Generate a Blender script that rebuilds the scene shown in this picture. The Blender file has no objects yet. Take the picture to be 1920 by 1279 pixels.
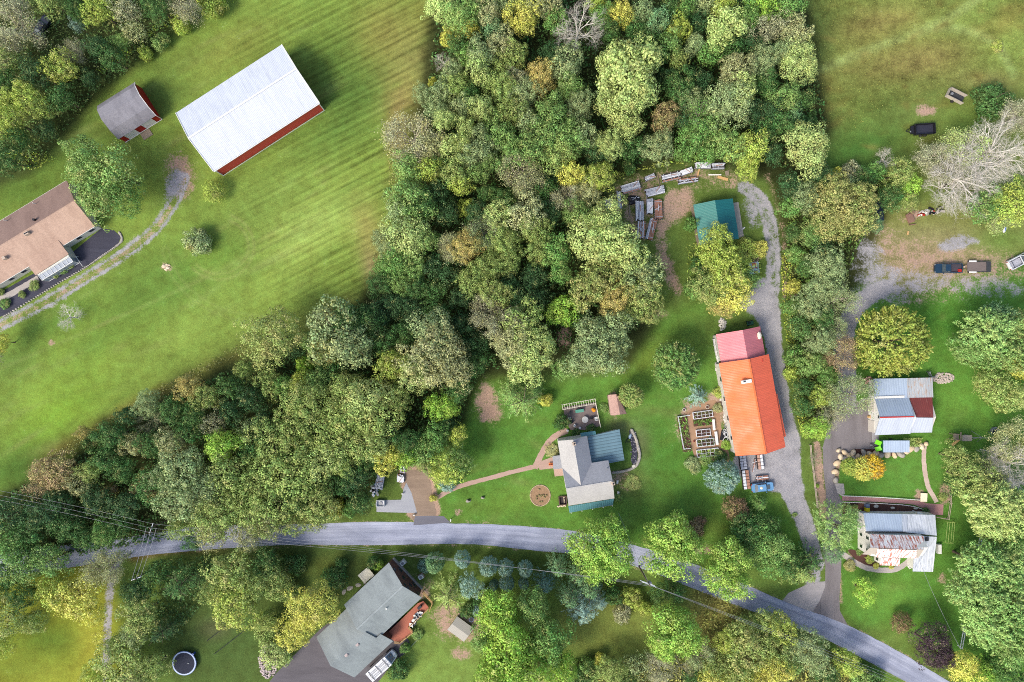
import bpy, bmesh, math, random
import numpy as np
from mathutils import Vector, Matrix, geometry
R = math.radians
PI = math.pi
scene = bpy.context.scene
# ------------------------------------------------------------------ camera
CAMH = 140.8            # drone height in metres
K = 0.11                # metres on the ground for one pixel of the 1920 px wide photograph
cam = bpy.data.cameras.new('drone_camera')
cam_o = bpy.data.objects.new('drone_camera', cam)
scene.collection.objects.link(cam_o)
scene.camera = cam_o
cam_o.location = (0, 0, CAMH)
cam.sensor_width = 36.0
cam.lens = 36.0 * CAMH / (1920 * K)
cam.clip_start = 1.0
cam.clip_end = 3000.0
# ------------------------------------------------------------------ sky and sun
SUN_DIR = Vector((-0.60, -0.50, 0.80)).normalized()      # towards the sun
wd = bpy.data.worlds.new("World"); scene.world = wd; wd.use_nodes = True
nt = wd.node_tree
bg = nt.nodes['Background']
sky = nt.nodes.new('ShaderNodeTexSky'); sky.sky_type = 'NISHITA'; sky.sun_disc = False
sky.sun_elevation = math.asin(SUN_DIR.z)
sky.sun_rotation = math.atan2(SUN_DIR.x, SUN_DIR.y)
sky.dust_density = 3.0; sky.air_density = 1.0; sky.ozone_density = 0.6
nt.links.new(sky.outputs[0], bg.inputs[0]); bg.inputs[1].default_value = 0.15
sun = bpy.data.lights.new('sun', 'SUN'); sun.energy = 2.0; sun.angle = R(20); sun.color = (1, 0.94, 0.84)
sun_o = bpy.data.objects.new('sun', sun); scene.collection.objects.link(sun_o)
sun_o.rotation_euler = SUN_DIR.to_track_quat('Z', 'Y').to_euler()
sun_o.location = (-60, -60, 120)
scene.view_settings.view_transform = 'Standard'
scene.view_settings.look = 'None'
scene.view_settings.exposure = 0.93
scene.view_settings.gamma = 1.0
scene.cycles.use_denoising = False
scene.cycles.filter_width = 1.0
# ------------------------------------------------------------------ helpers
def G(px, py, z=0.0):
    """world point at height z that the photograph shows at pixel (px, py)"""
    f = K * (1 - z / CAMH)
    return Vector(((px - 960) * f, (639.5 - py) * f, z))
def lin(c):
    c = c / 255.0
    return c / 12.92 if c <= 0.04045 else ((c + 0.055) / 1.055) ** 2.4
def C(r, g, b, k=0.7):
    return (lin(r) * k, lin(g) * k, lin(b) * k)
RT = {}           # matrices of the roots
def link(o): scene.collection.objects.link(o); return o
def tag(o, label, cat, group=None, kind=None):
    o['label'] = label; o['category'] = cat
    if group: o['group'] = group
    if kind: o['kind'] = kind
    return o
def thing(name, loc, ang, label, cat, group=None):
    o = bpy.data.objects.new(name, None); link(o)
    o.empty_display_size = 0.5
    o.location = loc; o.rotation_euler = (0, 0, ang)
    RT[o.name] = Matrix.Translation(Vector(loc)) @ Matrix.Rotation(ang, 4, 'Z')
    return tag(o, label, cat, group)
class MB:
    """collects shapes given in world coordinates (or in a frame) and links them as ONE mesh"""
    def __init__(s, M=None): s.v = []; s.f = []; s.M = M
    def add(s, vs, fs):
        n = len(s.v)
        if s.M is not None: vs = [s.M @ Vector(v) for v in vs]
        s.v += [tuple(v) for v in vs]; s.f += [tuple(i + n for i in f) for f in fs]
        return s
    def box(s, cx, cy, cz, sx, sy, sz, rz=0, tilt=0):
        m = Matrix.Translation((cx, cy, cz)) @ Matrix.Rotation(rz, 4, 'Z') @ Matrix.Rotation(tilt, 4, 'Y')
        vs = [m @ Vector((x * sx / 2, y * sy / 2, z * sz / 2)) for x in (-1, 1) for y in (-1, 1) for z in (-1, 1)]
        return s.add(vs, [(0, 1, 3, 2), (4, 6, 7, 5), (0, 4, 5, 1), (2, 3, 7, 6), (0, 2, 6, 4), (1, 5, 7, 3)])
    def prism(s, poly, z0, z1):
        n = len(poly)
        z0s = z0 if isinstance(z0, (list, tuple)) else [z0] * n
        z1s = z1 if isinstance(z1, (list, tuple)) else [z1] * n
        vs = [(p[0], p[1], z0s[i]) for i, p in enumerate(poly)] + [(p[0], p[1], z1s[i]) for i, p in enumerate(poly)]
        fs = [(i, (i + 1) % n, n + (i + 1) % n, n + i) for i in range(n)]
        tris = geometry.tessellate_polygon([[Vector((p[0], p[1], 0)) for p in poly]])
        fs += [(n + a, n + b, n + c) for a, b, c in tris] + [(a, c, b) for a, b, c in tris]
        return s.add(vs, fs)
    def slab(s, pts, th):
        """polygon of 3-D points with thickness th hanging below it"""
        n = len(pts)
        vs = [tuple(p) for p in pts] + [(p[0], p[1], p[2] - th) for p in pts]
        return s.add(vs, [tuple(range(n)), tuple(range(2 * n - 1, n - 1, -1))] + [(i, n + i, n + (i + 1) % n, (i + 1) % n) for i in range(n)])
    def tube(s, p, q, r, r2=None, n=8):
        p = Vector(p); q = Vector(q); d = (q - p)
        if d.length < 1e-6: return s
        d.normalize(); u = d.orthogonal().normalized(); w = d.cross(u)
        r2 = r if r2 is None else r2
        vs = []
        for c, rr in ((p, r), (q, r2)):
            for i in range(n):
                a = 2 * PI * i / n
                vs.append(c + (u * math.cos(a) + w * math.sin(a)) * rr)
        fs = [(i, (i + 1) % n, n + (i + 1) % n, n + i) for i in range(n)] + [tuple(range(n - 1, -1, -1)), tuple(range(n, 2 * n))]
        return s.add(vs, fs)
    def disc(s, cx, cy, z0, z1, r, n=20, r2=None):
        return s.tube((cx, cy, z0), (cx, cy, z1), r, r2, n)
    def ring(s, cx, cy, z0, z1, ri, ro, n=32):
        vs = []
        for (r, z) in ((ri, z0), (ro, z0), (ro, z1), (ri, z1)):
            for i in range(n):
                a = 2 * PI * i / n; vs.append((cx + r * math.cos(a), cy + r * math.sin(a), z))
        fs = []
        for k in range(4):
            k2 = (k + 1) % 4
            for i in range(n):
                j = (i + 1) % n; fs.append((k * n + i, k * n + j, k2 * n + j, k2 * n + i))
        return s.add(vs, fs)
    def blob(s, cx, cy, cz, rx, ry, rz, seed=0, amp=0.2, nu=8, nv=5, flat=True):
        rnd = random.Random(seed); vs = []; fs = []
        ph = [rnd.uniform(0, 6.28) for _ in range(6)]
        for j in range(nv + 1):
            t = PI * j / nv
            for i in range(nu):
                a = 2 * PI * i / nu
                k = 1 + amp * (math.sin(2 * a + ph[0] + t) * .5 + math.sin(3 * a + ph[1] - 2 * t) * .4 + rnd.uniform(-.4, .4))
                z = math.cos(t) * rz * (1 if not flat else 1)
                vs.append((cx + rx * k * math.sin(t) * math.cos(a), cy + ry * k * math.sin(t) * math.sin(a), cz + z * (k if 0 < j < nv else 1)))
        for j in range(nv):
            for i in range(nu):
                i2 = (i + 1) % nu; fs.append((j * nu + i, (j + 1) * nu + i, (j + 1) * nu + i2, j * nu + i2))
        return s.add(vs, fs)
    def build(s, name, mat, parent=None, smooth=False, bevel=0.0, sub=False, cls=None):
        me = bpy.data.meshes.new(name)
        vs = s.v
        if parent is not None:
            r = parent
            while r.parent is not None: r = r.parent
            Mi = RT[r.name].inverted()
            vs = [tuple(Mi @ Vector(v)) for v in vs]
        me.from_pydata([tuple(v) for v in vs], [], s.f); me.validate(); me.update()
        bm = bmesh.new(); bm.from_mesh(me)
        bmesh.ops.recalc_face_normals(bm, faces=bm.faces)
        if bevel > 0:
            bmesh.ops.bevel(bm, geom=[e for e in bm.edges if len(e.link_faces) == 2 and e.calc_face_angle(0) > 0.5] , offset=bevel, segments=2, affect='EDGES')
        bm.to_mesh(me); bm.free()
        if smooth:
            for p in me.polygons: p.use_smooth = True
        me.materials.append(mat)
        o = bpy.data.objects.new(name, me); link(o)
        if parent is not None: o.parent = parent
        return o
# ------------------------------------------------------------------ materials
MATS = {}
def newmat(name):
    m = bpy.data.materials.new(name); m.use_nodes = True
    n = m.node_tree.nodes; l = m.node_tree.links
    return m, n, l, n['Principled BSDF']
def ramp(n, pts):
    r = n.new('ShaderNodeValToRGB'); e = r.color_ramp.elements
    while len(e) < len(pts): e.new(0.5)
    for i, (p, c) in enumerate(pts):
        e[i].position = p; e[i].color = (c[0], c[1], c[2], 1)
    return r
def noise(n, l, src, scale, detail=3, rough=0.55, vscale=None, rot=None):
    t = n.new('ShaderNodeTexNoise'); t.inputs['Scale'].default_value = scale
    t.inputs['Detail'].default_value = detail; t.inputs['Roughness'].default_value = rough
    if vscale is not None or rot is not None:
        if rot is not None:
            m0 = n.new('ShaderNodeMapping'); m0.inputs['Rotation'].default_value = rot; l.new(src, m0.inputs[0]); src = m0.outputs[0]
        mp = n.new('ShaderNodeMapping')
        if vscale is not None: mp.inputs['Scale'].default_value = vscale
        l.new(src, mp.inputs[0]); l.new(mp.outputs[0], t.inputs[0])
    else: l.new(src, t.inputs[0])
    return t
def mixc(n, l, fac, a, b, mode='MIX'):
    m = n.new('ShaderNodeMix'); m.data_type = 'RGBA'; m.blend_type = mode
    for s, v in ((m.inputs[0], fac), (m.inputs[6], a), (m.inputs[7], b)):
        if isinstance(v, (int, float)): s.default_value = v
        elif isinstance(v, tuple): s.default_value = (v[0], v[1], v[2], 1)
        else: l.new(v, s)
    return m.outputs[2]
def mathn(n, l, op, a, b=0.0, c=None, clamp=False):
    m = n.new('ShaderNodeMath'); m.operation = op; m.use_clamp = clamp
    for s, v in zip(m.inputs, (a, b, c)):
        if v is None: continue
        if isinstance(v, (int, float)): s.default_value = v
        else: l.new(v, s)
    return m.outputs[0]
def objco(n):
    return n.new('ShaderNodeTexCoord').outputs['Object']
def plain(name, col, rough=0.7, var=0.15, scale=3.0, spec=0.3, metal=0.0, bump=0.0):
    """one paint or stuff with uneven tone"""
    if name in MATS: return MATS[name]
    m, n, l, b = newmat(name)
    co = objco(n)
    t = noise(n, l, co, scale, 4); t2 = noise(n, l, co, scale * 9, 2)
    f = mathn(n, l, 'ADD', mathn(n, l, 'MULTIPLY', t.outputs[0], .7), mathn(n, l, 'MULTIPLY', t2.outputs[0], .3))
    r = ramp(n, [(0.3, tuple(c * (1 - var) for c in col)), (0.7, tuple(min(1, c * (1 + var)) for c in col))])
    l.new(f, r.inputs[0]); l.new(r.outputs[0], b.inputs['Base Color'])
    b.inputs['Roughness'].default_value = rough; b.inputs['Metallic'].default_value = metal
    b.inputs['Specular IOR Level'].default_value = spec
    if bump:
        bp = n.new('ShaderNodeBump'); bp.inputs['Strength'].default_value = bump; bp.inputs['Distance'].default_value = .05
        l.new(t2.outputs[0], bp.inputs['Height']); l.new(bp.outputs[0], b.inputs['Normal'])
    MATS[name] = m; return m
def metalroof(name, col, axis='x', period=0.25, streak=None, samt=0.0, rough=0.45, var=0.06, ribdark=0.85, sheet=0.0):
    """ribbed sheet roof: ribs repeat along the given local axis and run down the slope"""
    m, n, l, b = newmat(name); co = objco(n)
    w = n.new('ShaderNodeTexWave'); w.wave_type = 'BANDS'; w.bands_direction = axis.upper()
    w.inputs['Scale'].default_value = 0.314 / period
    l.new(co, w.inputs[0])
    vs = (1, .12, .12) if axis == 'x' else (.12, 1, .12)
    st = noise(n, l, co, 1.6, 4, .65, vscale=vs); bigt = noise(n, l, co, .35, 3)
    base = ramp(n, [(0.3, tuple(c * (1 - var) for c in col)), (0.7, tuple(min(1, c * (1 + var)) for c in col))])
    l.new(bigt.outputs[0], base.inputs[0])
    cc = base.outputs[0]
    if streak:
        rr = ramp(n, [(0.5 - samt * .25, (0, 0, 0)), (0.62 - samt * .25, (1, 1, 1))]); 
        st2 = noise(n, l, co, 3.2, 5, .75, vscale=(1, .22, .22) if axis == 'x' else (.22, 1, .22))
        l.new(st2.outputs[0], rr.inputs[0])
        cc = mixc(n, l, rr.outputs[0], cc, streak)
    sh = ramp(n, [(0.35, (1, 1, 1)), (0.75, (.86, .87, .9))]); l.new(st.outputs[0], sh.inputs[0])
    cc = mixc(n, l, 1.0, cc, sh.outputs[0], 'MULTIPLY')
    rb = ramp(n, [(0.0, (ribdark,) * 3), (0.25, (1, 1, 1))]); l.new(w.outputs[0], rb.inputs[0])
    cc = mixc(n, l, 1.0, cc, rb.outputs[0], 'MULTIPLY')
    # sheets one metre wide differ a little, their laps show, and dirt runs down the slope
    bk = n.new('ShaderNodeTexBrick'); bk.offset = 0.0; bk.inputs['Scale'].default_value = 1.0; bk.inputs['Brick Width'].default_value = 1.0; bk.inputs['Row Height'].default_value = 60; bk.inputs['Mortar Size'].default_value = .025
    bk.inputs['Color1'].default_value = (1, 1, 1, 1); bk.inputs['Color2'].default_value = (.955, .955, .96, 1); bk.inputs['Mortar'].default_value = (.88, .88, .89, 1)
    mpb = n.new('ShaderNodeMapping'); mpb.inputs['Location'].default_value = (0, 30, 0)
    if axis == 'y': mpb.inputs['Rotation'].default_value = (0, 0, PI / 2)
    l.new(co, mpb.inputs[0]); l.new(mpb.outputs[0], bk.inputs[0])
    cc = mixc(n, l, 1.0, cc, bk.outputs[0], 'MULTIPLY')
    dr = noise(n, l, co, 2.6, 6, .8, vscale=(1, .1, .1) if axis == 'x' else (.1, 1, .1)); dd = ramp(n, [(.5, (1, 1, 1)), (.75, (.8, .79, .77))]); l.new(dr.outputs[0], dd.inputs[0])
    cc = mixc(n, l, 1.0, cc, dd.outputs[0], 'MULTIPLY')
    l.new(cc, b.inputs['Base Color'])
    rr_ = ramp(n, [(.3, (rough - .1,) * 3), (.7, (min(1, rough + .25),) * 3)]); l.new(bigt.outputs[0], rr_.inputs[0]); l.new(rr_.outputs[0], b.inputs['Roughness']); b.inputs['Metallic'].default_value = 0.0
    b.inputs['Specular IOR Level'].default_value = 0.35
    bp = n.new('ShaderNodeBump'); bp.inputs['Strength'].default_value = .5; bp.inputs['Distance'].default_value = .03
    l.new(w.outputs[0], bp.inputs['Height']); l.new(bp.outputs[0], b.inputs['Normal'])
    return m
def shingle(name, col, col2, streak=0.5, var=0.12):
    m, n, l, b = newmat(name); co = objco(n)
    t = noise(n, l, co, 6, 5, .8); big = noise(n, l, co, .5, 4, .6, vscale=(1, .35, .35)); bk = noise(n, l, co, 2.2, 2, .5, vscale=(1, 2.5, 2.5))
    base = mixc(n, l, t.outputs[0], tuple(c * (1 - var * 1.5) for c in col), tuple(c * (1 + var * 1.5) for c in col))
    r = ramp(n, [(.42, (0, 0, 0)), (.72, (1, 1, 1))]); l.new(big.outputs[0], r.inputs[0])
    cc = mixc(n, l, mathn(n, l, 'MULTIPLY', r.outputs[0], streak), base, col2)
    r2 = ramp(n, [(.3, (.88, .88, .88)), (.7, (1.08, 1.08, 1.08))]); l.new(bk.outputs[0], r2.inputs[0])
    cc = mixc(n, l, 1.0, cc, r2.outputs[0], 'MULTIPLY')
    l.new(cc, b.inputs['Base Color']); b.inputs['Roughness'].default_value = .9; b.inputs['Specular IOR Level'].default_value = .15
    bp = n.new('ShaderNodeBump'); bp.inputs['Strength'].default_value = .4; bp.inputs['Distance'].default_value = .04
    l.new(t.outputs[0], bp.inputs['Height']); l.new(bp.outputs[0], b.inputs['Normal'])
    return m
def boards(name, col, axis='x', period=.2, var=.25, dark=.55, rough=.8):
    m, n, l, b = newmat(name); co = objco(n)
    w = n.new('ShaderNodeTexWave'); w.bands_direction = axis.upper(); w.inputs['Scale'].default_value = .314 / period
    l.new(co, w.inputs[0])
    vs = {'x': (4, .5, .5), 'y': (.5, 4, .5), 'z': (.5, .5, 4)}[axis]
    t = noise(n, l, co, 1.5, 4, .7, vscale=vs)
    base = mixc(n, l, t.outputs[0], tuple(c * (1 - var) for c in col), tuple(min(1, c * (1 + var)) for c in col))
    rb = ramp(n, [(0.0, (dark,) * 3), (0.12, (1, 1, 1))]); l.new(w.outputs[0], rb.inputs[0])
    l.new(mixc(n, l, 1.0, base, rb.outputs[0], 'MULTIPLY'), b.inputs['Base Color'])
    b.inputs['Roughness'].default_value = rough; b.inputs['Specular IOR Level'].default_value = .2
    return m
def glassy(name, col=(.02, .025, .03)):
    m, n, l, b = newmat(name)
    t = noise(n, l, objco(n), 2.0, 2)
    l.new(mixc(n, l, t.outputs[0], tuple(c * .6 for c in col), tuple(c * 1.5 for c in col)), b.inputs['Base Color'])
    b.inputs['Roughness'].default_value = .08; b.inputs['Specular IOR Level'].default_value = .8
    return m
white = plain('white_paint', C(235, 234, 228), .55, .06)
offwhite = plain('cream_paint', C(226, 220, 200), .6, .08)
glass = glassy('window_glass')
darkglass = glassy('car_glass', (.05, .065, .075))
blackp = plain('black_paint', (.012, .012, .016), .4, .3)
rubber = plain('rubber', (.02, .02, .02), .85, .2)
greymetal = plain('grey_metal', C(150, 152, 156), .45, .1, metal=.3)
darkgrey = plain('dark_grey', C(60, 62, 66), .7, .2)
concrete = plain('concrete', C(178, 172, 162), .9, .12, 1.5)
stone = plain('pale_stone', C(226, 208, 180), .95, .2, .6, .1, bump=.4)
greystone = plain('grey_stone', C(176, 170, 160), .95, .28, 1.0, .1, bump=.4)
wood = boards('weathered_wood', C(150, 136, 120), 'x', .2, .3)
newwood = boards('new_wood', C(215, 175, 120), 'x', .4, .15, .8)
yellowp = plain('yellow_paint', C(240, 215, 30), .5, .08)
redp = plain('red_paint', C(176, 38, 30), .6, .12)
# ================================================================== GROUND
random.seed(3); rng = np.random.default_rng(3)
STEP = 3.5
gx = np.arange(-90, 2011, STEP); gy = np.arange(-90, 1371, STEP)
NX, NY = len(gx), len(gy)
PX, PY = np.meshgrid(gx, gy)
def catmull(pts, n=8, closed=False):
    P = [Vector((p[0], p[1], 0)) for p in pts]; out = []
    m = len(P)
    rngi = range(m if closed else m - 1)
    for i in rngi:
        p0 = P[(i - 1) % m] if (closed or i > 0) else P[0]
        p1 = P[i]; p2 = P[(i + 1) % m]
        p3 = P[(i + 2) % m] if (closed or i + 2 < m) else P[-1]
        for k in range(n):
            t = k / n
            out.append(0.5 * ((2 * p1) + (-p0 + p2) * t + (2 * p0 - 5 * p1 + 4 * p2 - p3) * t * t + (-p0 + 3 * p1 - 3 * p2 + p3) * t ** 3))
    if not closed: out.append(P[-1])
    return [(v.x, v.y) for v in out]
def inpoly(poly, X=None, Y=None):
    X = PX if X is None else X; Y = PY if Y is None else Y
    r = np.zeros(X.shape, bool); n = len(poly)
    for i in range(n):
        x1, y1 = poly[i]; x2, y2 = poly[(i + 1) % n]
        if y1 == y2: continue
        c = ((y1 > Y) != (y2 > Y)) & (X < (x2 - x1) * (Y - y1) / (y2 - y1) + x1)
        r ^= c
    return r
def blur(a, s):
    """gaussian blur, s in photo pixels"""
    s = s / STEP
    if s <= 0: return a
    k = int(3 * s) + 1; x = np.arange(-k, k + 1); w = np.exp(-x * x / (2 * s * s)); w /= w.sum()
    a = np.apply_along_axis(lambda r: np.convolve(np.pad(r, k, mode='edge'), w, 'valid'), 0, a)
    return np.apply_along_axis(lambda r: np.convolve(np.pad(r, k, mode='edge'), w, 'valid'), 1, a)
def poly(pts, soft=6, smooth=True):
    p = catmull(pts, 5, True) if smooth else pts
    return blur(inpoly(p).astype(float), soft)
def pdist(pts):
    """signed-ish distance to a polyline (pixels)"""
    p = catmull(pts, 6); best = np.full(PX.shape, 1e9); sgn = np.zeros(PX.shape)
    for (x1, y1), (x2, y2) in zip(p[:-1], p[1:]):
        dx, dy = x2 - x1, y2 - y1; L = dx * dx + dy * dy + 1e-9
        t = np.clip(((PX - x1) * dx + (PY - y1) * dy) / L, 0, 1)
        ex, ey = PX - x1 - t * dx, PY - y1 - t * dy
        d = np.hypot(ex, ey); s = np.sign(ex * dy - ey * dx)
        m = d < best; best[m] = d[m]; sgn[m] = s[m]
    return best, sgn
def band(pts, w, soft=3):
    d, s = pdist(pts); return 1 / (1 + np.exp((d - w) / max(soft * .5, .1)))
def tracks(pts, gap, w, soft=2.5):
    d, s = pdist(pts); d2 = np.abs(d - gap); return 1 / (1 + np.exp((d2 - w) / (soft * .5)))
tint = np.zeros(PX.shape + (3,))
tint[:] = C(98, 122, 48)
def paint(mask, col, k=0.7):
    c = np.array(C(*col, k=k)); m = np.clip(mask, 0, 1)[..., None]
    tint[:] = tint * (1 - m) + c * m
def spot(x, y, rx, ry, a, col, s=.8):
    ca, sa = math.cos(R(a)), math.sin(R(a))
    u = ((PX - x) * ca - (PY - y) * sa) / rx; v = ((PX - x) * sa + (PY - y) * ca) / ry
    paint(s * np.exp(-(u * u + v * v)), col)
field = [(-90, 520), (0, 330), (60, 200), (240, 130), (420, 10), (470, -90), (830, -90), (860, 100), (800, 260), (760, 400), (720, 520), (640, 600), (470, 660), (330, 720), (190, 800), (100, 880), (-90, 960)]
fm = poly(field, 10)
paint(fm, (124, 152, 50))
spot(150, 700, 150, 70, 32, (132, 166, 44), .9); spot(330, 640, 160, 60, 32, (134, 164, 56), .8); spot(560, 440, 150, 70, 30, (146, 172, 62), .85)
spot(600, 420, 90, 40, 30, (150, 176, 74), .6); spot(110, 780, 90, 40, 30, (128, 170, 36), .9); spot(50, 880, 110, 50, 10, (72, 112, 34), .9)
spot(660, 160, 90, 80, 30, (82, 118, 40), .9); spot(650, 100, 70, 60, 40, (98, 130, 42), .7); spot(620, 250, 80, 40, 30, (96, 130, 44), .7)
spot(440, 90, 90, 35, 32, (140, 150, 56), .7); spot(340, 110, 60, 22, 32, (112, 132, 46), .6); spot(330, 520, 110, 60, 30, (98, 138, 44), .85)
spot(250, 560, 80, 40, 30, (100, 134, 42), .8); spot(180, 640, 70, 30, 40, (102, 140, 44), .6); spot(420, 480, 70, 50, 0, (112, 150, 44), .8)
spot(160, 260, 90, 50, 30, (86, 116, 38), .9); spot(40, 350, 90, 40, 30, (92, 124, 38), .9); spot(310, 170, 50, 40, 0, (92, 120, 42), .8)
spot(100, 600, 90, 30, 32, (92, 130, 38), .8); spot(20, 680, 60, 40, 0, (96, 128, 48), .7); spot(480, 380, 120, 50, 32, (126, 156, 56), .7)
spot(720, 60, 60, 60, 30, (138, 138, 56), .9); spot(790, 60, 60, 90, 10, (144, 144, 66), .7); spot(770, 190, 50, 70, 20, (140, 132, 64), .85)
spot(810, 110, 60, 40, 0, (146, 142, 74), .6); spot(745, 250, 20, 70, 0, (150, 118, 70), .6); spot(705, 520, 20, 60, 15, (158, 134, 92), .8)
spot(620, 590, 60, 22, 25, (120, 100, 60), .75); spot(430, 675, 80, 16, 25, (118, 112, 52), .8); spot(300, 740, 110, 18, 27, (122, 120, 48), .9)
spot(230, 780, 90, 16, 28, (116, 106, 48), .8); spot(120, 840, 60, 18, 30, (112, 96, 44), .7); spot(500, 620, 100, 18, 25, (110, 130, 48), .7)
spot(690, 430, 30, 60, 15, (150, 142, 70), .7); spot(780, 15, 40, 40, 0, (130, 140, 46), .4)
for rx_, ry_ in ((66, 62), (56, 52)):
    paint(band([(410 + rx_ * math.cos(a_ / 10), 462 + ry_ * math.sin(a_ / 10)) for a_ in range(-12, 26, 3)], 2.2, 2) * .5, (160, 172, 84))
paint(tracks([(310, 470), (330, 520), (370, 560), (430, 590), (520, 600)], 6, 2) * .3, (150, 168, 80))
paint(band([(-20, 700), (120, 640), (300, 560), (470, 480), (600, 400)], 2.5, 2) * .3, (150, 168, 80))
# top-left lot behind the hedgerow
paint(poly([(60, 20), (160, 60), (220, 60), (170, 110), (110, 80)], 10), (72, 104, 44))
# upper right meadow
mea = [(1500, -90), (2010, -90), (2010, 420), (1700, 330), (1560, 300), (1500, 200)]
paint(poly(mea, 10), (120, 136, 58))
spot(1640, 60, 90, 40, 20, (136, 130, 64), .6); spot(1720, 120, 120, 36, 8, (138, 130, 66), .7); spot(1560, 160, 60, 70, 20, (108, 118, 52), .8)
spot(1640, 260, 110, 50, 25, (84, 124, 46), .95); spot(1720, 200, 90, 34, 20, (112, 130, 58), .8); spot(1600, 290, 60, 34, 0, (66, 108, 38), .8)
spot(1830, 230, 60, 30, 0, (96, 128, 46), .8); spot(1870, 60, 60, 90, 0, (124, 146, 60), .9); spot(1885, 40, 40, 20, 30, (140, 118, 58), .5)
spot(1850, 150, 70, 20, 0, (146, 140, 80), .6); spot(1540, 60, 30, 60, 0, (98, 120, 52), .8)
paint(band([(1520, 140), (1600, 105), (1680, 75), (1750, 50), (1800, 20), (1860, -20)], 8, 4) * .75, (148, 166, 88))
paint(band([(1740, 50), (1800, 55), (1850, 72), (1880, 100), (1900, 140)], 8, 4) * .75, (144, 164, 86))
# right parking meadow and yards
paint(poly([(1600, 400), (1700, 380), (1920, 380), (2010, 400), (2010, 560), (1700, 560), (1620, 520)], 14), (128, 134, 66))
spot(1770, 440, 110, 22, 0, (140, 140, 84), .8); spot(1760, 480, 110, 40, 0, (166, 150, 108), .75); spot(1850, 530, 100, 18, 5, (152, 142, 96), .7); spot(1880, 450, 60, 30, 0, (112, 146, 56), .8); spot(1900, 345, 60, 40, 0, (110, 130, 50), .6)
yardR = [(1560, 560), (1700, 550), (2010, 520), (2010, 1250), (1800, 1250), (1700, 1180), (1580, 1150), (1560, 950)]
paint(poly(yardR, 8), (88, 136, 42))
spot(1790, 600, 90, 40, 0, (78, 132, 36), .8); spot(1790, 770, 60, 60, 0, (98, 142, 44), .8); spot(1720, 890, 60, 36, 0, (94, 140, 48), .8); spot(1650, 1110, 70, 50, 0, (98, 140, 46), .7); spot(1900, 1010, 60, 30, 0, (62, 104, 32), .6)
# centre yard
yard = [(1180, 640), (1350, 560), (1350, 760), (1385, 880), (1480, 960), (1510, 1050), (1400, 1060), (1150, 1040), (850, 975), (820, 930), (870, 780), (900, 720), (1010, 720), (1180, 690)]
paint(poly(yard, 8), (92, 136, 44))
spot(1230, 850, 90, 70, 0, (78, 124, 38), .9); spot(960, 830, 60, 50, 0, (88, 136, 42), .8); spot(960, 940, 90, 26, 10, (108, 146, 46), .9); spot(1220, 670, 60, 30, 30, (112, 132, 42), .8)
spot(1330, 620, 60, 50, 20, (96, 118, 46), .8); spot(1250, 960, 80, 40, 0, (82, 118, 42), .8); spot(1340, 990, 40, 30, 0, (112, 134, 48), .7); spot(1170, 905, 46, 34, 0, (110, 112, 66), .7); spot(1230, 770, 60, 10, -8, (118, 138, 66), .5)
spot(1200, 830, 20, 34, 0, (124, 112, 88), .5); spot(1160, 800, 30, 20, 0, (120, 110, 80), .6)
rsp = random.Random(77)
for k in range(260):
    x, y = rsp.uniform(1180, 1900), rsp.uniform(560, 1250)
    if k % 3 == 0: x, y = rsp.uniform(820, 1180), rsp.uniform(760, 990)
    spot(x, y, rsp.uniform(6, 24), rsp.uniform(4, 10), rsp.uniform(-40, 40), rsp.choice([(116, 146, 62), (70, 112, 36), (128, 144, 70), (84, 122, 36), (108, 138, 50)]), rsp.uniform(.2, .5))
for k in range(300):
    x, y = rsp.uniform(0, 840), rsp.uniform(0, 860)
    spot(x, y, rsp.uniform(10, 46), rsp.uniform(3, 8), 29 + rsp.uniform(-8, 8), rsp.choice([(140, 162, 72), (96, 132, 42), (150, 158, 78), (110, 142, 46), (128, 158, 52)]), rsp.uniform(.15, .42))
for k in range(120):
    x, y = rsp.uniform(1530, 1920), rsp.uniform(0, 320)
    spot(x, y, rsp.uniform(5, 22), rsp.uniform(3, 9), rsp.uniform(-20, 40), rsp.choice([(136, 118, 58), (96, 112, 44), (140, 134, 66), (112, 104, 44), (118, 130, 60)]), rsp.uniform(.2, .5))
tint[..., 0] *= 1 - .05 * fm; tint[..., 1] *= 1 - .09 * fm; tint[..., 2] *= 1 + .10 * fm
spot(1720, 110, 110, 34, 10, (142, 128, 70), .6); spot(1640, 40, 80, 26, 12, (138, 124, 66), .6)
# road verges
paint(band([(380, 1033), (520, 1030), (700, 1032), (900, 1040), (1060, 1055)], 14, 8) * .8, (64, 84, 32))
paint(band([(250, 1045), (330, 1030), (420, 1036)], 8, 6) * .8, (120, 90, 50))
paint(poly([(350, 1040), (640, 1030), (700, 1040), (650, 1140), (560, 1279), (330, 1279), (300, 1200)], 14), (84, 104, 46))
spot(420, 1200, 90, 60, 20, (74, 98, 44), .8); spot(620, 1060, 60, 22, 0, (98, 108, 42), .7); spot(400, 1180, 30, 20, 0, (120, 112, 84), .4)
paint(poly([(-90, 1080), (190, 1060), (205, 1370), (-90, 1370)], 14), (140, 146, 34))
spot(90, 1200, 90, 40, 0, (96, 122, 34), .9); spot(60, 1260, 80, 20, 0, (150, 154, 44), .6); spot(30, 1250, 90, 30, 0, (104, 124, 34), .6); spot(170, 1220, 30, 90, 0, (166, 162, 46), .6)
paint(poly([(780, 1140), (900, 1140), (910, 1370), (740, 1370), (700, 1279)], 8), (118, 144, 58))
spot(820, 1250, 60, 40, 0, (126, 154, 62), .7)
paint(poly([(1060, 1130), (1210, 1120), (1215, 1220), (1060, 1215)], 8), (120, 132, 56)); spot(1150, 1110, 50, 20, 0, (122, 128, 54), .7)
paint(poly([(1300, 1100), (1400, 1130), (1380, 1230), (1300, 1220)], 12), (142, 136, 68))
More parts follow.
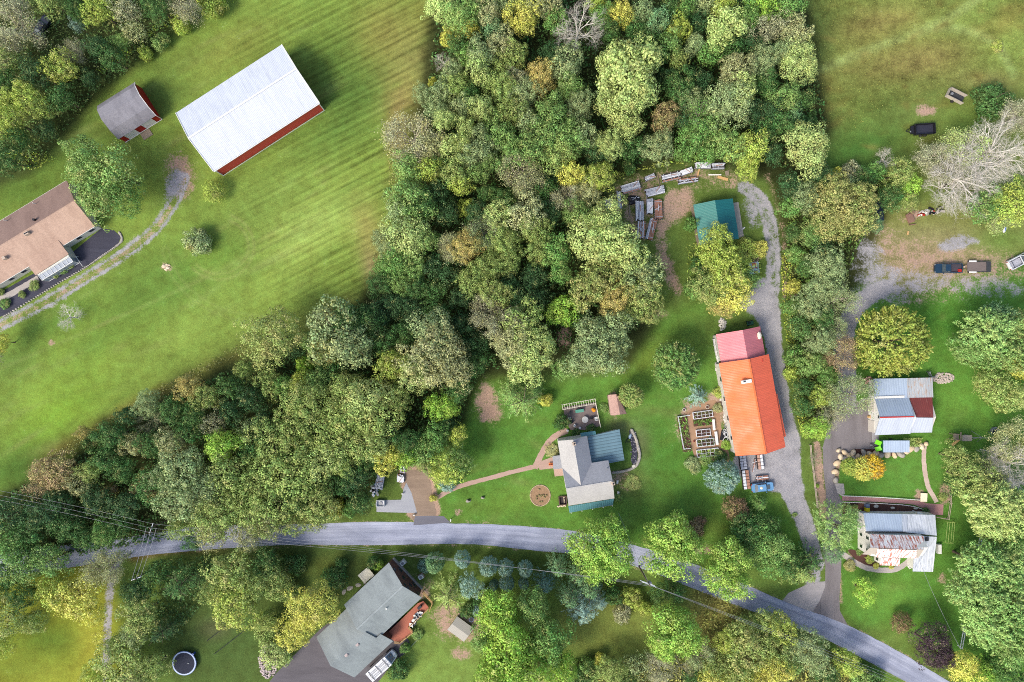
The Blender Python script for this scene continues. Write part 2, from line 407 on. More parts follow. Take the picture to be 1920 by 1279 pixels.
paint(band([(1520, 1190), (1600, 1225), (1700, 1290)], 14, 10), (92, 124, 44))
# woodland floor
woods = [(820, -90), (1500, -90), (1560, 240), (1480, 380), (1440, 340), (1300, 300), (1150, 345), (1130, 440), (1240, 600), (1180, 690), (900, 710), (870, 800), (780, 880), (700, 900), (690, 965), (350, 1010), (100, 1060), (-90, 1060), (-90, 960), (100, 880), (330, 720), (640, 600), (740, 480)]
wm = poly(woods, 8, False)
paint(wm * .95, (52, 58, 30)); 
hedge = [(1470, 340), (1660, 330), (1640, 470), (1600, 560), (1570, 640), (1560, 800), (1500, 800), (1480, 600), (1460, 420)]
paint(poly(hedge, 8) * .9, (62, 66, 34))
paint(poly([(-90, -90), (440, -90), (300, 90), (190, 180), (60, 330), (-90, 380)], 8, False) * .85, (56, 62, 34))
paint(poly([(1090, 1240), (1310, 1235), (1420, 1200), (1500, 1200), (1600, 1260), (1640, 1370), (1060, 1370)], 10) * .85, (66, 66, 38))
# masks: R gravel, G bare earth, B mowing stripes, A rough growth
grav = np.zeros(PX.shape); earth = np.zeros(PX.shape); rough = np.zeros(PX.shape)
def mx(a, b): np.maximum(a, b, out=a)
# lane through the middle
lane = [(1530, 1060), (1512, 990), (1488, 930), (1474, 870), (1472, 800), (1462, 720), (1450, 640), (1440, 590)]
laneW = pdist(lane)[0]
wl = np.interp(PY, [580, 640, 760, 840, 900, 960, 1060], [24, 16, 14, 30, 24, 17, 15])
mx(grav, 1 / (1 + np.exp((laneW - wl) / 2)))
mx(grav, tracks([(1442, 590), (1450, 520), (1448, 450), (1438, 400), (1420, 368), (1396, 352)], 9, 5) * .8); mx(grav, band([(1442, 590), (1450, 520), (1448, 450), (1438, 400), (1420, 368), (1396, 352)], 15, 4) * .62)
mx(grav, poly([(1372, 566), (1400, 545), (1440, 520), (1462, 580), (1440, 620), (1410, 590)], 5))
mx(grav, poly([(1380, 850), (1480, 830), (1490, 900), (1460, 925), (1400, 900), (1385, 890)], 4))
mx(grav, poly([(1390, 372), (1425, 360), (1436, 400), (1420, 432), (1400, 420)], 8) * .62)
mx(earth, band([(1400, 350), (1370, 345), (1340, 350), (1300, 345)], 9, 6) * .45)
mx(earth, band([(1440, 330), (1462, 400), (1472, 480), (1470, 560)], 7, 6) * .5)
mx(grav, band([(1512, 990), (1526, 1040), (1526, 1075), (1520, 1110)], 13, 4) * .9)
# right lane and parking ground
mx(grav, band([(1560, 840), (1580, 780), (1590, 720), (1580, 660), (1592, 600), (1622, 560), (1660, 540)], 17, 4))
mx(grav, poly([(1604, 560), (1600, 480), (1625, 420), (1650, 450), (1680, 500), (1770, 505), (1800, 535), (1720, 560), (1650, 575)], 14) * .62)
mx(grav, poly([(1760, 520), (1850, 510), (1960, 540), (1900, 560), (1790, 555)], 9) * .5)
mx(grav, poly([(1758, 455), (1800, 438), (1840, 452), (1800, 468), (1765, 470)], 5) * .75)
mx(earth, poly([(1640, 400), (1700, 440), (1900, 470), (2000, 500), (1800, 560), (1640, 560)], 16) * .56)
mx(grav, poly([(1575, 780), (1640, 745), (1640, 850), (1560, 860), (1545, 830)], 4))
# left lane of the tan house
L1 = [(-60, 640), (20, 600), (90, 565), (160, 522), (230, 478), (290, 430), (325, 380), (345, 335)]
mx(grav, tracks(L1, 8, 4.2) * .74); mx(earth, band(L1, 13, 7) * .5)
mx(earth, poly([(310, 290), (345, 285), (372, 330), (352, 380), (318, 370), (308, 330)], 9) * .62); mx(grav, poly([(318, 320), (340, 318), (345, 350), (320, 380), (308, 365)], 6) * .8)
# lower left lane
mx(grav, band([(225, 1040), (208, 1090), (203, 1150), (200, 1220), (198, 1370)], 8, 4) * .8)
# bare ground by the lumber
mx(earth, poly([(1255, 355), (1300, 350), (1300, 400), (1262, 420), (1250, 460), (1275, 520), (1280, 550), (1255, 540), (1228, 470), (1235, 400)], 7) * .74)
mx(earth, poly([(1150, 345), (1300, 310), (1400, 325), (1400, 350), (1250, 350), (1240, 440), (1180, 450)], 10) * .52)
# brown patch with the fire spot and others
mx(earth, poly([(900, 715), (925, 725), (945, 780), (930, 795), (898, 790), (893, 750)], 9) * .82)
def em(x, y, rx, ry, s=.9): mx(earth, s * np.exp(-(((PX - x) / rx) ** 2 + ((PY - y) / ry) ** 2) ** 1.5))
em(1058, 630, 14, 26); em(1735, 207, 22, 14, .8); em(1870, 88, 12, 9, .8); em(312, 500, 12, 10, .6); em(97, 642, 9, 7, .7)
em(1860, 1092, 20, 10, .6); em(1772, 925, 14, 22, .95); em(1724, 930, 12, 14, .8); em(1768, 1085, 12, 16, .6); em(840, 1155, 40, 26, .7)
em(870, 1175, 60, 34, .75); em(1150, 760, 10, 34, .7); em(1310, 790, 46, 50, .85); em(1345, 760, 26, 34, .85); em(1015, 930, 20, 20, .5); em(772, 1070, 20, 20, .3); em(795, 1110, 24, 30, .5)
em(1590, 1040, 20, 10, .6); em(1315, 1030, 26, 14, .6); em(1715, 402, 14, 14, .8); em(1488, 553, 8, 6, .9); em(860, 960, 10, 8, .7); em(865, 1225, 24, 16, .7); em(545, 1190, 24, 30, .3)
em(1700, 404, 26, 20, .4); em(955, 1190, 20, 20, .5); em(1060, 860, 14, 26, .3); em(1165, 900, 40, 26, .45); em(1235, 590, 20, 12, .5)
mx(earth, poly([(1524, 836), (1540, 836), (1552, 960), (1562, 985), (1540, 975), (1530, 920)], 3) * .8)
mx(earth, band([(1505, 1000), (1522, 1040), (1530, 1075)], 5, 4) * .6)
mx(earth, band([(1487, 830), (1492, 880), (1502, 940), (1516, 1000)], 3.2, 2.5) * .55)
mx(earth, band([(1574, 860), (1568, 900), (1566, 920)], 5, 3) * .8); mx(earth, band([(1576, 1075), (1577, 1130)], 3, 3) * .7)
# verge dust along the road
road_c = [(-90, 1075), (60, 1052), (150, 1040), (220, 1030), (300, 1018), (400, 1008), (520, 1003), (650, 1001), (780, 1000), (900, 1002), (1000, 1010), (1080, 1018), (1160, 1034), (1240, 1058), (1320, 1088), (1400, 1120), (1480, 1152), (1560, 1182), (1640, 1222), (1720, 1266), (1800, 1312), (1900, 1370)]
rd = pdist(road_c)[0]
mx(earth, np.exp(-((rd - 22) / 4.5) ** 2) * .38)
# brown gravel lot and its pale slab come as sheets later; soft dust round them
mx(earth, poly([(750, 880), (800, 872), (815, 900), (822, 970), (770, 975), (760, 930)], 5))
stripe = fm * (1 - np.clip(earth * 2, 0, 1)); stripe *= np.clip((PX - 380) / 250, .15, 1) * np.clip((760 - PY) / 200, 0.15, 1)
mx(stripe, poly([(1640, 560), (1790, 560), (1790, 700), (1640, 700)], 20) * .25)
rough += poly([(1500, -90), (2010, -90), (2010, 60), (1860, 150), (1720, 170), (1560, 240), (1500, 200)], 20) * .9
rough = np.clip(rough + wm * .8, 0, 1)
rough = np.maximum(rough, poly([(1300, 1090), (1420, 1130), (1380, 1240), (1290, 1220)], 14))
# the sheet: fine grid plus far quads in one mesh
gverts = np.stack([(PX.ravel() - 960) * K, (639.5 - PY.ravel()) * K, np.zeros(PX.size)], 1)
# slight unevenness, never above the paving sheets
idx = np.arange(NX * NY).reshape(NY, NX)
quads = np.stack([idx[:-1, :-1], idx[1:, :-1], idx[1:, 1:], idx[:-1, 1:]], -1).reshape(-1, 4)
FAR = 900.0
x0, x1, yt, yb = gverts[:, 0].min(), gverts[:, 0].max(), gverts[:, 1].max(), gverts[:, 1].min()
n0 = len(gverts)
fv = np.array([(-FAR, FAR, 0), (x0, FAR, 0), (x1, FAR, 0), (FAR, FAR, 0), (-FAR, yt, 0), (FAR, yt, 0), (-FAR, yb, 0), (FAR, yb, 0), (-FAR, -FAR, 0), (x0, -FAR, 0), (x1, -FAR, 0), (FAR, -FAR, 0)])
a, b_, c_, d_ = idx[0, 0], idx[0, -1], idx[-1, 0], idx[-1, -1]
F = lambda i: n0 + i
fq = np.array([(F(0), F(4), a, F(1)), (F(1), a, b_, F(2)), (F(2), b_, F(5), F(3)), (F(4), F(6), c_, a), (b_, d_, F(7), F(5)), (F(6), F(8), F(9), c_), (c_, F(9), F(10), d_), (d_, F(10), F(11), F(7))])
allv = np.vstack([gverts, fv]); allq = np.vstack([quads, fq])
def np_mesh(name, V, Q):
    me = bpy.data.meshes.new(name); V = np.asarray(V, np.float32); Q = np.asarray(Q, np.int32); k = Q.shape[1]
    me.vertices.add(len(V)); me.vertices.foreach_set('co', V.ravel())
    me.loops.add(Q.size); me.loops.foreach_set('vertex_index', Q.ravel())
    me.polygons.add(len(Q)); me.polygons.foreach_set('loop_start', np.arange(0, Q.size, k, dtype=np.int32)); me.polygons.foreach_set('loop_total', np.full(len(Q), k, np.int32))
    me.update(calc_edges=True); return me
gme = np_mesh('ground', allv, allq)
def setattr_col(name, arr, far):
    at = gme.attributes.new(name, 'FLOAT_COLOR', 'POINT'); A = np.ones((len(allv), 4), np.float32)
    A[:n0, :arr.shape[-1]] = arr.reshape(-1, arr.shape[-1]); A[n0:] = far
    at.data.foreach_set('color', A.ravel())
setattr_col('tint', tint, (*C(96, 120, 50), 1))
setattr_col('cover', np.stack([grav, earth, stripe, rough], -1), (0, 0, 0, .3))
def ground_material():
    m, n, l, b = newmat('grass_and_earth'); co = objco(n)
    at = n.new('ShaderNodeAttribute'); at.attribute_name = 'tint'; cv = n.new('ShaderNodeAttribute'); cv.attribute_name = 'cover'
    sp = n.new('ShaderNodeSeparateColor'); l.new(cv.outputs['Color'], sp.inputs[0])
    nb = noise(n, l, co, .07, 5, .6); nm = noise(n, l, co, .45, 5, .7); nf = noise(n, l, co, 2.8, 5, .85); ns = noise(n, l, co, .55, 5, .65, vscale=(.10, 3.0, 1), rot=(0, 0, R(-27)))
    v = mathn(n, l, 'ADD', mathn(n, l, 'MULTIPLY', nb.outputs[0], .7), mathn(n, l, 'MULTIPLY', nm.outputs[0], .75))
    v = mathn(n, l, 'ADD', v, mathn(n, l, 'MULTIPLY', nf.outputs[0], .75))           # mean about 1.1
    v = mathn(n, l, 'ADD', mathn(n, l, 'MULTIPLY', mathn(n, l, 'SUBTRACT', v, 1.1), mathn(n, l, 'ADD', mathn(n, l, 'MULTIPLY', cv.outputs['Alpha'], 1.2), 1.5)), 1.0)
    # mowing stripes across the field
    mp = n.new('ShaderNodeMapping'); mp.inputs['Rotation'].default_value = (0, 0, R(-27)); l.new(co, mp.inputs[0])
    w = n.new('ShaderNodeTexWave'); w.bands_direction = 'Y'; w.inputs['Scale'].default_value = .22; w.inputs['Distortion'].default_value = .9; w.inputs['Detail'].default_value = 2; w.inputs['Detail Scale'].default_value = .12
    l.new(mp.outputs[0], w.inputs[0])
    st = mathn(n, l, 'MULTIPLY', mathn(n, l, 'ADD', mathn(n, l, 'MULTIPLY', mathn(n, l, 'SUBTRACT', w.outputs[0], .5), .27), mathn(n, l, 'MULTIPLY', mathn(n, l, 'SUBTRACT', ns.outputs[0], .5), 1.5)), sp.outputs[2])
    v = mathn(n, l, 'ADD', v, st)
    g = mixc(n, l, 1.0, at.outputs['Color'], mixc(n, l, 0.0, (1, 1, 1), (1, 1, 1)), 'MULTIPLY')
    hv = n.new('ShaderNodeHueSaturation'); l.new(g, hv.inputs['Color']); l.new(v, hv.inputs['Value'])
    hv.inputs['Saturation'].default_value = .93
    l.new(mathn(n, l, 'ADD', mathn(n, l, 'MULTIPLY', mathn(n, l, 'SUBTRACT', nm.outputs[0], .5), .05), .5), hv.inputs['Hue'])
    # dry straw flecks
    fl = ramp(n, [(.62, (0, 0, 0)), (.75, (1, 1, 1))]); l.new(nf.outputs[0], fl.inputs[0])
    gc = mixc(n, l, mathn(n, l, 'MULTIPLY', fl.outputs[0], .35), hv.outputs[0], C(176, 170, 96))
    nv = noise(n, l, co, 5, 3, .8)
    gr = ramp(n, [(.3, C(128, 124, 124)), (.5, C(164, 162, 166)), (.75, C(196, 190, 186))]); l.new(mathn(n, l, 'ADD', mathn(n, l, 'MULTIPLY', nv.outputs[0], .5), mathn(n, l, 'MULTIPLY', nm.outputs[0], .5)), gr.inputs[0])
    ea = ramp(n, [(.3, C(142, 116, 98)), (.55, C(188, 158, 138)), (.8, C(208, 188, 164))]); l.new(mathn(n, l, 'ADD', mathn(n, l, 'MULTIPLY', nf.outputs[0], .6), mathn(n, l, 'MULTIPLY', nb.outputs[0], .4)), ea.inputs[0])
    def edge(ch):
        x = mathn(n, l, 'ADD', ch, mathn(n, l, 'MULTIPLY', mathn(n, l, 'SUBTRACT', nf.outputs[0], .5), 1.7))
        x = mathn(n, l, 'ADD', x, mathn(n, l, 'MULTIPLY', mathn(n, l, 'SUBTRACT', nm.outputs[0], .5), 1.5))
        mr = n.new('ShaderNodeMapRange'); mr.interpolation_type = 'SMOOTHSTEP'; mr.inputs['From Min'].default_value = .34; mr.inputs['From Max'].default_value = .72
        l.new(x, mr.inputs['Value']); return mr.outputs[0]
    cc = mixc(n, l, edge(sp.outputs[1]), gc, ea.outputs[0]); cc = mixc(n, l, edge(sp.outputs[0]), cc, gr.outputs[0])
    l.new(cc, b.inputs['Base Color']); b.inputs['Roughness'].default_value = 1.0; b.inputs['Specular IOR Level'].default_value = 0.05
    bp = n.new('ShaderNodeBump'); bp.inputs['Strength'].default_value = .5; bp.inputs['Distance'].default_value = .25
    l.new(nf.outputs[0], bp.inputs['Height']); l.new(bp.outputs[0], b.inputs['Normal'])
    return m
gme.materials.append(ground_material())
ground = link(bpy.data.objects.new('ground', gme)); ground['kind'] = 'structure'
# ------------------------------------------------------------------ paved sheets
def asphalt_mat(name, c1, c2, c3=None, rot=0, crack=.3):
    m, n, l, b = newmat(name); co = objco(n)
    a = noise(n, l, co, .35, 5, .65, vscale=(.3, 1.2, 1), rot=(0, 0, rot)); f = noise(n, l, co, 5, 4, .8); g2 = noise(n, l, co, .9, 5, .7, vscale=(.15, 2.0, 1), rot=(0, 0, rot))
    r = ramp(n, [(.3, c1), (.7, c2)]); l.new(mathn(n, l, 'ADD', mathn(n, l, 'MULTIPLY', a.outputs[0], .6), mathn(n, l, 'MULTIPLY', f.outputs[0], .4)), r.inputs[0])
    k = ramp(n, [(.56, (0, 0, 0)), (.72, (1, 1, 1))]); l.new(g2.outputs[0], k.inputs[0])
    cc = mixc(n, l, mathn(n, l, 'MULTIPLY', k.outputs[0], crack), r.outputs[0], tuple(x * .45 for x in c1))
    l.new(cc, b.inputs['Base Color']); b.inputs['Roughness'].default_value = .9; b.inputs['Specular IOR Level'].default_value = .2
    bp = n.new('ShaderNodeBump'); bp.inputs['Strength'].default_value = .3; bp.inputs['Distance'].default_value = .03
    l.new(f.outputs[0], bp.inputs['Height']); l.new(bp.outputs[0], b.inputs['Normal'])
    return m
M_road = asphalt_mat('road_asphalt', C(136, 142, 160), C(184, 190, 212), crack=.4)
def road_mat():
    m, n, l, b = newmat('road_surface'); co = objco(n); uv = n.new('ShaderNodeTexCoord').outputs['UV']
    f = noise(n, l, co, 7, 4, .85); big = noise(n, l, co, .18, 4, .6); s1 = noise(n, l, uv, 1.0, 5, .7, vscale=(.06, 1.6, 1)); s2 = noise(n, l, uv, 1.0, 6, .8, vscale=(.25, 3.0, 1)); pt = noise(n, l, uv, .5, 2, .4, vscale=(.3, .9, 1))
    sm = mathn(n, l, 'ADD', mathn(n, l, 'ADD', mathn(n, l, 'MULTIPLY', f.outputs[0], .38), mathn(n, l, 'MULTIPLY', big.outputs[0], .25)), mathn(n, l, 'MULTIPLY', s1.outputs[0], .37))
    r = ramp(n, [(.36, C(122, 128, 146)), (.5, C(160, 165, 184)), (.62, C(192, 196, 212))]); l.new(sm, r.inputs[0])
    k = ramp(n, [(.60, (0, 0, 0)), (.68, (1, 1, 1))]); l.new(s2.outputs[0], k.inputs[0])
    cc = mixc(n, l, mathn(n, l, 'MULTIPLY', k.outputs[0], .5), r.outputs[0], C(96, 100, 116))
    k2 = ramp(n, [(.60, (0, 0, 0)), (.62, (1, 1, 1))]); l.new(pt.outputs[0], k2.inputs[0])
    cc = mixc(n, l, mathn(n, l, 'MULTIPLY', k2.outputs[0], .22), cc, C(120, 124, 140))
    # wheel paths a little darker, crown and edges paler
    sx = n.new('ShaderNodeSeparateXYZ'); l.new(uv, sx.inputs[0])
    w = mathn(n, l, 'SINE', mathn(n, l, 'MULTIPLY', sx.outputs[1], 2 * PI / 2.3))
    cc2 = n.new('ShaderNodeHueSaturation'); l.new(cc, cc2.inputs['Color']); l.new(mathn(n, l, 'ADD', 1.0, mathn(n, l, 'MULTIPLY', w, .05)), cc2.inputs['Value'])
    l.new(cc2.outputs[0], b.inputs['Base Color']); b.inputs['Roughness'].default_value = .9; b.inputs['Specular IOR Level'].default_value = .2
    bp = n.new('ShaderNodeBump'); bp.inputs['Strength'].default_value = .4; bp.inputs['Distance'].default_value = .03
    l.new(f.outputs[0], bp.inputs['Height']); l.new(bp.outputs[0], b.inputs['Normal'])
    return m
M_road = road_mat()
M_drive = asphalt_mat('dark_asphalt', C(84, 80, 84), C(116, 112, 116), crack=.3)
M_drive2 = asphalt_mat('worn_asphalt', C(104, 98, 98), C(150, 144, 146), rot=PI / 2, crack=.5)
M_gravel = asphalt_mat('pale_gravel', C(148, 150, 158), C(180, 182, 188), crack=.2)
M_brown = asphalt_mat('brown_gravel', C(120, 102, 88), C(176, 154, 134), crack=.2)
M_brown2 = asphalt_mat('worn_gravel', C(140, 136, 136), C(182, 176, 176), crack=.3)
M_mulch = asphalt_mat('dark_mulch', C(48, 48, 58), C(84, 84, 98), crack=.4)
M_brick = asphalt_mat('pink_brick_paving', C(168, 138, 124), C(200, 172, 156), crack=.15)
M_redwalk = asphalt_mat('red_paving', C(158, 116, 116), C(186, 142, 140), crack=.12)
M_conc = asphalt_mat('concrete_paving', C(164, 156, 150), C(196, 188, 182), crack=.15)
M_redmulch = asphalt_mat('brown_mulch', C(74, 50, 44), C(106, 74, 64), crack=.4)
def sheet(name, pts, z, mat, kind='structure', smooth=True, ragged=0.0, th=None):
    p = catmull(pts, 5, True) if smooth else pts
    rnd = random.Random(len(pts) + int(pts[0][0]))
    q = [G(x + rnd.uniform(-ragged, ragged), y + rnd.uniform(-ragged, ragged)) for x, y in p]
    mb = MB(); mb.prism([(v.x, v.y) for v in q], -.05, z)
    o = mb.build(name, mat)
    if kind: o['kind'] = kind
    return o
def strip(name, pts, w, z, mat, kind='structure', ragged=.5):
    c = catmull(pts, 10); L = []; Rr = []; rnd = random.Random(5)
    for i, (x, y) in enumerate(c):
        a = c[max(0, i - 1)]; b2 = c[min(len(c) - 1, i + 1)]; dx, dy = b2[0] - a[0], b2[1] - a[1]; m = math.hypot(dx, dy) + 1e-9
        ww = w if not callable(w) else w(x, y)
        L.append((x + dy / m * ww + rnd.uniform(-ragged, ragged), y - dx / m * ww + rnd.uniform(-ragged, ragged))); Rr.append((x - dy / m * ww + rnd.uniform(-ragged, ragged), y + dx / m * ww + rnd.uniform(-ragged, ragged)))
    vs = [G(*p) + Vector((0, 0, z)) for p in L] + [G(*p) + Vector((0, 0, z)) for p in Rr]; n_ = len(L)
    mb = MB(); mb.add(vs, [(i, i + 1, n_ + i + 1, n_ + i) for i in range(n_ - 1)])
    o = mb.build(name, mat)
    # distance along the strip and across it, in metres
    ds = [0.0]
    for i in range(1, n_): ds.append(ds[-1] + math.hypot(c[i][0] - c[i - 1][0], c[i][1] - c[i - 1][1]) * K)
    uv = o.data.uv_layers.new(name='UVMap')
    for lp in o.data.loops:
        v = lp.vertex_index; uv.data[lp.index].uv = (ds[v % n_], 0.0 if v < n_ else 4.6)
    if kind: o['kind'] = kind
    return o
strip('road', road_c, lambda x, y: 20.5 + 1.5 * math.sin(x * .02), .024, M_road)
sheet('driveway', [(1536, 1128), (1547, 1100), (1548, 1060), (1541, 1020), (1550, 975), (1548, 920), (1544, 880), (1543, 838), (1552, 800), (1570, 776), (1634, 752), (1636, 852), (1582, 856), (1568, 870), (1565, 905), (1572, 925), (1578, 940), (1577, 1000), (1577, 1060), (1574, 1120), (1574, 1145), (1590, 1172), (1560, 1168), (1520, 1150)], .016, M_drive2, smooth=False, ragged=.6)
sheet('driveway', [(1466, 1128), (1478, 1112), (1500, 1102), (1522, 1092), (1548, 1090), (1552, 1120), (1548, 1160), (1500, 1150)], .008, M_brown2, smooth=False)
sheet('driveway', [(496, 1290), (520, 1260), (560, 1220), (600, 1180), (640, 1150), (745, 1165), (768, 1204), (764, 1222), (740, 1240), (700, 1290), (660, 1370), (470, 1370)], .016, M_drive, smooth=False)
sheet('parking_slab', [(706, 938), (752, 937), (757, 915), (762, 905), (772, 925), (782, 962), (706, 960)], .03, M_gravel, smooth=False)
sheet('parking_lot', [(760, 884), (782, 880), (800, 878), (806, 905), (812, 940), (816, 968), (776, 976), (772, 950), (764, 920), (756, 900)], .02, M_brown, ragged=1.0)
sheet('road_apron', [(775, 985), (778, 968), (812, 967), (832, 968), (845, 980)], .030, asphalt_mat('apron_asphalt', C(104, 102, 110), C(132, 132, 142)), smooth=False)
sheet('mulch_bed', [(130, 478), (190, 428), (214, 432), (227, 444), (222, 457), (160, 501), (110, 530), (60, 560), (8, 592), (-20, 600), (-20, 560), (50, 520)], .02, M_mulch, smooth=False)
strip('walkway', [(-20, 572), (30, 546), (72, 521)], 5.5, .034, M_conc)
strip('brick_walk', [(822, 932), (856, 914), (930, 893), (1005, 874)], 4.2, .024, M_brick)
strip('brick_walk', [(1003, 878), (1012, 858), (1026, 833), (1042, 817), (1064, 807)], 5.5, .030, M_brick)
sheet('brick_landing', [(1008, 874), (1016, 864), (1037, 856), (1037, 878), (1012, 881)], .036, M_brick, smooth=False)
sheet('red_walk', [(1579, 930), (1650, 934), (1722, 939), (1740, 944), (1769, 946), (1768, 966), (1739, 965), (1731, 953), (1712, 946), (1692, 944), (1640, 941), (1579, 939)], .03, M_redwalk, smooth=False)
sheet('mulch_bed', [(1580, 941), (1640, 942), (1692, 945), (1712, 948), (1731, 955), (1736, 964), (1700, 968), (1620, 966), (1580, 964)], .02, M_redmulch, smooth=False)
strip('walkway', [(1579, 1038), (1602, 1054), (1626, 1065), (1652, 1069), (1676, 1068), (1694, 1060), (1706, 1050)], 5, .026, M_conc)
sheet('mulch_bed', [(1590, 1030), (1620, 1036), (1650, 1044), (1650, 1062), (1624, 1060), (1604, 1049)], .018, M_redmulch)
strip('walkway', [(1733, 836), (1732, 862), (1735, 890), (1741, 915), (1750, 930), (1756, 942)], 4.2, .036, asphalt_mat('pale_pink_paving', C(186, 164, 150), C(222, 202, 188), crack=.2))
sheet('gravel_pad', [(1565, 906), (1582, 907), (1584, 926), (1578, 930), (1570, 924)], .026, M_conc, smooth=False)
sheet('mulch_bed', [(1600, 842), (1640, 842), (1712, 846), (1690, 856), (1600, 852)], .022, M_redmulch, smooth=False)
sheet('garden_path', [(1278, 780), (1340, 750), (1352, 800), (1368, 860), (1350, 865), (1310, 860), (1300, 850), (1286, 800)], .012, asphalt_mat('garden_earth', C(150, 118, 92), C(188, 152, 122), crack=.2))
# ================================================================== TREES
def leaf_mat():
    m, n, l, b = newmat('leaves'); co = objco(n)
    oi = n.new('ShaderNodeObjectInfo'); ge = n.new('ShaderNodeNewGeometry')
    n1 = noise(n, l, co, .55, 3, .6); n2 = noise(n, l, co, .22, 2, .5)
    # each tree shifts its own pattern
    v = mathn(n, l, 'ADD', mathn(n, l, 'MULTIPLY', ge.outputs['Random Per Island'], 1.0), mathn(n, l, 'MULTIPLY', n1.outputs[0], .9))
    v = mathn(n, l, 'ADD', v, .0)
    hs = n.new('ShaderNodeHueSaturation'); l.new(oi.outputs['Color'], hs.inputs['Color']); l.new(v, hs.inputs['Value'])
    l.new(mathn(n, l, 'ADD', mathn(n, l, 'MULTIPLY', mathn(n, l, 'SUBTRACT', n2.outputs[0], .5), .10), mathn(n, l, 'ADD', .475, mathn(n, l, 'MULTIPLY', ge.outputs['Random Per Island'], .05))), hs.inputs['Hue'])
    at = n.new('ShaderNodeTexNoise'); at.inputs['Scale'].default_value = .5; at.inputs['Detail'].default_value = 3
    off = n.new('ShaderNodeVectorMath'); off.operation = 'ADD'; l.new(co, off.inputs[0]); l.new(oi.outputs['Location'], off.inputs[1]); l.new(off.outputs[0], at.inputs[0])
    x = mathn(n, l, 'ADD', mathn(n, l, 'SUBTRACT', at.outputs[0], .62), mathn(n, l, 'MULTIPLY', oi.outputs['Alpha'], .30))
    x = mathn(n, l, 'MULTIPLY', mathn(n, l, 'ADD', x, mathn(n, l, 'MULTIPLY', mathn(n, l, 'SUBTRACT', ge.outputs['Random Per Island'], .5), .25)), 5, clamp=True)
    aut = mixc(n, l, ge.outputs['Random Per Island'], C(160, 150, 92, .95), C(190, 188, 118, .95))
    l.new(mixc(n, l, x, hs.outputs[0], aut), b.inputs['Base Color'])
    b.inputs['Roughness'].default_value = .65; b.inputs['Specular IOR Level'].default_value = .25
    tr = n.new('ShaderNodeBsdfTranslucent'); l.new(mixc(n, l, x, hs.outputs[0], aut), tr.inputs[0])
    mx_ = n.new('ShaderNodeMixShader'); mx_.inputs[0].default_value = .2
    l.new(b.outputs[0], mx_.inputs[1]); l.new(tr.outputs[0], mx_.inputs[2])
    l.new(mx_.outputs[0], n['Material Output'].inputs[0])
    return m
M_leaf = leaf_mat()
M_bark = plain('bark', C(112, 98, 84), .95, .3, 1.5, .05, bump=.5)
def twig_mat():
    m, n, l, b = newmat('bare_twigs'); oi = n.new('ShaderNodeObjectInfo'); t = noise(n, l, objco(n), 1.2, 3)
    r = ramp(n, [(.3, (.7, .7, .7)), (.7, (1.2, 1.2, 1.2))]); l.new(t.outputs[0], r.inputs[0])
    l.new(mixc(n, l, 1.0, oi.outputs['Color'], r.outputs[0], 'MULTIPLY'), b.inputs['Base Color']); b.inputs['Roughness'].default_value = .9
    return m
M_twig = twig_mat()
def norm(v): return v / (np.linalg.norm(v, axis=-1, keepdims=True) + 1e-9)
def leaf_quads(P, N, S, asp=.75, D=None, r=None):
    """one small quad per leaf cluster; D = long direction (optional)"""
    r = r or rng; n = len(P)
    if D is None: D = r.normal(size=(n, 3))
    N = norm(N); U = norm(D - (D * N).sum(-1, keepdims=True) * N); W = np.cross(N, U)
    S = np.broadcast_to(S, (n,))[:, None]
    a = U * S * .5; b = W * S * .5 * asp
    bend = N * S * .12
    V = np.stack([P - a, P - b * 1.0 + bend, P + a, P + b * 1.0 + bend], 1).reshape(-1, 3)
    Q = np.arange(4 * n).reshape(n, 4)
    return V, Q
def leaf_obj_mesh(name, V, Q, mat=None):
    me = np_mesh(name, V, Q); me.materials.append(mat or M_leaf); return me
def fib(n, zmin, r):
    i = np.arange(n) + .5; z = 1 - (1 - zmin) * i / n; a = i * 2.39996 + r.uniform(0, 6.28)
    s = np.sqrt(np.clip(1 - z * z, 0, 1)); d = np.stack([s * np.cos(a), s * np.sin(a), z], 1)
    return norm(d + r.normal(size=(n, 3)) * (1.1 / math.sqrt(n)))
def outline(d, r, amp):
    a = np.arctan2(d[:, 1], d[:, 0]); f = 1 + 0 * a
    for k in (2, 3, 4, 5, 7): f += amp / k * 1.3 * np.sin(k * a + r.uniform(0, 6.28) + 2.5 * d[:, 2] * r.uniform(-1, 1))
    return f
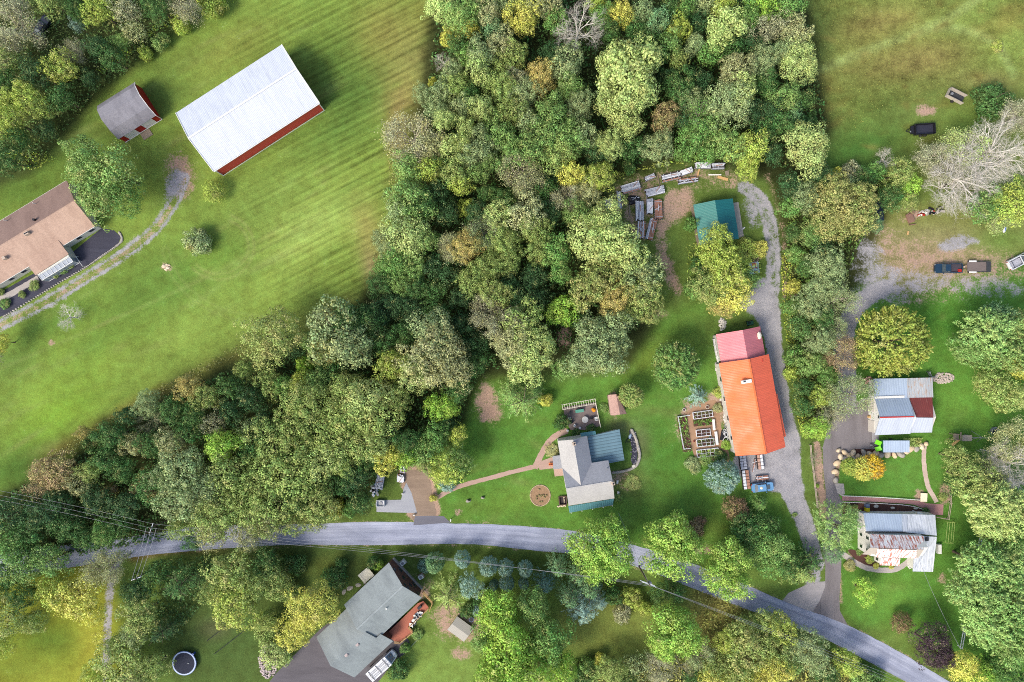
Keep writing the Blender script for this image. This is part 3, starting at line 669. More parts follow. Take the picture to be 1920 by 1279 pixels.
def crown_lobed(seed, N=60, rl=(.8, 1.5), leaf=.3, dens=9.0, amp=.2, R0=5, RZ=4.2, zc=7.6, drop=.12, fill=.10, up=.1, flat=1.0, scat=.0, zmin=-.35):
    r = np.random.default_rng(seed)
    d = fib(N, zmin, r); f = outline(d, r, amp) * r.uniform(.74, 1.12, N)
    keep = r.random(N) > drop; d = d[keep]; f = f[keep]
    L = r.uniform(rl[0], rl[1], len(d))
    c = np.stack([d[:, 0] * (R0 - L * .8) * f, d[:, 1] * (R0 - L * .8) * f, zc + d[:, 2] * (RZ - L * .6) * f], 1)
    # a second, deeper layer fills what shows between the clumps
    k = int(N * .35); d2 = fib(k, zmin, r); L2 = r.uniform(rl[0], rl[1], k) * 1.0
    c2 = np.stack([d2[:, 0] * R0 * .6, d2[:, 1] * R0 * .6, zc - .6 + d2[:, 2] * RZ * .55], 1)
    c = np.vstack([c, c2]); L = np.concatenate([L, L2]); d = np.vstack([d, d2])
    Ps = []; Ns = []
    for i in range(len(c)):
        n = int(dens * L[i] ** 2 / (leaf / .3) ** 2) + 6
        e = norm(r.normal(size=(n * 2, 3))); w = (e @ d[i]) + e[:, 2] * .5
        e = e[w > -.35][:n]
        rad = L[i] * (r.uniform(.8, 1.05, len(e))[:, None]) * (1 + .18 * np.sin(e @ r.normal(size=3) * 4 + r.uniform(0, 6)))[:, None]
        p = c[i] + e * rad * np.array([1, 1, flat]) + r.normal(size=e.shape) * scat
        Ps.append(p); Ns.append(norm(e + d[i] * .25 + np.array([0, 0, up]) + r.normal(size=e.shape) * .32))
    n = int(sum(len(p) for p in Ps) * fill)
    e = norm(r.normal(size=(n, 3))); p = e * np.array([R0 * .75, R0 * .75, RZ * .7]) * r.uniform(.1, .9, (n, 1)) + [0, 0, zc - .8]
    Ps.append(p); Ns.append(norm(r.normal(size=(n, 3)) + [0, 0, .5]))
    P = np.vstack(Ps); Nn = np.vstack(Ns); S = leaf * r.uniform(.7, 1.45, len(P))
    return leaf_quads(P, Nn, S, .8, r=r)
def crown_tufts(seed, N=220, leaf=.3, per=30, R0=5, RZ=4.4, zc=6.6, tl=1.5, tw=.35, amp=.1, asp=.45, zmin=-.3, jag=.12, up=.4):
    """ornamental crowns: many pointed sprays standing out of a round crown"""
    r = np.random.default_rng(seed); d = fib(N, zmin, r); f = outline(d, r, amp) * r.uniform(1 - jag, 1 + jag * .6, N)
    Ps = []; Ns = []; Ds = []
    for i in range(N):
        tip = np.array([d[i, 0] * R0 * f[i], d[i, 1] * R0 * f[i], zc + d[i, 2] * RZ * f[i]])
        ax = norm(d[i] + np.array([0, 0, up * .6]) + r.normal(size=3) * .16)
        t = r.random(per) ** .8; n = per
        side = r.normal(size=(n, 3)); p = tip - ax * (t[:, None] * tl) + side * (t[:, None] * tw + .06)
        Ps.append(p); Ns.append(norm(side * .7 + np.array([0, 0, up]) + d[i] * .7)); Ds.append(np.broadcast_to(ax, (n, 3)) + r.normal(size=(n, 3)) * .35)
    P = np.vstack(Ps); S = leaf * r.uniform(.7, 1.4, len(P))
    return leaf_quads(P, np.vstack(Ns), S, asp, D=np.vstack(Ds), r=r)
def crown_branchy(seed, layers=13, H=12, R0=4.6, nb=11, leaf=.36, droop=.25, per=24, asp=.35, side=.55, upz=.05, base=1.6):
    """conifer: whorls of branches with hanging or rising sprays"""
    r = np.random.default_rng(seed); Ps = []; Ns = []; Ds = []
    for k in range(layers):
        t = k / (layers - 1); z = base + (H - base - .3) * t; L = R0 * (1 - t) ** .75 + .25
        for j in range(max(5, int(nb * (1 - .45 * t)))):
            a = 2 * PI * j / nb + k * 1.1 + r.uniform(-.3, .3); LL = L * r.uniform(.75, 1.1)
            u = np.array([math.cos(a), math.sin(a), 0]); w = np.array([-u[1], u[0], 0])
            n = int(per * (.4 + LL / R0)); s = r.random(n) ** .7; sd = r.choice([-1, 1], n)
            q = s * LL; off = r.uniform(0, 1, n) * side * (1 - s * .6) * LL * .35
            p = u * q[:, None] + w * (sd * off)[:, None] + np.array([0, 0, 1]) * (z - droop * q ** 1.4 * .5 + upz * q - off * .35)[:, None]
            D = u * 1.0 + w * (sd * .8)[:, None] + r.normal(size=(n, 3)) * .15
            Ps.append(p); Ds.append(D); Ns.append(np.array([0, 0, 1.]) + r.normal(size=(n, 3)) * .35 + u * .3)
    P = np.vstack(Ps); S = leaf * r.uniform(.7, 1.5, len(P))
    return leaf_quads(P, np.vstack(Ns), S, asp, D=np.vstack(Ds), r=r)
def grow(mb, r, p, d, L, rad, lev, maxlev, spread, kink, tips, n=4):
    q = p; seg = 3 if lev < maxlev else 2
    for k in range(seg):
        d = (d + Vector([r.gauss(0, kink) for _ in range(3)])).normalized()
        q2 = q + d * (L / seg); r2 = rad * (1 - .28 * (k + 1) / seg * 1.2)
        mb.tube(q, q2, rad * (1 - .28 * k / seg * 1.2), r2, n if lev < 2 else 3); q = q2
        if lev < maxlev and k > 0:
            for _ in range(2 if lev > 0 else 3):
                dd = (d + Vector([r.gauss(0, spread) for _ in range(3)]) + Vector((0, 0, .1))).normalized()
                grow(mb, r, q, dd, L * r.uniform(.5, .78), r2 * .62, lev + 1, maxlev, spread, kink, tips, n)
    tips.append(q)
def bare_mesh(seed, H=12, R0=5, maxlev=4, trunk=.22, spread=.62, kink=.13, first=.3, nlimb=7):
    r = random.Random(seed); tips = []; tr = MB(); lm = MB()
    h0 = H * first; tr.tube((0, 0, -.1), (0, 0, h0), trunk * 1.25, trunk, n=8)
    tr.tube((0, 0, h0), (r.uniform(-.3, .3), r.uniform(-.3, .3), H * .7), trunk, trunk * .4, n=6)
    for i in range(nlimb):
        a = 2 * PI * i / nlimb + r.uniform(-.3, .3); z = h0 + (H * .6 - h0) * r.random()
        grow(lm, r, Vector((0, 0, z)), Vector((math.cos(a), math.sin(a), r.uniform(.35, 1.1))).normalized(), R0 * r.uniform(.5, .7), trunk * .5, 1, maxlev, spread, kink, tips)
    return tr, lm, tips
def bare_leafy(seed, tips, leaf=.28, per=3, spread=.5, frac=1.0, cap=6000):
    r = np.random.default_rng(seed); T = np.array([tuple(t) for t in tips]); T = T[r.random(len(T)) < frac]
    P = np.repeat(T, per, 0); P = P + r.normal(size=P.shape) * spread
    if len(P) > cap: P = P[r.permutation(len(P))[:cap]]
    return leaf_quads(P, r.normal(size=P.shape) + [0, 0, .9], leaf * r.uniform(.7, 1.4, len(P)), .7, r=r)
def mesh_from_mb(mb, name, mat):
    me = bpy.data.meshes.new(name); me.from_pydata(mb.v, [], mb.f); me.update(); me.materials.append(mat); return me
def trunk_mesh(seed, H=12, R0=5, rad=.22, low=.3):
    r = random.Random(seed); mb = MB(); p = Vector((0, 0, -.15)); 
    mb.tube(p, (0, 0, .5), rad * 1.7, rad * 1.15, n=9)
    p = Vector((0, 0, .5)); q = Vector((r.uniform(-.15, .15), r.uniform(-.15, .15), H * low))
    mb.tube(p, q, rad * 1.15, rad * .9, n=9)
    top = Vector((r.uniform(-.4, .4), r.uniform(-.4, .4), H * .8)); mb.tube(q, top, rad * .9, rad * .3, n=7)
    for i in range(7):
        a = 2 * PI * i / 7 + r.uniform(-.3, .3); s = q.lerp(top, r.random() * .6)
        m_ = s + Vector((math.cos(a), math.sin(a), .9)) * R0 * .33; e = m_ + Vector((math.cos(a), math.sin(a), .5)) * R0 * .3
        mb.tube(s, m_, rad * .42, rad * .28, n=6); mb.tube(m_, e, rad * .28, rad * .1, n=5)
    return mesh_from_mb(mb, 'trunk', M_bark)
PROTO = {}
def proto(key, crown, trunk, R0, H, crown_name='crown'): PROTO.setdefault(key, []).append((crown, trunk, R0, H, crown_name))
tr5 = [trunk_mesh(s) for s in (1, 2, 3)]
tr25 = [trunk_mesh(s, 4.2, 2.2, .08, .15) for s in (4, 5)]
def lm(V, Q): return leaf_obj_mesh('crown', V, Q)
for s in range(6):      # B: clumped broadleaf
    proto('B', lm(*crown_lobed(10 + s, N=54 + 8 * (s % 3), rl=(.55, 1.5), leaf=.24 + .018 * s, dens=46, amp=.28 + .05 * (s % 2), drop=.16)), tr5[s % 3], 5, 12)
for s in range(3):      # M: maple, big distinct clumps
    proto('M', lm(*crown_lobed(20 + s, N=38, rl=(1.0, 1.75), leaf=.3, dens=56, amp=.26, drop=.06, fill=.16)), tr5[s % 3], 5, 11)
for s in range(5):      # O: finer, speckled broadleaf
    proto('O', lm(*crown_lobed(30 + s, N=140, rl=(.38, 1.0), leaf=.22 + .022 * s, dens=42, amp=.27, drop=.22, scat=.07, up=.1)), tr5[s % 3], 5, 12)
for s in range(3):      # W: loose, airy broadleaf
    proto('W', lm(*crown_lobed(50 + s, N=90, rl=(.45, 1.1), leaf=.26, dens=26, amp=.32, drop=.3, scat=.22, fill=.05, up=.1)), tr5[s % 3], 5, 12)
for s in range(2):      # D: dense ornamental crown of pointed sprays
    proto('D', lm(*crown_tufts(60 + s, N=330, leaf=.34, per=34, amp=.06, tl=1.4, tw=.26)), tr5[s], 5, 9.5)
for s in range(2):      # A: big tree of long light sprays
    proto('A', lm(*crown_tufts(64 + s, N=300, leaf=.36, per=32, amp=.2, tl=1.7, tw=.30, jag=.2, RZ=4.6, zc=7.4)), tr5[s], 5, 12)
for s in range(2): proto('P', lm(*crown_tufts(70 + s, N=210, leaf=.42, per=44, amp=.14, tl=1.5, tw=.34, asp=.2, jag=.2, RZ=5.5, zc=5.5, up=.5)), tr5[s], 5, 11)   # P: pine
for s in range(3): proto('S', lm(*crown_branchy(80 + s)), tr5[s], 4.6, 12)                                                  # S: spruce
proto('L', lm(*crown_branchy(85, layers=9, H=9, nb=9, per=34, droop=.42, side=.45, asp=.22, leaf=.5)), tr5[1], 4.6, 9)    # L: weeping conifer
for s in range(2): proto('U', lm(*crown_tufts(90 + s, N=190, leaf=.22, per=60, R0=3.2, RZ=4.6, zc=2.2, tl=.75, tw=.22, amp=.05, asp=.4, zmin=-.1, jag=.07, up=.3)), tr25[s], 3.2, 6.6)   # U: blue spruce
for s in range(4):      # K: shrub
    proto('K', lm(*crown_lobed(100 + s, N=40, rl=(.35, .75), leaf=.19, dens=70, amp=.2, R0=2.2, RZ=1.6, zc=1.35, drop=.08, zmin=-.2)), tr25[s % 2], 2.2, 3)
for s in range(2):      # R: russet fine shrub
    proto('R', lm(*crown_tufts(110 + s, N=160, leaf=.2, per=26, R0=2.2, RZ=1.9, zc=1.2, tl=.8, tw=.2, amp=.1, asp=.3, zmin=-.1)), tr25[s], 2.2, 3.1)
for s in range(3):      # N: bare, H: bare with thin leaf
    t, lmb, tips = bare_mesh(120 + s, spread=.55 + .08 * s, maxlev=5, nlimb=12, trunk=.23)
    tm = mesh_from_mb(t, 'trunk', M_twig); bm_ = mesh_from_mb(lmb, 'branches', M_twig)
    proto('N', bm_, tm, 5, 12, 'branches')
    PROTO.setdefault('H', []).append((leaf_obj_mesh('crown', *bare_leafy(s, tips)), tm, 5, 12, 'crown', bm_))
PALE = {
 'ml': (140, 170, 76), 'yo': (136, 146, 64),
 'g': (114, 142, 76), 'mg': (98, 132, 66), 'dg': (70, 102, 52), 'dk': (56, 84, 48), 'ol': (130, 148, 80), 'gg': (132, 148, 100), 'yg': (152, 168, 76),
 'pg': (160, 176, 106), 'lm': (138, 170, 68), 'yl': (186, 186, 88), 'go': (214, 176, 50), 'or': (172, 158, 92), 'ru': (134, 110, 84), 'bl': (128, 156, 140),
 'bd': (92, 122, 108), 'mr': (62, 48, 54), 'pk': (176, 152, 130), 'tn': (152, 156, 110), 'gy': (148, 150, 116), 'wt': (206, 200, 188), 'br': (150, 130, 96), 'lg': (136, 164, 94), 'pn': (120, 150, 82), 'bg': (104, 136, 92)}
LK = 1.36
TONE = {'ml': 'bright green', 'yo': 'olive-gold', 'g': 'mid green', 'mg': 'fresh green', 'dg': 'dark green', 'dk': 'darkest green', 'ol': 'olive', 'gg': 'grey-green', 'yg': 'yellow-green', 'pg': 'pale green', 'lm': 'lime green',
        'yl': 'yellow', 'go': 'golden', 'or': 'orange-tinted', 'ru': 'russet', 'bl': 'blue-grey', 'bd': 'dull blue-green', 'mr': 'maroon', 'pk': 'pinkish', 'tn': 'tan-green', 'gy': 'grey-brown', 'wt': 'silver-white', 'br': 'brownish', 'lg': 'light green', 'pn': 'soft green', 'bg': 'bluish green'}
KIND = {'B': ('deciduous_tree', 'tree', 'clumpy-crowned tree'), 'M': ('maple_tree', 'tree', 'clumpy maple'), 'O': ('deciduous_tree', 'tree', 'fine-leaved tree'), 'W': ('deciduous_tree', 'tree', 'loose airy tree'), 'D': ('ornamental_tree', 'tree', 'dense round tree'),
        'A': ('deciduous_tree', 'tree', 'feathery spreading tree'), 'P': ('pine_tree', 'tree', 'pine'), 'S': ('spruce_tree', 'tree', 'spruce'), 'L': ('weeping_conifer', 'tree', 'weeping conifer'), 'U': ('blue_spruce', 'tree', 'blue spruce'),
        'K': ('shrub', 'shrub', 'bush'), 'R': ('shrub', 'shrub', 'twiggy bush'), 'N': ('bare_tree', 'tree', 'leafless tree'), 'H': ('half_bare_tree', 'tree', 'thinly leaved tree')}
# px py radius kind tone autumn(0-9) height(m, 0 = by kind) | label for the ones that stand out
TREES = '''
37 50 36 H gy 2 11|pale half-bare tree filling the top left corner
8 110 26 H tn 2 10
100 5 30 O ol 1 9
150 22 22 O dg 0 9
190 22 28 O yg 1 9
238 22 26 W gy 2 9
300 14 26 O dg 0 9
352 12 26 H gy 3 9
395 8 24 K yg 2 5
340 44 17 K yg 2 4
300 78 16 K g 2 3
258 62 22 W tn 2 8
272 100 13 K yg 1 3
215 112 24 B dg 0 8
230 82 16 O g 1 6
188 92 22 B dk 0 8
148 50 12 W bl 0 6|small pale blue-grey sapling on the shaded lawn at top left
118 130 30 O yg 4 9|yellowish tree beside the dark trees left of the small gambrel-roofed barn
145 100 16 H gy 1 7
78 142 28 B dk 0 10
22 122 24 O ol 2 10
20 165 26 O dg 1 10
55 190 32 O yg 3 11
22 228 34 O yg 2 11
122 188 24 B dg 0 9
88 205 20 O ol 1 8
88 246 20 B dk 0 6
172 150 16 B dk 0 6
40 262 22 O dg 0 9
22 302 28 B dg 1 9
175 320 42 B g 2 12|
222 330 46 B g 2 13|broad mid green tree overhanging the corner of the tan-roofed house
190 372 42 B g 3 12|
245 375 30 O mg 1 11|
160 290 30 O g 1 10|
400 358 22 R yg 1 4|small olive bush just below the tip of the white-roofed barn
370 452 26 K gg 2 3.5|round grey-green bush alone in the mown field
132 595 22 N wt 0 4|small leafless grey shrub on the field below the two-track lane
2 642 20 O yl 1 7|yellow tree cut by the left edge of the photo
-6 668 16 W gy 1 7
358 726 24 O or 6 9|orange-tinted tree at the upper edge of the long tree belt
390 745 26 O ol 3 9
282 756 24 O gg 0 9
285 790 20 N gy 0 8|grey leafless tangle in the tree belt beside the left field
330 770 26 B dg 0 9
215 815 30 B dg 0 9
245 778 20 B dk 0 8
405 792 24 W gy 2 9
370 778 24 B dg 0 9
360 810 26 O dg 1 9
325 830 28 O tn 2 9
290 830 26 O dg 1 9
425 832 33 B lm 1 11|bright lime green tree in the lower left part of the wood
462 695 20 O ol 2 8
438 722 24 B dg 0 10
475 745 26 B dk 0 10
510 718 26 O ol 2 9
533 722 20 B mg 0 9
440 770 24 B dk 0 9
500 790 26 B dk 0 8
470 800 20 W gg 0 9
513 634 53 O ol 5 13|broad olive-yellow tree bulging into the field from the wood
160 812 14 O or 7 5|small orange bush where the field meets the tree belt
178 830 20 K dg 3 6
255 832 24 O tn 5 8|dusty pink-brown tree in the left tree belt
205 858 26 B dg 0 9
235 880 24 O dg 1 8
110 880 36 O br 5 9|brownish-orange tree standing out of the belt at the field corner
90 895 26 H br 4 8
150 905 28 W tn 3 8
175 880 22 O ol 2 8
290 905 36 O dg 0 8
278 890 16 K pk 9 6|pink-flowering shrub in the dark belt above the left road end, upper one
292 922 18 K pk 9 6|pink-flowering shrub in the dark belt above the left road end, lower one
262 912 14 K pk 8 5
188 935 30 B dk 1 8
205 920 12 K pk 7 4
238 945 30 B dk 0 7
352 880 42 O gg 0 12
350 938 42 O gg 1 12
325 895 30 O gg 0 11
412 960 46 O ol 2 12
436 890 42 B ol 1 12
395 912 34 O gg 1 12
403 996 28 O tn 5 10
368 1012 20 B dg 0 7
345 985 24 O ol 1 9
470 942 38 O ol 2 12
468 1002 26 O tn 3 10
500 980 30 O ol 3 10
27 962 36 B dk 0 9
84 960 34 B dk 0 9
134 985 30 B dg 0 8
60 1000 34 O dg 0 9
200 998 26 B mg 0 7
165 1006 24 O dg 0 7
228 985 22 B dg 0 6
118 940 28 B dk 0 8
34 1020 34 B mg 0 10
55 1058 34 B g 0 10
100 1048 34 O g 0 10
15 1075 30 O dg 0 9
151 1116 44 O yl 2 10|yellow tree left of the narrow pale lane at lower left
110 1108 30 O yg 2 9
20 1152 38 O ol 4 10
72 1162 24 O ol 3 8
6 1205 24 O yg 3 8
-4 1110 26 O ol 1 9
175 1265 22 O yg 2 7
222 1205 20 O ol 2 7
50 1112 26 O dg 1 9
186 1150 20 O yl 1 8
196 1192 18 W yl 2 6
210 1058 28 H tn 2 12|thin dark-branched tree leaning over the junction of lane and road
262 1105 26 B dk 0 8
335 1098 40 S dg 0 12|large dark spruce right of the leaning utility pole
375 1085 26 S dg 0 10
300 1070 24 B dg 0 8
268 1150 36 O ol 4 10
302 1186 28 S dk 0 9
255 1185 24 O gg 1 8
235 1240 46 O ol 3 9
290 1250 30 O ol 2 8
205 1275 26 O yg 3 8
255 1276 26 O tn 3 8
436 1066 40 O ol 3 11
445 1128 46 O yg 4 11|wide yellow-green tree standing above the back lawn with the trampoline
410 1110 26 O ol 3 10
478 1100 32 O ol 2 10
514 1088 32 O ol 2 9
500 1048 26 O dg 2 8
552 1060 22 K dg 1 3
540 1110 20 K ol 2 4
500 1160 22 O ol 2 7
587 1134 44 O yl 2 11|bright yellow tree beside the grey-green roofed house
556 1180 32 O yl 3 9
548 1196 20 S dg 0 6
514 1225 28 K pg 1 4
500 1180 24 K ol 1 4
628 1085 22 K dg 1 3
640 1060 14 K dg 0 3
700 1056 13 K dg 1 3
710 1060 9 K lm 0 2.5
795 1060 13 K bd 0 3
815 1056 18 U bg 0 6|first small spruce of the roadside row right of the grey-green roofed house
867 1050 15 U bl 0 6|second blue spruce of the roadside row, pale and narrow
916 1064 17 U bl 0 6.5|third blue spruce of the roadside row, beside the big lime tree
948 1066 15 U bl 0 6
985 1068 14 U bl 0 6|rightmost small blue spruce of the roadside row
950 1094 14 U bl 0 5
926 1098 9 U bd 0 4
884 1097 22 O bl 0 7|blue-grey fuzzy tree just right of the weeping conifer
982 1096 10 U bl 0 4
898 1145 12 U bl 0 4
842 1118 38 L ol 2 7|feathery weeping conifer on bare earth beside the grey-green roofed house
905 1122 18 K dg 2 4
880 1145 16 K dg 1 3
748 1256 21 K dg 0 3.5|dark round bush behind the white van
760 1215 10 K mg 0 2
935 1140 40 M lm 1 12|
1000 1128 30 M g 1 11
950 1205 50 M lm 1 14|tallest bright green tree at the bottom centre
1028 1190 40 M mg 1 12
988 1250 46 M lm 3 13
928 1255 38 M lm 2 13
1055 1245 28 M lm 2 10
910 1195 26 M g 1 10
1047 1066 24 S bg 0 9
1022 1098 24 S bd 0 8
1085 1082 24 S bg 0 10
1106 1105 28 S bg 0 11
1094 1146 38 S bl 0 11|large blue-grey spruce above the small bottom lawn
1068 1122 28 S bg 0 11
1125 1130 22 S bl 0 8
1150 1118 18 K dg 0 4
1105 1020 42 M ml 0 11|
1140 990 26 M ml 0 10|
1150 1035 38 M ml 0 12|bright green maple hanging over the road, leftmost of three in a row
1120 1055 28 M ml 0 11|
1258 998 38 M ml 2 11|bright green maple hanging over the road, middle one of three
1252 1040 40 M ml 1 11|
1285 1015 28 M ml 1 10|
1225 1010 20 M ml 2 9|
1362 1038 34 M ml 2 10|bright green maple hanging over the road, rightmost of three
1340 1070 30 M ml 2 10|
1372 1090 28 M ml 2 10|
1258 1170 44 M ml 1 12|round pale green tree below the road, right of the utility pole
1240 1200 26 M ml 1 10|
1285 1188 28 M ml 1 10|
1270 1115 26 S dg 0 8
1235 1110 20 B dg 0 6
1168 1150 18 K gy 2 3
1185 1122 20 K yg 3 3
1210 1140 14 K yg 2 3
1300 1000 20 K br 2 3
1312 980 12 K ru 1 2
1396 994 32 B dg 0 6
1420 1012 30 B mg 0 6
1450 1028 32 B g 0 7
1408 1036 26 O g 1 6
1440 1055 28 B mg 0 7
1480 1062 26 B dg 0 6
1400 965 14 K dg 0 3
1426 946 19 S mg 0 5|small dark conifer on the lawn below the parked blue car
1436 985 24 B dg 0 5
1380 955 25 R ru 1 4|round russet bush near the parked blue car
1356 896 31 U bl 0 7|big round silver-blue spruce beside the lumber racks at the orange barn
1497 1072 35 S ol 0 8
1522 1054 32 S dg 0 8
1515 1078 24 S ol 1 7
1567 985 41 P lg 0 11|tall bright pine left of the rusty-roofed house
1560 1032 20 P bg 0 7
1619 1108 24 B lm 1 6|small lime green tree alone on the lawn below the rusty-roofed house
1692 1168 19 R ru 1 4|small reddish-brown bush on the roadside lawn at lower right
1743 1207 38 O mr 0 9|dark maroon tree by the road at lower right
1762 1228 22 O mr 0 8|
1802 1246 32 B yl 1 9|yellow tree at the bottom right, touching the maroon one
1830 1262 28 B lm 2 9
1858 1252 26 B mg 0 8
1892 1262 26 B dg 0 8
1850 1235 16 B dg 0 6
1848 938 42 A pg 0 12|pale feathery tree at the right edge, above the wooden pole frame
1888 960 44 A pg 0 12|
1850 980 34 A pg 0 11|
1832 1055 44 A lg 0 13|broad light green tree right of the rusty-roofed house
1885 1050 48 A lg 1 13|
1820 1105 44 A lg 0 13|
1868 1120 56 A pn 0 14|
1890 1180 54 A pn 0 14|huge soft green tree at the lower right edge
1840 1160 46 A lg 0 13|
1790 858 28 O ol 3 9
1812 895 38 O ol 3 11|dark olive tree below the wooden play set
1785 905 22 O dg 1 8
1838 915 28 O ol 4 10
1852 885 22 H tn 2 8
1893 868 38 N wt 0 11|silvery leafless tree at the right edge, below the round tub
1870 850 24 N wt 0 9
1910 905 30 N wt 0 9
1888 825 30 H tn 3 9|
1915 835 20 O yg 3 8
1614 878 22 D yl 0 4|golden-yellow half of the low clipped bush on the small square lawn
1632 874 23 D go 4 4|orange-brown half of the low clipped bush on the small square lawn
1592 874 17 D yg 1 3.5
1665 640 66 D yo 1 9.5|big dense round yellow-olive tree between the parking ground and the metal-roofed barn
1264 685 44 D mg 2 7.5|dense dark green round tree alone on the lawn left of the orange barn
1843 622 46 A lg 0 12|big light green tree at the right edge above the metal-roofed barn
1812 655 32 A g 0 10|
1880 660 42 A g 2 11|
1907 612 32 A lg 3 11|
1860 600 30 A bg 0 10|
1908 684 28 A yl 1 9|
1870 732 38 O ol 2 9
1842 712 24 O ol 2 8
1900 745 22 O pg 1 7
1528 860 12 N gy 0 2|dark twiggy bush at the rail fence beside the right-hand drive
1527 802 26 B lm 1 7|lime green tree at the lower end of the hedgerow between the two drives
1552 780 19 H gy 2 6
1500 762 20 B dg 0 6
1540 742 22 O yg 2 6
1591 740 32 H gg 1 9|sparse grey-green tree beside the metal-roofed barn
1500 727 20 B dg 0 6
1552 705 20 O mg 1 6
1576 662 26 H br 2 8|brown thinly leaved tree overhanging the right-hand drive
1517 682 24 O g 1 7
1488 668 19 K mg 1 5
1484 700 14 K yg 1 4
1535 640 26 O gg 0 8
1495 614 24 B dg 0 7
1560 618 20 H gg 1 7
1482 576 18 B mg 0 5
1517 574 28 O gg 1 8
1540 600 22 O dg 0 7
1574 560 24 H gg 1 8
1487 538 14 K yl 1 3|small yellow bush on the verge of the gravel lane
1535 540 28 O gg 0 8
1548 500 34 O gg 0 9
1541 468 24 B dk 0 7
1490 478 19 B mg 1 5
1510 500 18 O dg 0 6
1517 440 24 O g 2 8
1484 440 18 B dg 1 6
1574 393 46 O ol 8 11|big olive and orange tree beside the dark parked car
1550 420 36 O ol 7 11
1600 410 38 O ol 7 11
1560 365 32 O ol 7 10
1604 372 28 O ol 5 10
1640 424 14 B bg 0 5
1507 372 28 O gg 0 8
1480 390 22 B mg 0 6
1478 348 24 B dk 0 7
1534 330 26 B dk 0 7
1507 282 48 B pg 1 11|round pale green tree on the corner of the upper right meadow
1564 328 13 K yl 1 5|small yellow-green sapling between dark bushes at the meadow edge
1596 322 20 K gy 1 4
1620 335 20 O dg 0 6
1638 322 18 B mg 0 6
1655 300 18 N wt 0 6
1590 350 22 W gg 1 6
1682 326 25 O ol 3 8
1705 350 20 B lm 0 6
1665 372 26 O dg 1 6
1700 378 20 O ol 2 5
1740 297 25 H gy 0 7|pale bare-twigged tree beside the black trailer
1770 322 18 H gy 1 7
1800 278 32 H pg 1 8
1855 285 56 N wt 0 10|large silver-white dead tree spreading on the right, upper crown
1795 338 58 N wt 0 9|large silver-white dead tree spreading on the right, lower crown
1828 308 46 N wt 0 9|
1768 352 34 N wt 0 7|
1885 300 36 N wt 0 9|
1815 352 36 N wt 0 7|
1900 222 26 H gy 0 8
1862 190 33 K dg 0 4.5|dark green round bush in the meadow right of the wooden trailer
1870 86 11 K yg 4 1
1843 386 34 O mg 3 8
1890 384 38 O yg 2 9|yellow-green tree at the right edge above the parking ground
1868 408 22 H pg 0 6
1908 350 22 O g 1 7
980 35 34 O yl 2 12|pale yellow tree left of the bare grey tree in the upper wood
1000 15 24 O tn 1 12
950 15 22 O gg 1 11
1030 10 28 O tn 1 11
1084 62 40 N wt 0 14|bare grey leafless tree in the upper wood
1040 40 28 B mg 0 9
1128 33 22 B mg 0 10
1118 10 18 B yg 0 10
1162 30 24 O yl 2 11
1145 60 22 B dg 0 9
1202 28 22 B gg 0 12
1190 62 22 B dg 0 10
1232 44 26 B bg 0 11
1215 85 22 B dg 0 9
1255 14 22 B dg 0 11
1278 27 20 B mg 0 11
1269 60 22 O yg 1 11
1252 92 24 B g 0 11
1222 112 20 B dg 0 9
1296 92 20 B gg 0 11
1269 120 18 B ol 1 11
1313 14 24 B gg 0 11
1347 10 26 B yg 1 12
1305 50 20 B dk 0 10
1357 54 36 B pg 0 12
1340 80 24 B pg 0 12
1325 108 22 B mg 0 9
1372 95 22 B dg 0 9
1395 40 26 B mg 0 11
1424 15 28 B lm 0 11
1467 15 32 B mg 1 11
1424 62 28 W gy 0 11
1452 52 24 W gy 0 10
1484 65 28 O tn 0 11
1400 85 20 B dk 0 10
1376 138 32 O tn 2 11
1427 118 30 O gg 0 11
1490 120 38 O pg 1 11
1465 100 24 O gg 0 10
1363 195 40 B gg 0 13
1385 175 28 O pg 0 13
1345 215 26 W gg 0 12
1430 160 26 B dg 0 10
1465 188 30 B g 0 11
1440 210 28 B dk 0 9
1405 215 28 B dk 0 9
1455 235 26 B dg 0 9
1480 215 20 B bg 0 8
1503 190 20 B dg 0 8
1500 235 16 B dk 0 7
1518 225 14 K dg 0 4
1272 168 32 O dg 1 11
1290 190 22 O gg 1 10
1248 150 18 B dk 0 9
1310 155 22 B dk 0 9
1205 115 32 O pg 2 14
1175 150 58 B pg 2 16|tall pale yellow-green tree, the biggest of the upper wood
1150 125 34 B pg 2 15
1195 180 38 B pg 1 15
1165 215 32 B pg 3 14
1140 195 26 O pg 3 13
1175 245 24 O pg 3 12
1060 128 34 O gg 1 13
1014 148 28 O or 4 12
1008 175 16 O or 4 11
1035 105 22 B dk 0 9
1067 165 26 B g 0 11
1085 200 28 O gg 1 11
1030 215 32 B g 0 13
1030 250 36 B g 0 13
1065 265 34 B g 0 12
1095 255 26 B gg 0 11
985 180 30 O gg 1 12
960 215 28 O ol 2 12
990 235 26 B gg 1 12
1000 285 34 B g 1 13
1045 292 36 B ol 1 12
1246 223 27 O br 6 9|russet brown tree at the top of the clearing, above the lumber stacks
1240 262 22 W gg 1 10
1229 282 28 O gg 1 9
1182 280 24 B dg 0 8
1141 275 26 O pg 1 11
1115 290 24 B dk 0 8
1180 312 14 K dg 0 3
1296 262 32 B mg 0 10
1275 225 22 B dk 0 8
1305 225 26 H mg 0 10
1328 240 24 B g 0 10
1323 290 22 B mg 0 8
1285 285 18 K mg 0 4
1360 275 32 O g 1 11
1400 282 34 B yg 3 11
1398 318 22 O yg 2 9
1425 255 24 B dg 0 9
1440 290 22 B dk 0 8
1068 330 26 B yl 0 11|round yellow-lime tree in the wood, up-left of the lumber stacks
1120 335 30 O yg 3 10
1098 360 26 O tn 3 9
1057 376 22 H gy 2 10
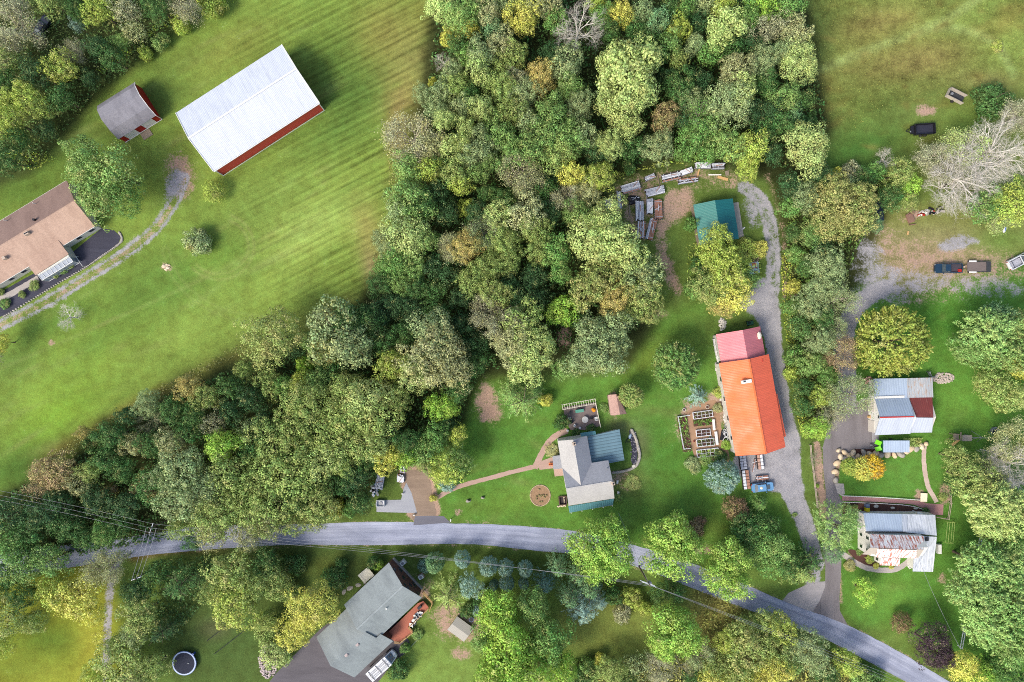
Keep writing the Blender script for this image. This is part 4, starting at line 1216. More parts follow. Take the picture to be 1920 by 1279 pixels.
1020 356 24 B dg 0 9
1035 335 20 B dk 0 8
975 330 32 H tn 2 12|tan-pink twiggy tree in the middle of the upper wood
1000 345 20 H tn 3 10
1030 400 26 B dk 0 9
1080 400 28 O g 1 10
984 405 36 O tn 1 13
1000 430 28 O ol 1 12
1135 413 40 B pg 3 13|
1101 452 44 B pg 3 14|
1150 458 44 B pg 2 14|pale green tree touching the lower end of the lumber stacks
1120 425 30 B ol 2 13|
1041 472 32 B mg 0 11
1050 510 24 B mg 0 11
1008 470 26 O ol 1 11
1175 490 34 O pg 3 12
1128 520 36 O ol 5 12
1100 545 36 O ol 6 12
1150 560 32 O or 4 11
1205 520 38 O gg 2 11
1200 555 34 O ol 4 11
1215 585 26 O ol 4 9
1170 590 24 O ol 3 9
1054 583 33 B lm 0 8|bright green round tree in a dark gap near the wood's lower edge
1085 600 18 K dg 0 5
1148 612 34 B gg 0 11
1110 630 38 B gg 0 12|
1090 670 38 B gg 0 12|
1130 665 40 B gg 1 12|wide grey-green tree at the wood's edge above the patio
1150 640 28 O gg 0 10
1060 690 24 O g 0 9
980 600 38 O ol 2 13
960 640 42 O tn 2 13
1000 650 40 O pg 2 13
985 685 36 O pg 1 12
945 610 28 H gy 1 12
980 752 42 L g 1 11|drooping green conifer beside the bare earth patch near the house
958 738 30 S g 0 11
1000 735 24 S g 0 9
1023 751 13 K yl 1 3|yellow bush at the foot of the drooping conifer
1182 741 23 D ol 3 5|cone-shaped olive bush leaning beside the brick-roofed shed
1054 792 15 K dg 1 3|dark bush at the left corner of the patio
1310 744 22 L bl 0 4|blue weeping conifer at the top of the vegetable garden
1336 475 34 O yg 1 10|yellow-green tree growing over the teal roof
1345 440 22 B yg 1 10
1360 510 36 O yg 3 10
1330 540 36 O ol 3 8
1375 555 34 O yl 3 8
1352 575 22 O or 4 6
1303 540 20 K mg 1 4
1320 500 22 K dg 1 4
1298 420 14 K mg 0 4
1398 528 24 O g 1 6
1390 500 20 O yg 2 5
1400 470 22 K yg 3 2
1425 465 16 K yl 2 2
833 22 34 B pg 0 11
862 40 32 B g 0 12
890 18 26 B g 0 12
913 27 26 O tn 1 12
880 60 16 B yl 0 9
845 68 18 K yl 1 6
862 90 24 B dg 0 9
880 110 22 B mg 0 9
925 62 24 B bg 0 10
900 110 30 B gg 0 12
898 128 22 B pg 0 12
940 88 28 O tn 2 11
965 110 26 O ol 2 11
930 120 22 O ol 2 10
905 152 20 B pg 0 11
832 118 15 N wt 0 6|small grey twiggy bush at the field edge of the upper wood
850 140 22 O gg 1 9
813 156 9 K yl 0 5
796 182 20 O gg 1 9
828 178 24 O gg 0 9
858 165 24 O ol 1 10
885 180 20 B dg 0 9
945 172 32 O ol 1 12
968 155 22 O gy 1 10
900 208 26 B pg 1 13
868 205 20 B gg 1 12
836 230 22 B pg 1 12
820 210 22 O gg 0 9
876 248 20 B pg 0 12
900 258 20 B gg 0 12
860 228 14 B dk 0 9
926 235 22 B g 0 11
940 262 28 B g 0 12
960 290 26 B g 0 12
846 285 22 B pg 0 12
868 275 18 B pg 1 12
890 295 28 B gg 1 12
915 285 22 B gg 0 12
776 266 40 H gy 4 9|pale grey-tan tree bulging out of the wood towards the white-roofed barn
810 280 28 O tn 3 9
766 318 30 B g 0 10
806 322 24 B yg 1 11
832 312 20 B dg 0 9
860 325 32 B ol 2 12
865 350 20 B yg 2 11
900 325 22 B g 0 11
925 310 22 B g 0 11
770 376 40 B g 0 12|large dark-rimmed green tree on the wood's field side, facing the round bush in the field
750 400 26 B gg 0 11
800 385 26 B dg 0 10
825 360 24 B dk 0 9
840 400 24 B dk 0 8
873 388 18 K yg 1 5
914 364 18 B dg 1 8
900 400 26 B dk 0 8
935 405 28 O pg 2 12
945 375 22 O dg 0 9
766 445 44 B pg 0 11
800 450 24 O g 1 10
728 455 28 O gg 1 9
742 492 30 B mg 0 9
775 500 26 O g 0 9
718 505 20 O mg 0 7
715 534 26 B dg 0 8
782 540 26 B dg 0 8
750 530 24 O g 0 8
816 500 24 B dk 0 8
843 515 24 B dk 0 8
816 545 24 B dg 0 8
850 470 22 H tn 1 10
876 462 30 O or 3 12
905 440 26 H gg 0 11
917 500 30 O ol 1 11
945 455 30 O ol 1 12
955 490 24 O ol 2 11
885 530 28 O ol 1 11
927 548 30 O ol 3 12
910 585 26 H gy 2 11
866 560 24 B dk 0 8
955 530 24 B dk 0 8
1000 520 28 B dk 0 8
975 560 24 B dk 0 8
1010 560 22 B dk 0 8
708 592 26 B dk 0 8
740 570 26 B dk 0 7
775 580 26 B dk 0 7
820 590 26 O dg 0 8
631 625 56 O gg 2 14|large grey-green tree at the lower left rim of the wood
610 655 30 O ol 5 12
655 600 32 O dg 0 12
690 605 34 B dg 0 10
672 650 36 O gg 1 13
571 686 16 K lm 1 6
590 640 22 O g 2 10
558 655 18 B dk 0 8
720 640 30 B dg 0 9
760 625 26 O dg 0 9
815 625 44 O gg 1 13
810 672 56 O tn 4 15|widest tree of the lower wood, grey-tan with thin leaf
850 690 38 O tn 4 13
780 700 34 O pg 3 13
735 688 32 O yg 4 11
836 765 26 B lm 0 8|bright lime tree on the wood's edge left of the bare earth patch
812 758 18 B lm 0 8
860 730 24 O dg 1 9
895 680 28 B dg 0 8
880 650 24 B dk 0 8
870 610 26 B dk 0 8
900 640 22 B dk 0 8
625 697 28 B dg 0 9
600 715 26 B g 0 10
581 748 42 O ol 2 13
557 788 34 O ol 2 12
570 715 22 B yg 1 10
655 725 34 B ol 2 12
690 745 46 B pg 3 14|pale clumpy tree in the middle of the lower wood
655 775 40 B ol 2 13
715 780 42 B ol 3 13
745 745 26 O ol 3 12
614 808 44 O ol 2 12
513 822 44 O ol 2 12
480 835 28 O dg 1 10
560 840 36 O ol 2 12
547 884 50 O ol 1 13
490 885 36 O ol 1 12
513 936 42 O ol 2 12
594 934 42 O ol 3 11
560 930 30 O dg 1 10
500 975 28 O tn 3 10
548 975 26 O ol 2 9
590 972 22 O ol 2 8
614 860 38 O pg 2 12
675 826 42 O ol 2 12
710 830 28 O pg 2 11
762 825 30 B dg 0 10
740 800 20 B dk 0 8
795 850 26 B g 0 9
816 820 30 B mg 0 9
860 815 20 B yg 1 7
838 795 18 B dk 0 7
665 892 30 B dk 0 9
640 905 26 O dg 0 9
678 938 24 B dg 1 7
630 952 18 K yl 1 5|yellow bush at the roadside left of the small parking slab
655 955 16 K mg 1 4
650 870 26 O ol 1 10
722 862 24 O yl 3 9|yellow tree above the junk trailers by the parking slab
765 858 22 B lm 1 9
740 845 22 B yl 1 9
690 865 22 O dg 1 9
802 868 20 O ol 2 9
838 878 34 O yg 2 9
860 860 26 O g 1 9
838 910 15 K bl 0 2|blue-leaved juniper bush at the outer end of the brick walk
855 890 14 K dg 0 3
812 934 7 K yl 0 1.5
1460 1172 28 O yg 4 9
1432 1160 24 O ol 3 8
1396 1175 26 O ol 3 8
1396 1212 44 O ol 5 10
1365 1200 26 O yg 3 8
1440 1215 30 O ol 3 9
1450 1248 30 O yl 3 10
1504 1212 36 O gg 2 9
1478 1240 24 O g 1 8
1530 1238 26 O gg 1 8
1584 1240 26 B yg 2 7
1545 1265 26 O dg 1 7
1638 1272 20 K dg 0 4
1610 1265 20 K g 1 4
1340 1245 28 O ol 2 8
1310 1225 22 H gg 2 7
1330 1272 26 B yl 2 8
1380 1265 30 O ol 2 9
1415 1270 26 O yl 3 9
1275 1248 24 N gy 0 6|grey-purple twiggy thicket at the bottom edge below the pale round tree
1235 1250 22 H gy 1 6
1195 1245 24 W gg 1 6
1148 1255 28 O ol 1 7
1125 1238 12 K yl 2 3|yellow-flowering bush in the thicket along the bottom edge
1105 1258 22 K g 1 4
1085 1270 22 K dg 2 4
1175 1275 22 O dg 1 6
1300 1272 20 O dg 1 6
'''
LAND = [('white-roofed machine barn', 470, 205), ('small gambrel-roofed barn', 240, 208), ('tan-roofed house', 80, 440), ('grey-green roofed house', 690, 1160), ('slate-roofed house', 1100, 880), ('orange barn roof', 1410, 760), ('pink roof', 1388, 645),
        ('teal roof', 1345, 410), ('lumber stacks', 1225, 385), ('metal-roofed barn', 1695, 760), ('rusty-roofed house', 1690, 1015), ('black trailer', 1725, 245), ('wooden box trailer', 1788, 183), ('dark pickup', 1773, 503), ('white truck', 1905, 490), ('round trampoline', 350, 1240),
        ('bare earth patch', 915, 760), ('bare grey tree', 1084, 60), ('yellow-lime wood tree', 1068, 330), ('lime wood tree', 425, 832), ('lime edge tree', 836, 765), ('bright tree in the dark gap', 1054, 583), ('tan-pink twiggy tree', 975, 330), ('orange-tinted belt tree', 358, 726), ('olive-yellow field tree', 513, 634), ('russet clearing tree', 1246, 223),
        ('grey-tan bulging tree', 776, 266), ('parking slab', 745, 945), ('leaning utility pole', 262, 1085), ('utility pole below the road', 1215, 1100), ('pole top over the road', 285, 985), ('wooden play set', 1805, 818), ('maroon tree', 1743, 1207), ('olive and orange tree', 1574, 393), ('patio', 1090, 785), ('vegetable garden', 1310, 810), ('tall pale wood tree', 1175, 150), ('round bush in the field', 370, 452),
        ('bottom right road end', 1780, 1279), ('top left corner', 0, 0), ('top right corner of the wood', 1490, 10), ('gravel lane bend', 1440, 345), ('yellow tree above the junk trailers', 722, 862), ('widest lower-wood tree', 810, 672), ('pale clumpy lower-wood tree', 690, 745), ('pink-flowering shrubs', 285, 905), ('top field corner of the wood', 815, 5)]
def direction(dx, dy):
    a = math.degrees(math.atan2(-dy, dx)) % 360
    return ['right of', 'upper right of', 'above', 'upper left of', 'left of', 'lower left of', 'below', 'lower right of'][int((a + 22.5) // 45) % 8]
ORD = ['nearest', 'second nearest', 'third nearest', 'fourth nearest', 'fifth nearest', 'sixth nearest', 'seventh nearest', 'eighth nearest', 'ninth nearest', 'tenth nearest', 'eleventh nearest', 'twelfth nearest', 'thirteenth nearest', 'fourteenth nearest', 'fifteenth nearest']
rows = []; extra = []
for line in TREES.strip().split('\n'):
    d, bar, lab = line.partition('|'); t = d.split()
    (extra if bar and not lab.strip() else rows).append([float(t[0]), float(t[1]), float(t[2]), t[3], t[4], int(t[5]), float(t[6]), lab.strip()])
# the smallest leafy trees of the wood go into one mass; the 290 that show largest stay single
BROAD = [r_ for r_ in rows if r_[3] in 'BOWA']
BROAD.sort(key=lambda r_: -(r_[2] + (100 if r_[7] else 0)))
MASS = BROAD[290:]
rows = [r_ for r_ in rows if not any(r_ is q for q in MASS)]
# nearest landmark, then rank among all the trees that use it in the same direction
for r_ in rows:
    r_.append(min(range(len(LAND)), key=lambda i: math.hypot(r_[0] - LAND[i][1], r_[1] - LAND[i][2])))
def autolabel(i):
    x, y, rad, k, tone, au, h, lab, L = rows[i]
    nm, lx, ly = LAND[L]; dr = direction(x - lx, y - ly)
    same = [j for j, q in enumerate(rows) if q[8] == L and direction(q[0] - lx, q[1] - ly) == dr and KIND[q[3]][1] == KIND[k][1]]
    same.sort(key=lambda j: math.hypot(rows[j][0] - lx, rows[j][1] - ly)); rk = same.index(i)
    size = 'large ' if rad >= 40 else ('small ' if rad < 19 else '')
    if k in 'UL' : size = ''
    rank = '' if len(same) == 1 else ', ' + ORD[rk]
    return f"{size}{TONE[tone]} {KIND[k][2]} {dr} the {nm}{rank}"
def region(x, y):
    if inp((x, y), woods_b): return 'trees and bushes of the central wood'
    if inp((x, y), hedge_b): return 'trees and bushes of the hedgerow between the drives'
    if x < 420 and y < 340: return 'trees and bushes of the top left thicket'
    if y > 1090 and 1060 < x < 1660: return 'trees and bushes along the bottom edge'
    if x < 700 and y > 1020: return 'trees and bushes of the lower left gardens'
    return None
def inp(p, pl): return bool(inpoly(pl, np.array([p[0]]), np.array([p[1]]))[0])
woods_b = [(780, -90), (1530, -90), (1560, 240), (1480, 330), (1300, 300), (1150, 345), (1130, 440), (1260, 600), (1180, 720), (900, 780), (870, 900), (700, 900), (690, 985), (350, 1030), (60, 1090), (-90, 1090), (-90, 900), (100, 840), (330, 690), (460, 580), (640, 560), (690, 480), (720, 220)]
hedge_b = [(1450, 310), (1720, 270), (1720, 400), (1640, 470), (1620, 600), (1620, 800), (1480, 830), (1460, 420)]
ROOTS = []
for i, (x, y, rad, k, tone, au, h, lab, L) in enumerate(rows):
    rr = random.Random(1000 + i)
    opts = PROTO[k]; pr = opts[(i * 7 + int(x)) % len(opts)]
    name, cat, _ = KIND[k]
    Ht = h or pr[3]; z = Ht * .55
    g = G(x, y, z)
    R_w = rad * K * (1 - z / CAMH) * 1.06
    root = bpy.data.objects.new(name, None); link(root); root.empty_display_size = .5
    root.location = (g.x, g.y, 0); root.rotation_euler = (0, 0, rr.uniform(0, 6.28))
    s = R_w / pr[2]; sz = Ht / pr[3]
    root.scale = (s, s, sz)
    ROOTS.append((x, y, root, pr, lab))
    label = lab or autolabel(i)
    tag(root, label, cat, region(x, y))
    col = PALE[tone]; jit = rr.uniform(.88, 1.12)
    c3 = C(*col, k=LK * jit)
    cr = bpy.data.objects.new(pr[4], pr[0]); link(cr); cr.parent = root
    tk = bpy.data.objects.new('trunk', pr[1]); link(tk); tk.parent = root
    if k == 'N':
        cr.color = (*C(*col, k=.85), 1); tk.color = (*C(*col, k=.8), 1)
    elif k == 'H':
        bb = bpy.data.objects.new('branches', pr[5]); link(bb); bb.parent = root; bb.color = (*C(188, 176, 158, k=.7), 1); tk.color = (*C(150, 138, 120, k=.7), 1)
        cr.color = (*c3, au / 9)
    else:
        cr.color = (*c3, au / 9)
# further big limbs of the wide trees: one tree, several crown masses
for i, (x, y, rad, k, tone, au, h, lab) in enumerate(extra):
    rr = random.Random(5000 + i)
    x0_, y0_, root, pr0, _l = min([q for q in ROOTS if q[4]], key=lambda q: math.hypot(q[0] - x, q[1] - y))
    pr = PROTO[k][(i * 3) % len(PROTO[k])]
    g = G(x, y, h * .55); s = rad * K * (1 - h * .55 / CAMH) * 1.06 / pr[2]; sz = h / pr[3]
    Mr = Matrix.Translation(root.location) @ Matrix.Rotation(root.rotation_euler.z, 4, 'Z') @ Matrix.Diagonal((*root.scale, 1))
    Md = Matrix.Translation((g.x, g.y, 0)) @ Matrix.Rotation(rr.uniform(0, 6.28), 4, 'Z') @ Matrix.Diagonal((s, s, sz, 1))
    cr = bpy.data.objects.new('crown', pr[0]); link(cr); cr.parent = root; cr.matrix_local = Mr.inverted() @ Md
    cr.color = (*C(*PALE[tone], k=(.85 if k == 'N' else LK) * rr.uniform(.92, 1.08)), au / 9)
    # the limb that carries it
    a = Mr.inverted() @ Vector((root.location.x, root.location.y, h * .25)); b_e = Mr.inverted() @ Vector((g.x, g.y, h * .55))
    mb = MB(); mb.tube(a, b_e, .16, .07, n=6)
    lo = bpy.data.objects.new('limb', mesh_from_mb(mb, 'limb', M_bark)); link(lo); lo.parent = root
# the many small trees between the big ones, as one mass with its own tints
M_mass = M_leaf.copy(); M_mass.name = 'leaves_by_attribute'
nn = M_mass.node_tree.nodes; ll = M_mass.node_tree.links
oi_ = [q for q in nn if q.bl_idname == 'ShaderNodeObjectInfo'][0]; at_ = nn.new('ShaderNodeAttribute'); at_.attribute_name = 'leaf_tint'
for lk in list(ll):
    if lk.from_node == oi_ and lk.from_socket.name in ('Color', 'Alpha'):
        to = lk.to_socket; nm_ = lk.from_socket.name; ll.remove(lk); ll.new(at_.outputs[nm_], to)
Vs = []; Cs = []
for i, (x, y, rad, k, tone, au, h, lab) in enumerate(MASS):
    rr = random.Random(9000 + i); r = np.random.default_rng(i)
    pr = PROTO[k][(i * 5) % len(PROTO[k])]; me = pr[0]
    co_ = np.empty(len(me.vertices) * 3, np.float32); me.vertices.foreach_get('co', co_); co_ = co_.reshape(-1, 4, 3)
    co_ = co_[r.random(len(co_)) < .6]; ctr = co_.mean(1, keepdims=True); co_ = ctr + (co_ - ctr) * 1.22
    g = G(x, y, h * .55); s = rad * K * (1 - h * .55 / CAMH) * 1.06 / pr[2]; a = rr.uniform(0, 6.28)
    X = co_[..., 0] * s; Y = co_[..., 1] * s
    W_ = np.stack([X * math.cos(a) - Y * math.sin(a) + g.x, X * math.sin(a) + Y * math.cos(a) + g.y, co_[..., 2] * h / pr[3]], -1)
    Vs.append(W_.reshape(-1, 3)); c3 = C(*PALE[tone], k=LK * rr.uniform(.88, 1.12)); Cs.append(np.tile(np.array([*c3, au / 9], np.float32), (W_.shape[0] * 4, 1)))
VV = np.vstack(Vs); me = leaf_obj_mesh('small_trees', VV, np.arange(len(VV)).reshape(-1, 4), M_mass)
at2 = me.attributes.new('leaf_tint', 'FLOAT_COLOR', 'POINT'); at2.data.foreach_set('color', np.vstack(Cs).astype(np.float32).ravel())
sm = link(bpy.data.objects.new('small_trees', me)); tag(sm, 'small crowded trees filling the gaps between the big trees of the wood', 'trees', None, 'stuff')
print('MASS', len(MASS), len(VV) // 4)
# ------------------------------------------------------------------ undergrowth that nobody could count
def scatter_cover(name, label, polys, dens, leaf, col, au, hmax, seed, ridge=1.0):
    r = np.random.default_rng(seed); Ps = []; Ns = []
    for pl in polys:
        xs = [p[0] for p in pl]; ys = [p[1] for p in pl]
        area = (max(xs) - min(xs)) * (max(ys) - min(ys)) * K * K; n = int(area * dens)
        X = r.uniform(min(xs), max(xs), n); Y = r.uniform(min(ys), max(ys), n)
        m = inpoly(pl, X, Y); X = X[m]; Y = Y[m]
        wx = (X - 960) * K; wy = (639.5 - Y) * K
        hum = .5 + .25 * np.sin(wx * 1.3 + 2 * np.sin(wy * .7)) + .25 * np.sin(wy * 1.7 + 1.7 * np.sin(wx * .9))
        z = hmax * (hum ** 1.3) * r.uniform(.55, 1.0, len(X)) + .1
        Ps.append(np.stack([wx, wy, z], 1)); Ns.append(r.normal(size=(len(X), 3)) * .6 + [0, 0, 1])
    P = np.vstack(Ps); V, Q = leaf_quads(P, np.vstack(Ns), leaf * r.uniform(.6, 1.5, len(P)), .5, r=r)
    o = link(bpy.data.objects.new(name, leaf_obj_mesh(name, V, Q))); o.color = (*C(*col, k=LK), au)
    tag(o, label, 'plants', None, 'stuff'); return o
scatter_cover('meadow_tufts', 'rough tufts of tall grass on the upper right meadow', [[(1520, -40), (1960, -40), (1960, 130), (1840, 170), (1700, 190), (1590, 250), (1510, 230)]], 5, .17, (120, 122, 58), 0, .3, 21)
scatter_cover('lane_edge_weeds', 'yellow-green weeds along the hedgerow side of the gravel lane', [[(1462, 480), (1480, 470), (1492, 560), (1490, 640), (1506, 740), (1512, 800), (1500, 815), (1486, 740), (1470, 620)]], 14, .3, (168, 176, 70), .3, .9, 22)
scatter_cover('hedge_foot_weeds', 'bright green weeds at the foot of the top left thicket', [[(195, 140), (300, 60), (410, 20), (470, -10), (430, -30), (330, 20), (240, 90), (180, 130)], [(-20, 300), (60, 320), (110, 300), (90, 285), (20, 285), (-20, 280)]], 12, .3, (146, 166, 62), .2, .9, 23)
scatter_cover('wood_edge_grass', 'long dry grass and brambles along the field edge of the wood', [[(700, 560), (712, 540), (700, 480), (712, 420), (730, 350), (725, 250), (742, 250), (752, 350), (735, 450), (730, 560), (640, 590), (520, 610), (470, 650), (330, 735), (200, 800), (110, 870), (95, 855), (190, 790), (320, 712), (460, 640)]], 7, .28, (140, 140, 84), .4, .6, 24)
inner = [(830, -60), (1490, -60), (1545, 230), (1470, 320), (1330, 270), (1150, 320), (1120, 400), (1230, 580), (1170, 640), (890, 700), (860, 800), (780, 870), (690, 900), (680, 960), (350, 1000), (100, 1050), (-60, 1050), (-60, 960), (110, 880), (330, 735), (560, 640), (720, 560), (745, 480), (730, 400), (800, 200)]
scatter_cover('undergrowth', 'dark leafy undergrowth on the floor of the central wood', [inner], 5.0, .55, (70, 100, 50), 0, 2.2, 5)
scatter_cover('hedge_undergrowth', 'tangled green growth filling the hedgerow between the two drives', [[(1478, 345), (1560, 320), (1700, 330), (1650, 400), (1600, 470), (1570, 560), (1560, 700), (1545, 800), (1500, 800), (1480, 600), (1472, 450)]], 8, .5, (104, 128, 60), .15, 1.8, 6)
scatter_cover('thicket_undergrowth', 'rough green growth under the top left thicket', [[(-60, -60), (430, -60), (300, 90), (180, 180), (60, 320), (-60, 340)]], 6, .5, (84, 106, 54), .1, 1.5, 7)
scatter_cover('weeds', 'tall yellowish weeds and brush along the bottom edge', [[(1085, 1238), (1310, 1232), (1400, 1190), (1500, 1195), (1640, 1270), (1640, 1300), (1060, 1300)], [(1300, 1100), (1400, 1140), (1390, 1200), (1300, 1190)]], 7, .45, (146, 146, 74), .35, 1.2, 8)
scatter_cover('weeds_by_shed', 'yellow-green weeds round the teal-roofed shed', [[(1285, 460), (1330, 450), (1425, 455), (1425, 520), (1380, 580), (1290, 560)], [(1140, 330), (1290, 290), (1330, 300), (1200, 322), (1150, 345)]], 8, .4, (132, 148, 62), .3, .9, 9)
scatter_cover('verge_weeds', 'dark green roadside growth in the lower left gardens', [[(-60, 940), (240, 960), (330, 1010), (130, 1040), (-60, 1060)], [(250, 1070), (400, 1050), (420, 1090), (330, 1190), (240, 1200)]], 6, .5, (70, 100, 52), .05, 1.4, 10)
# ================================================================== BUILDINGS
class Frame:
    def __init__(s, cx, cy, ang): s.M = Matrix.Translation((cx, cy, 0)) @ Matrix.Rotation(ang, 4, 'Z'); s.c = (cx, cy); s.a = ang
def rect(A, B, Cc, D, z):
    """A->B along the length, B->C across; photo pixels of the corners as they show at height z"""
    P = [G(*p, z) for p in (A, B, Cc, D)]
    c = sum(P, Vector()) / 4
    u = ((P[1] - P[0]) + (P[2] - P[3])) / 2; v = ((P[2] - P[1]) + (P[3] - P[0])) / 2
    return c.x, c.y, math.atan2(u.y, u.x), u.length, v.length
def building(name, A, B, Cc, D, z, label, cat, group=None):
    cx, cy, a, L, W = rect(A, B, Cc, D, z)
    t = thing(name, (cx, cy, 0), a, label, cat, group)
    return t, Frame(cx, cy, a), L, W
def gable(t, F, L, W, ze, zr, wallm, roofm, ov=.35, x0=None, x1=None, y0=None, y1=None, th=.14, endm=None, roofn='roof', walln='wall', ridge=None, z0=0):
    """box with gable ends, ridge along local x"""
    x0 = -L / 2 if x0 is None else x0; x1 = L / 2 if x1 is None else x1; y0 = -W / 2 if y0 is None else y0; y1 = W / 2 if y1 is None else y1
    ym = (y0 + y1) / 2 if ridge is None else ridge
    ix0, ix1, iy0, iy1 = x0 + ov, x1 - ov, y0 + ov, y1 - ov
    sl0 = (zr - ze) / (ym - y0); sl1 = (zr - ze) / (y1 - ym); d = th + .02
    za = ze + sl0 * ov - d; zb = ze + sl1 * ov - d; zt = zr - d
    mb = MB(F.M)
    vs = [(ix0, iy0, z0), (ix0, iy1, z0), (ix0, iy1, zb), (ix0, ym, zt), (ix0, iy0, za), (ix1, iy0, z0), (ix1, iy1, z0), (ix1, iy1, zb), (ix1, ym, zt), (ix1, iy0, za)]
    mb.add(vs, [(4, 3, 2, 1, 0), (5, 6, 7, 8, 9), (0, 5, 9, 4), (1, 2, 7, 6), (4, 9, 8, 3), (3, 8, 7, 2)])
    w = mb.build(walln, wallm, t)
    rb = MB(F.M)
    rb.add([(x0, y0, ze), (x1, y0, ze), (x1, ym, zr), (x0, ym, zr), (x1, y1, ze), (x0, y1, ze)] + [(x0, y0, ze - th), (x1, y0, ze - th), (x1, ym, zr - th), (x0, ym, zr - th), (x1, y1, ze - th), (x0, y1, ze - th)],
           [(0, 1, 2, 3), (3, 2, 4, 5), (7, 6, 9, 8), (8, 9, 11, 10), (0, 6, 7, 1), (4, 10, 11, 5), (0, 3, 9, 6), (3, 5, 11, 9), (1, 7, 8, 2), (2, 8, 10, 4)])
    r = rb.build(roofn, roofm, t)
    return w, r
def ridgecap(F, parent, xa, xb, y, z, mat, w=.35):
    MB(F.M).box((xa + xb) / 2, y, z + .03, xb - xa, w, .06).build('ridge_cap', mat, parent)
def win(F, t, x, y, z, w, h, face, fm=None, gm=None, name='window'):
    """window on a wall: face = 'x+','x-','y+','y-' in the frame"""
    fm = fm or white; gm = gm or glass
    if face[0] == 'y':
        s = 1 if face[1] == '+' else -1
        f = MB(F.M).box(x, y + s * .03, z, w, .06, h).build(name, fm, t)
        MB(F.M).box(x, y + s * .065, z, w - .2, .02, h - .2).build('pane', gm, f)
    else:
        s = 1 if face[1] == '+' else -1
        f = MB(F.M).box(x + s * .03, y, z, .06, w, h).build(name, fm, t)
        MB(F.M).box(x + s * .065, y, z, .02, w - .2, h - .2).build('pane', gm, f)
    return f
def door(F, t, x, y, z, w, h, face, m, name='door'):
    s = 1 if face[1] == '+' else -1
    if face[0] == 'y': return MB(F.M).box(x, y + s * .04, z, w, .08, h).build(name, m, t)
    return MB(F.M).box(x + s * .04, y, z, .08, w, h).build(name, m, t)
def pslab(t, name, pts, mat, th=.12):
    """roof plane through given photo pixels and heights"""
    return MB().slab([G(*p) for p in pts], th).build(name, mat, t)
def pwall(t, name, pts, z0, z1, mat):
    q = [G(p[0], p[1], p[2] if len(p) > 2 else 0) for p in pts]
    return MB().prism([(v.x, v.y) for v in q], z0, z1).build(name, mat, t)
# ---- white-roofed machine barn
M_wroof = metalroof('white_sheet_roof', C(226, 232, 242, .66), 'x', .3, ribdark=.95, var=.02)
M_redwall = boards('red_wall_sheets', C(222, 84, 74), 'x', .3, .08, .75, .5)
t, F, L, W = building('machine_barn', (400, 322), (598, 193), (529, 83.5), (330, 211), 4.3, 'long barn with a bright white sheet roof and red walls in the mown field', 'barn')
gable(t, F, L, W, 4.3, 6.9, M_redwall, M_wroof, ov=.22)
ridgecap(F, t, -L / 2, L / 2, 0, 6.92, white)
for sx in (-1, 1):
    mb = MB(F.M)
    for sy in (-1, 1):
        mb.tube((sx * (L / 2 + .02), sy * W / 2, 4.3), (sx * (L / 2 + .02), 0, 6.92), .09, n=6)
    mb.build('rake_trim', white, t)
    MB(F.M).box(sx * (L / 2 - .2), -W / 2 + .2, 2.05, .18, .18, 4.1).build('corner_trim', white, t)
for k in range(3): door(F, t, -L / 2 + .22, -3.5 + k * 3.5, 1.7, 2.9, 3.3, 'x-', white if k != 1 else offwhite)
MB(F.M).box(0, -W / 2 - .02, .12, L - .3, .05, .24).build('base_trim', white, t)
MB(F.M).box(0, -W / 2 - .1, 4.2, L, .14, .14).build('gutter', white, t)
# ---- small gambrel barn
M_greysh = shingle('grey_shingle', C(150, 148, 154), C(112, 110, 116), .7)
t, F, L, W = building('gambrel_barn', (225, 260.5), (292, 216), (253, 155), (179, 199.5), 2.7, 'small grey-roofed gambrel barn with red end wall and white doors', 'barn')
hw = W / 2; prof = [(-hw, 2.7), (-hw * .62, 4.15), (0, 4.95), (hw * .62, 4.15), (hw, 2.7)]
mb = MB(F.M); vs = []
for x in (-L / 2, L / 2):
    for (y, z) in prof: vs.append((x, y, z))
    for (y, z) in prof: vs.append((x, y * .985, z - .14))
fs = [(i, 10 + i, 11 + i, i + 1) for i in range(4)] + [(5 + i, 6 + i, 16 + i, 15 + i) for i in range(4)] + [(0, 5, 15, 10), (4, 14, 19, 9)]
for b0 in (0, 10): fs += [(b0 + i, b0 + i + 1, b0 + 6 + i, b0 + 5 + i) for i in range(4)]
mb.add(vs, fs); mb.build('roof', M_greysh, t)
mb = MB(F.M); vs = []; q = [(-hw + .25, 0)] + [(y * .94, z - .2) for y, z in prof] + [(hw - .25, 0)]
for x in (-L / 2 + .12, L / 2 - .12): vs += [(x, y, z) for y, z in q]
mb.add(vs, [tuple(range(7)), tuple(range(13, 6, -1))] + [(i, 7 + i, 7 + (i + 1) % 7, (i + 1) % 7) for i in range(7)])
mb.build('wall', plain('barn_red', C(166, 30, 26), .6, .1), t)
mb = MB(F.M)
for (y, z), (y2, z2) in zip(prof[:-1], prof[1:]): mb.tube((L / 2 + .03, y, z), (L / 2 + .03, y2, z2), .07, n=5)
mb.tube((L / 2 + .03, -hw + .2, 0), (L / 2 + .03, -hw, 2.7), .07, n=5); mb.build('rake_trim', white, t)
for x in (-2.05, 2.05): door(F, t, x, -hw + .25, 1.2, 2.5, 2.3, 'y-', white)
MB(F.M).box(0, -hw + .15, .06, L, .1, .12).build('base_trim', white, t)
MB(F.M).box(0.1, -hw - .75, .05, 2.2, 1.5, .1).build('ramp', wood, t)
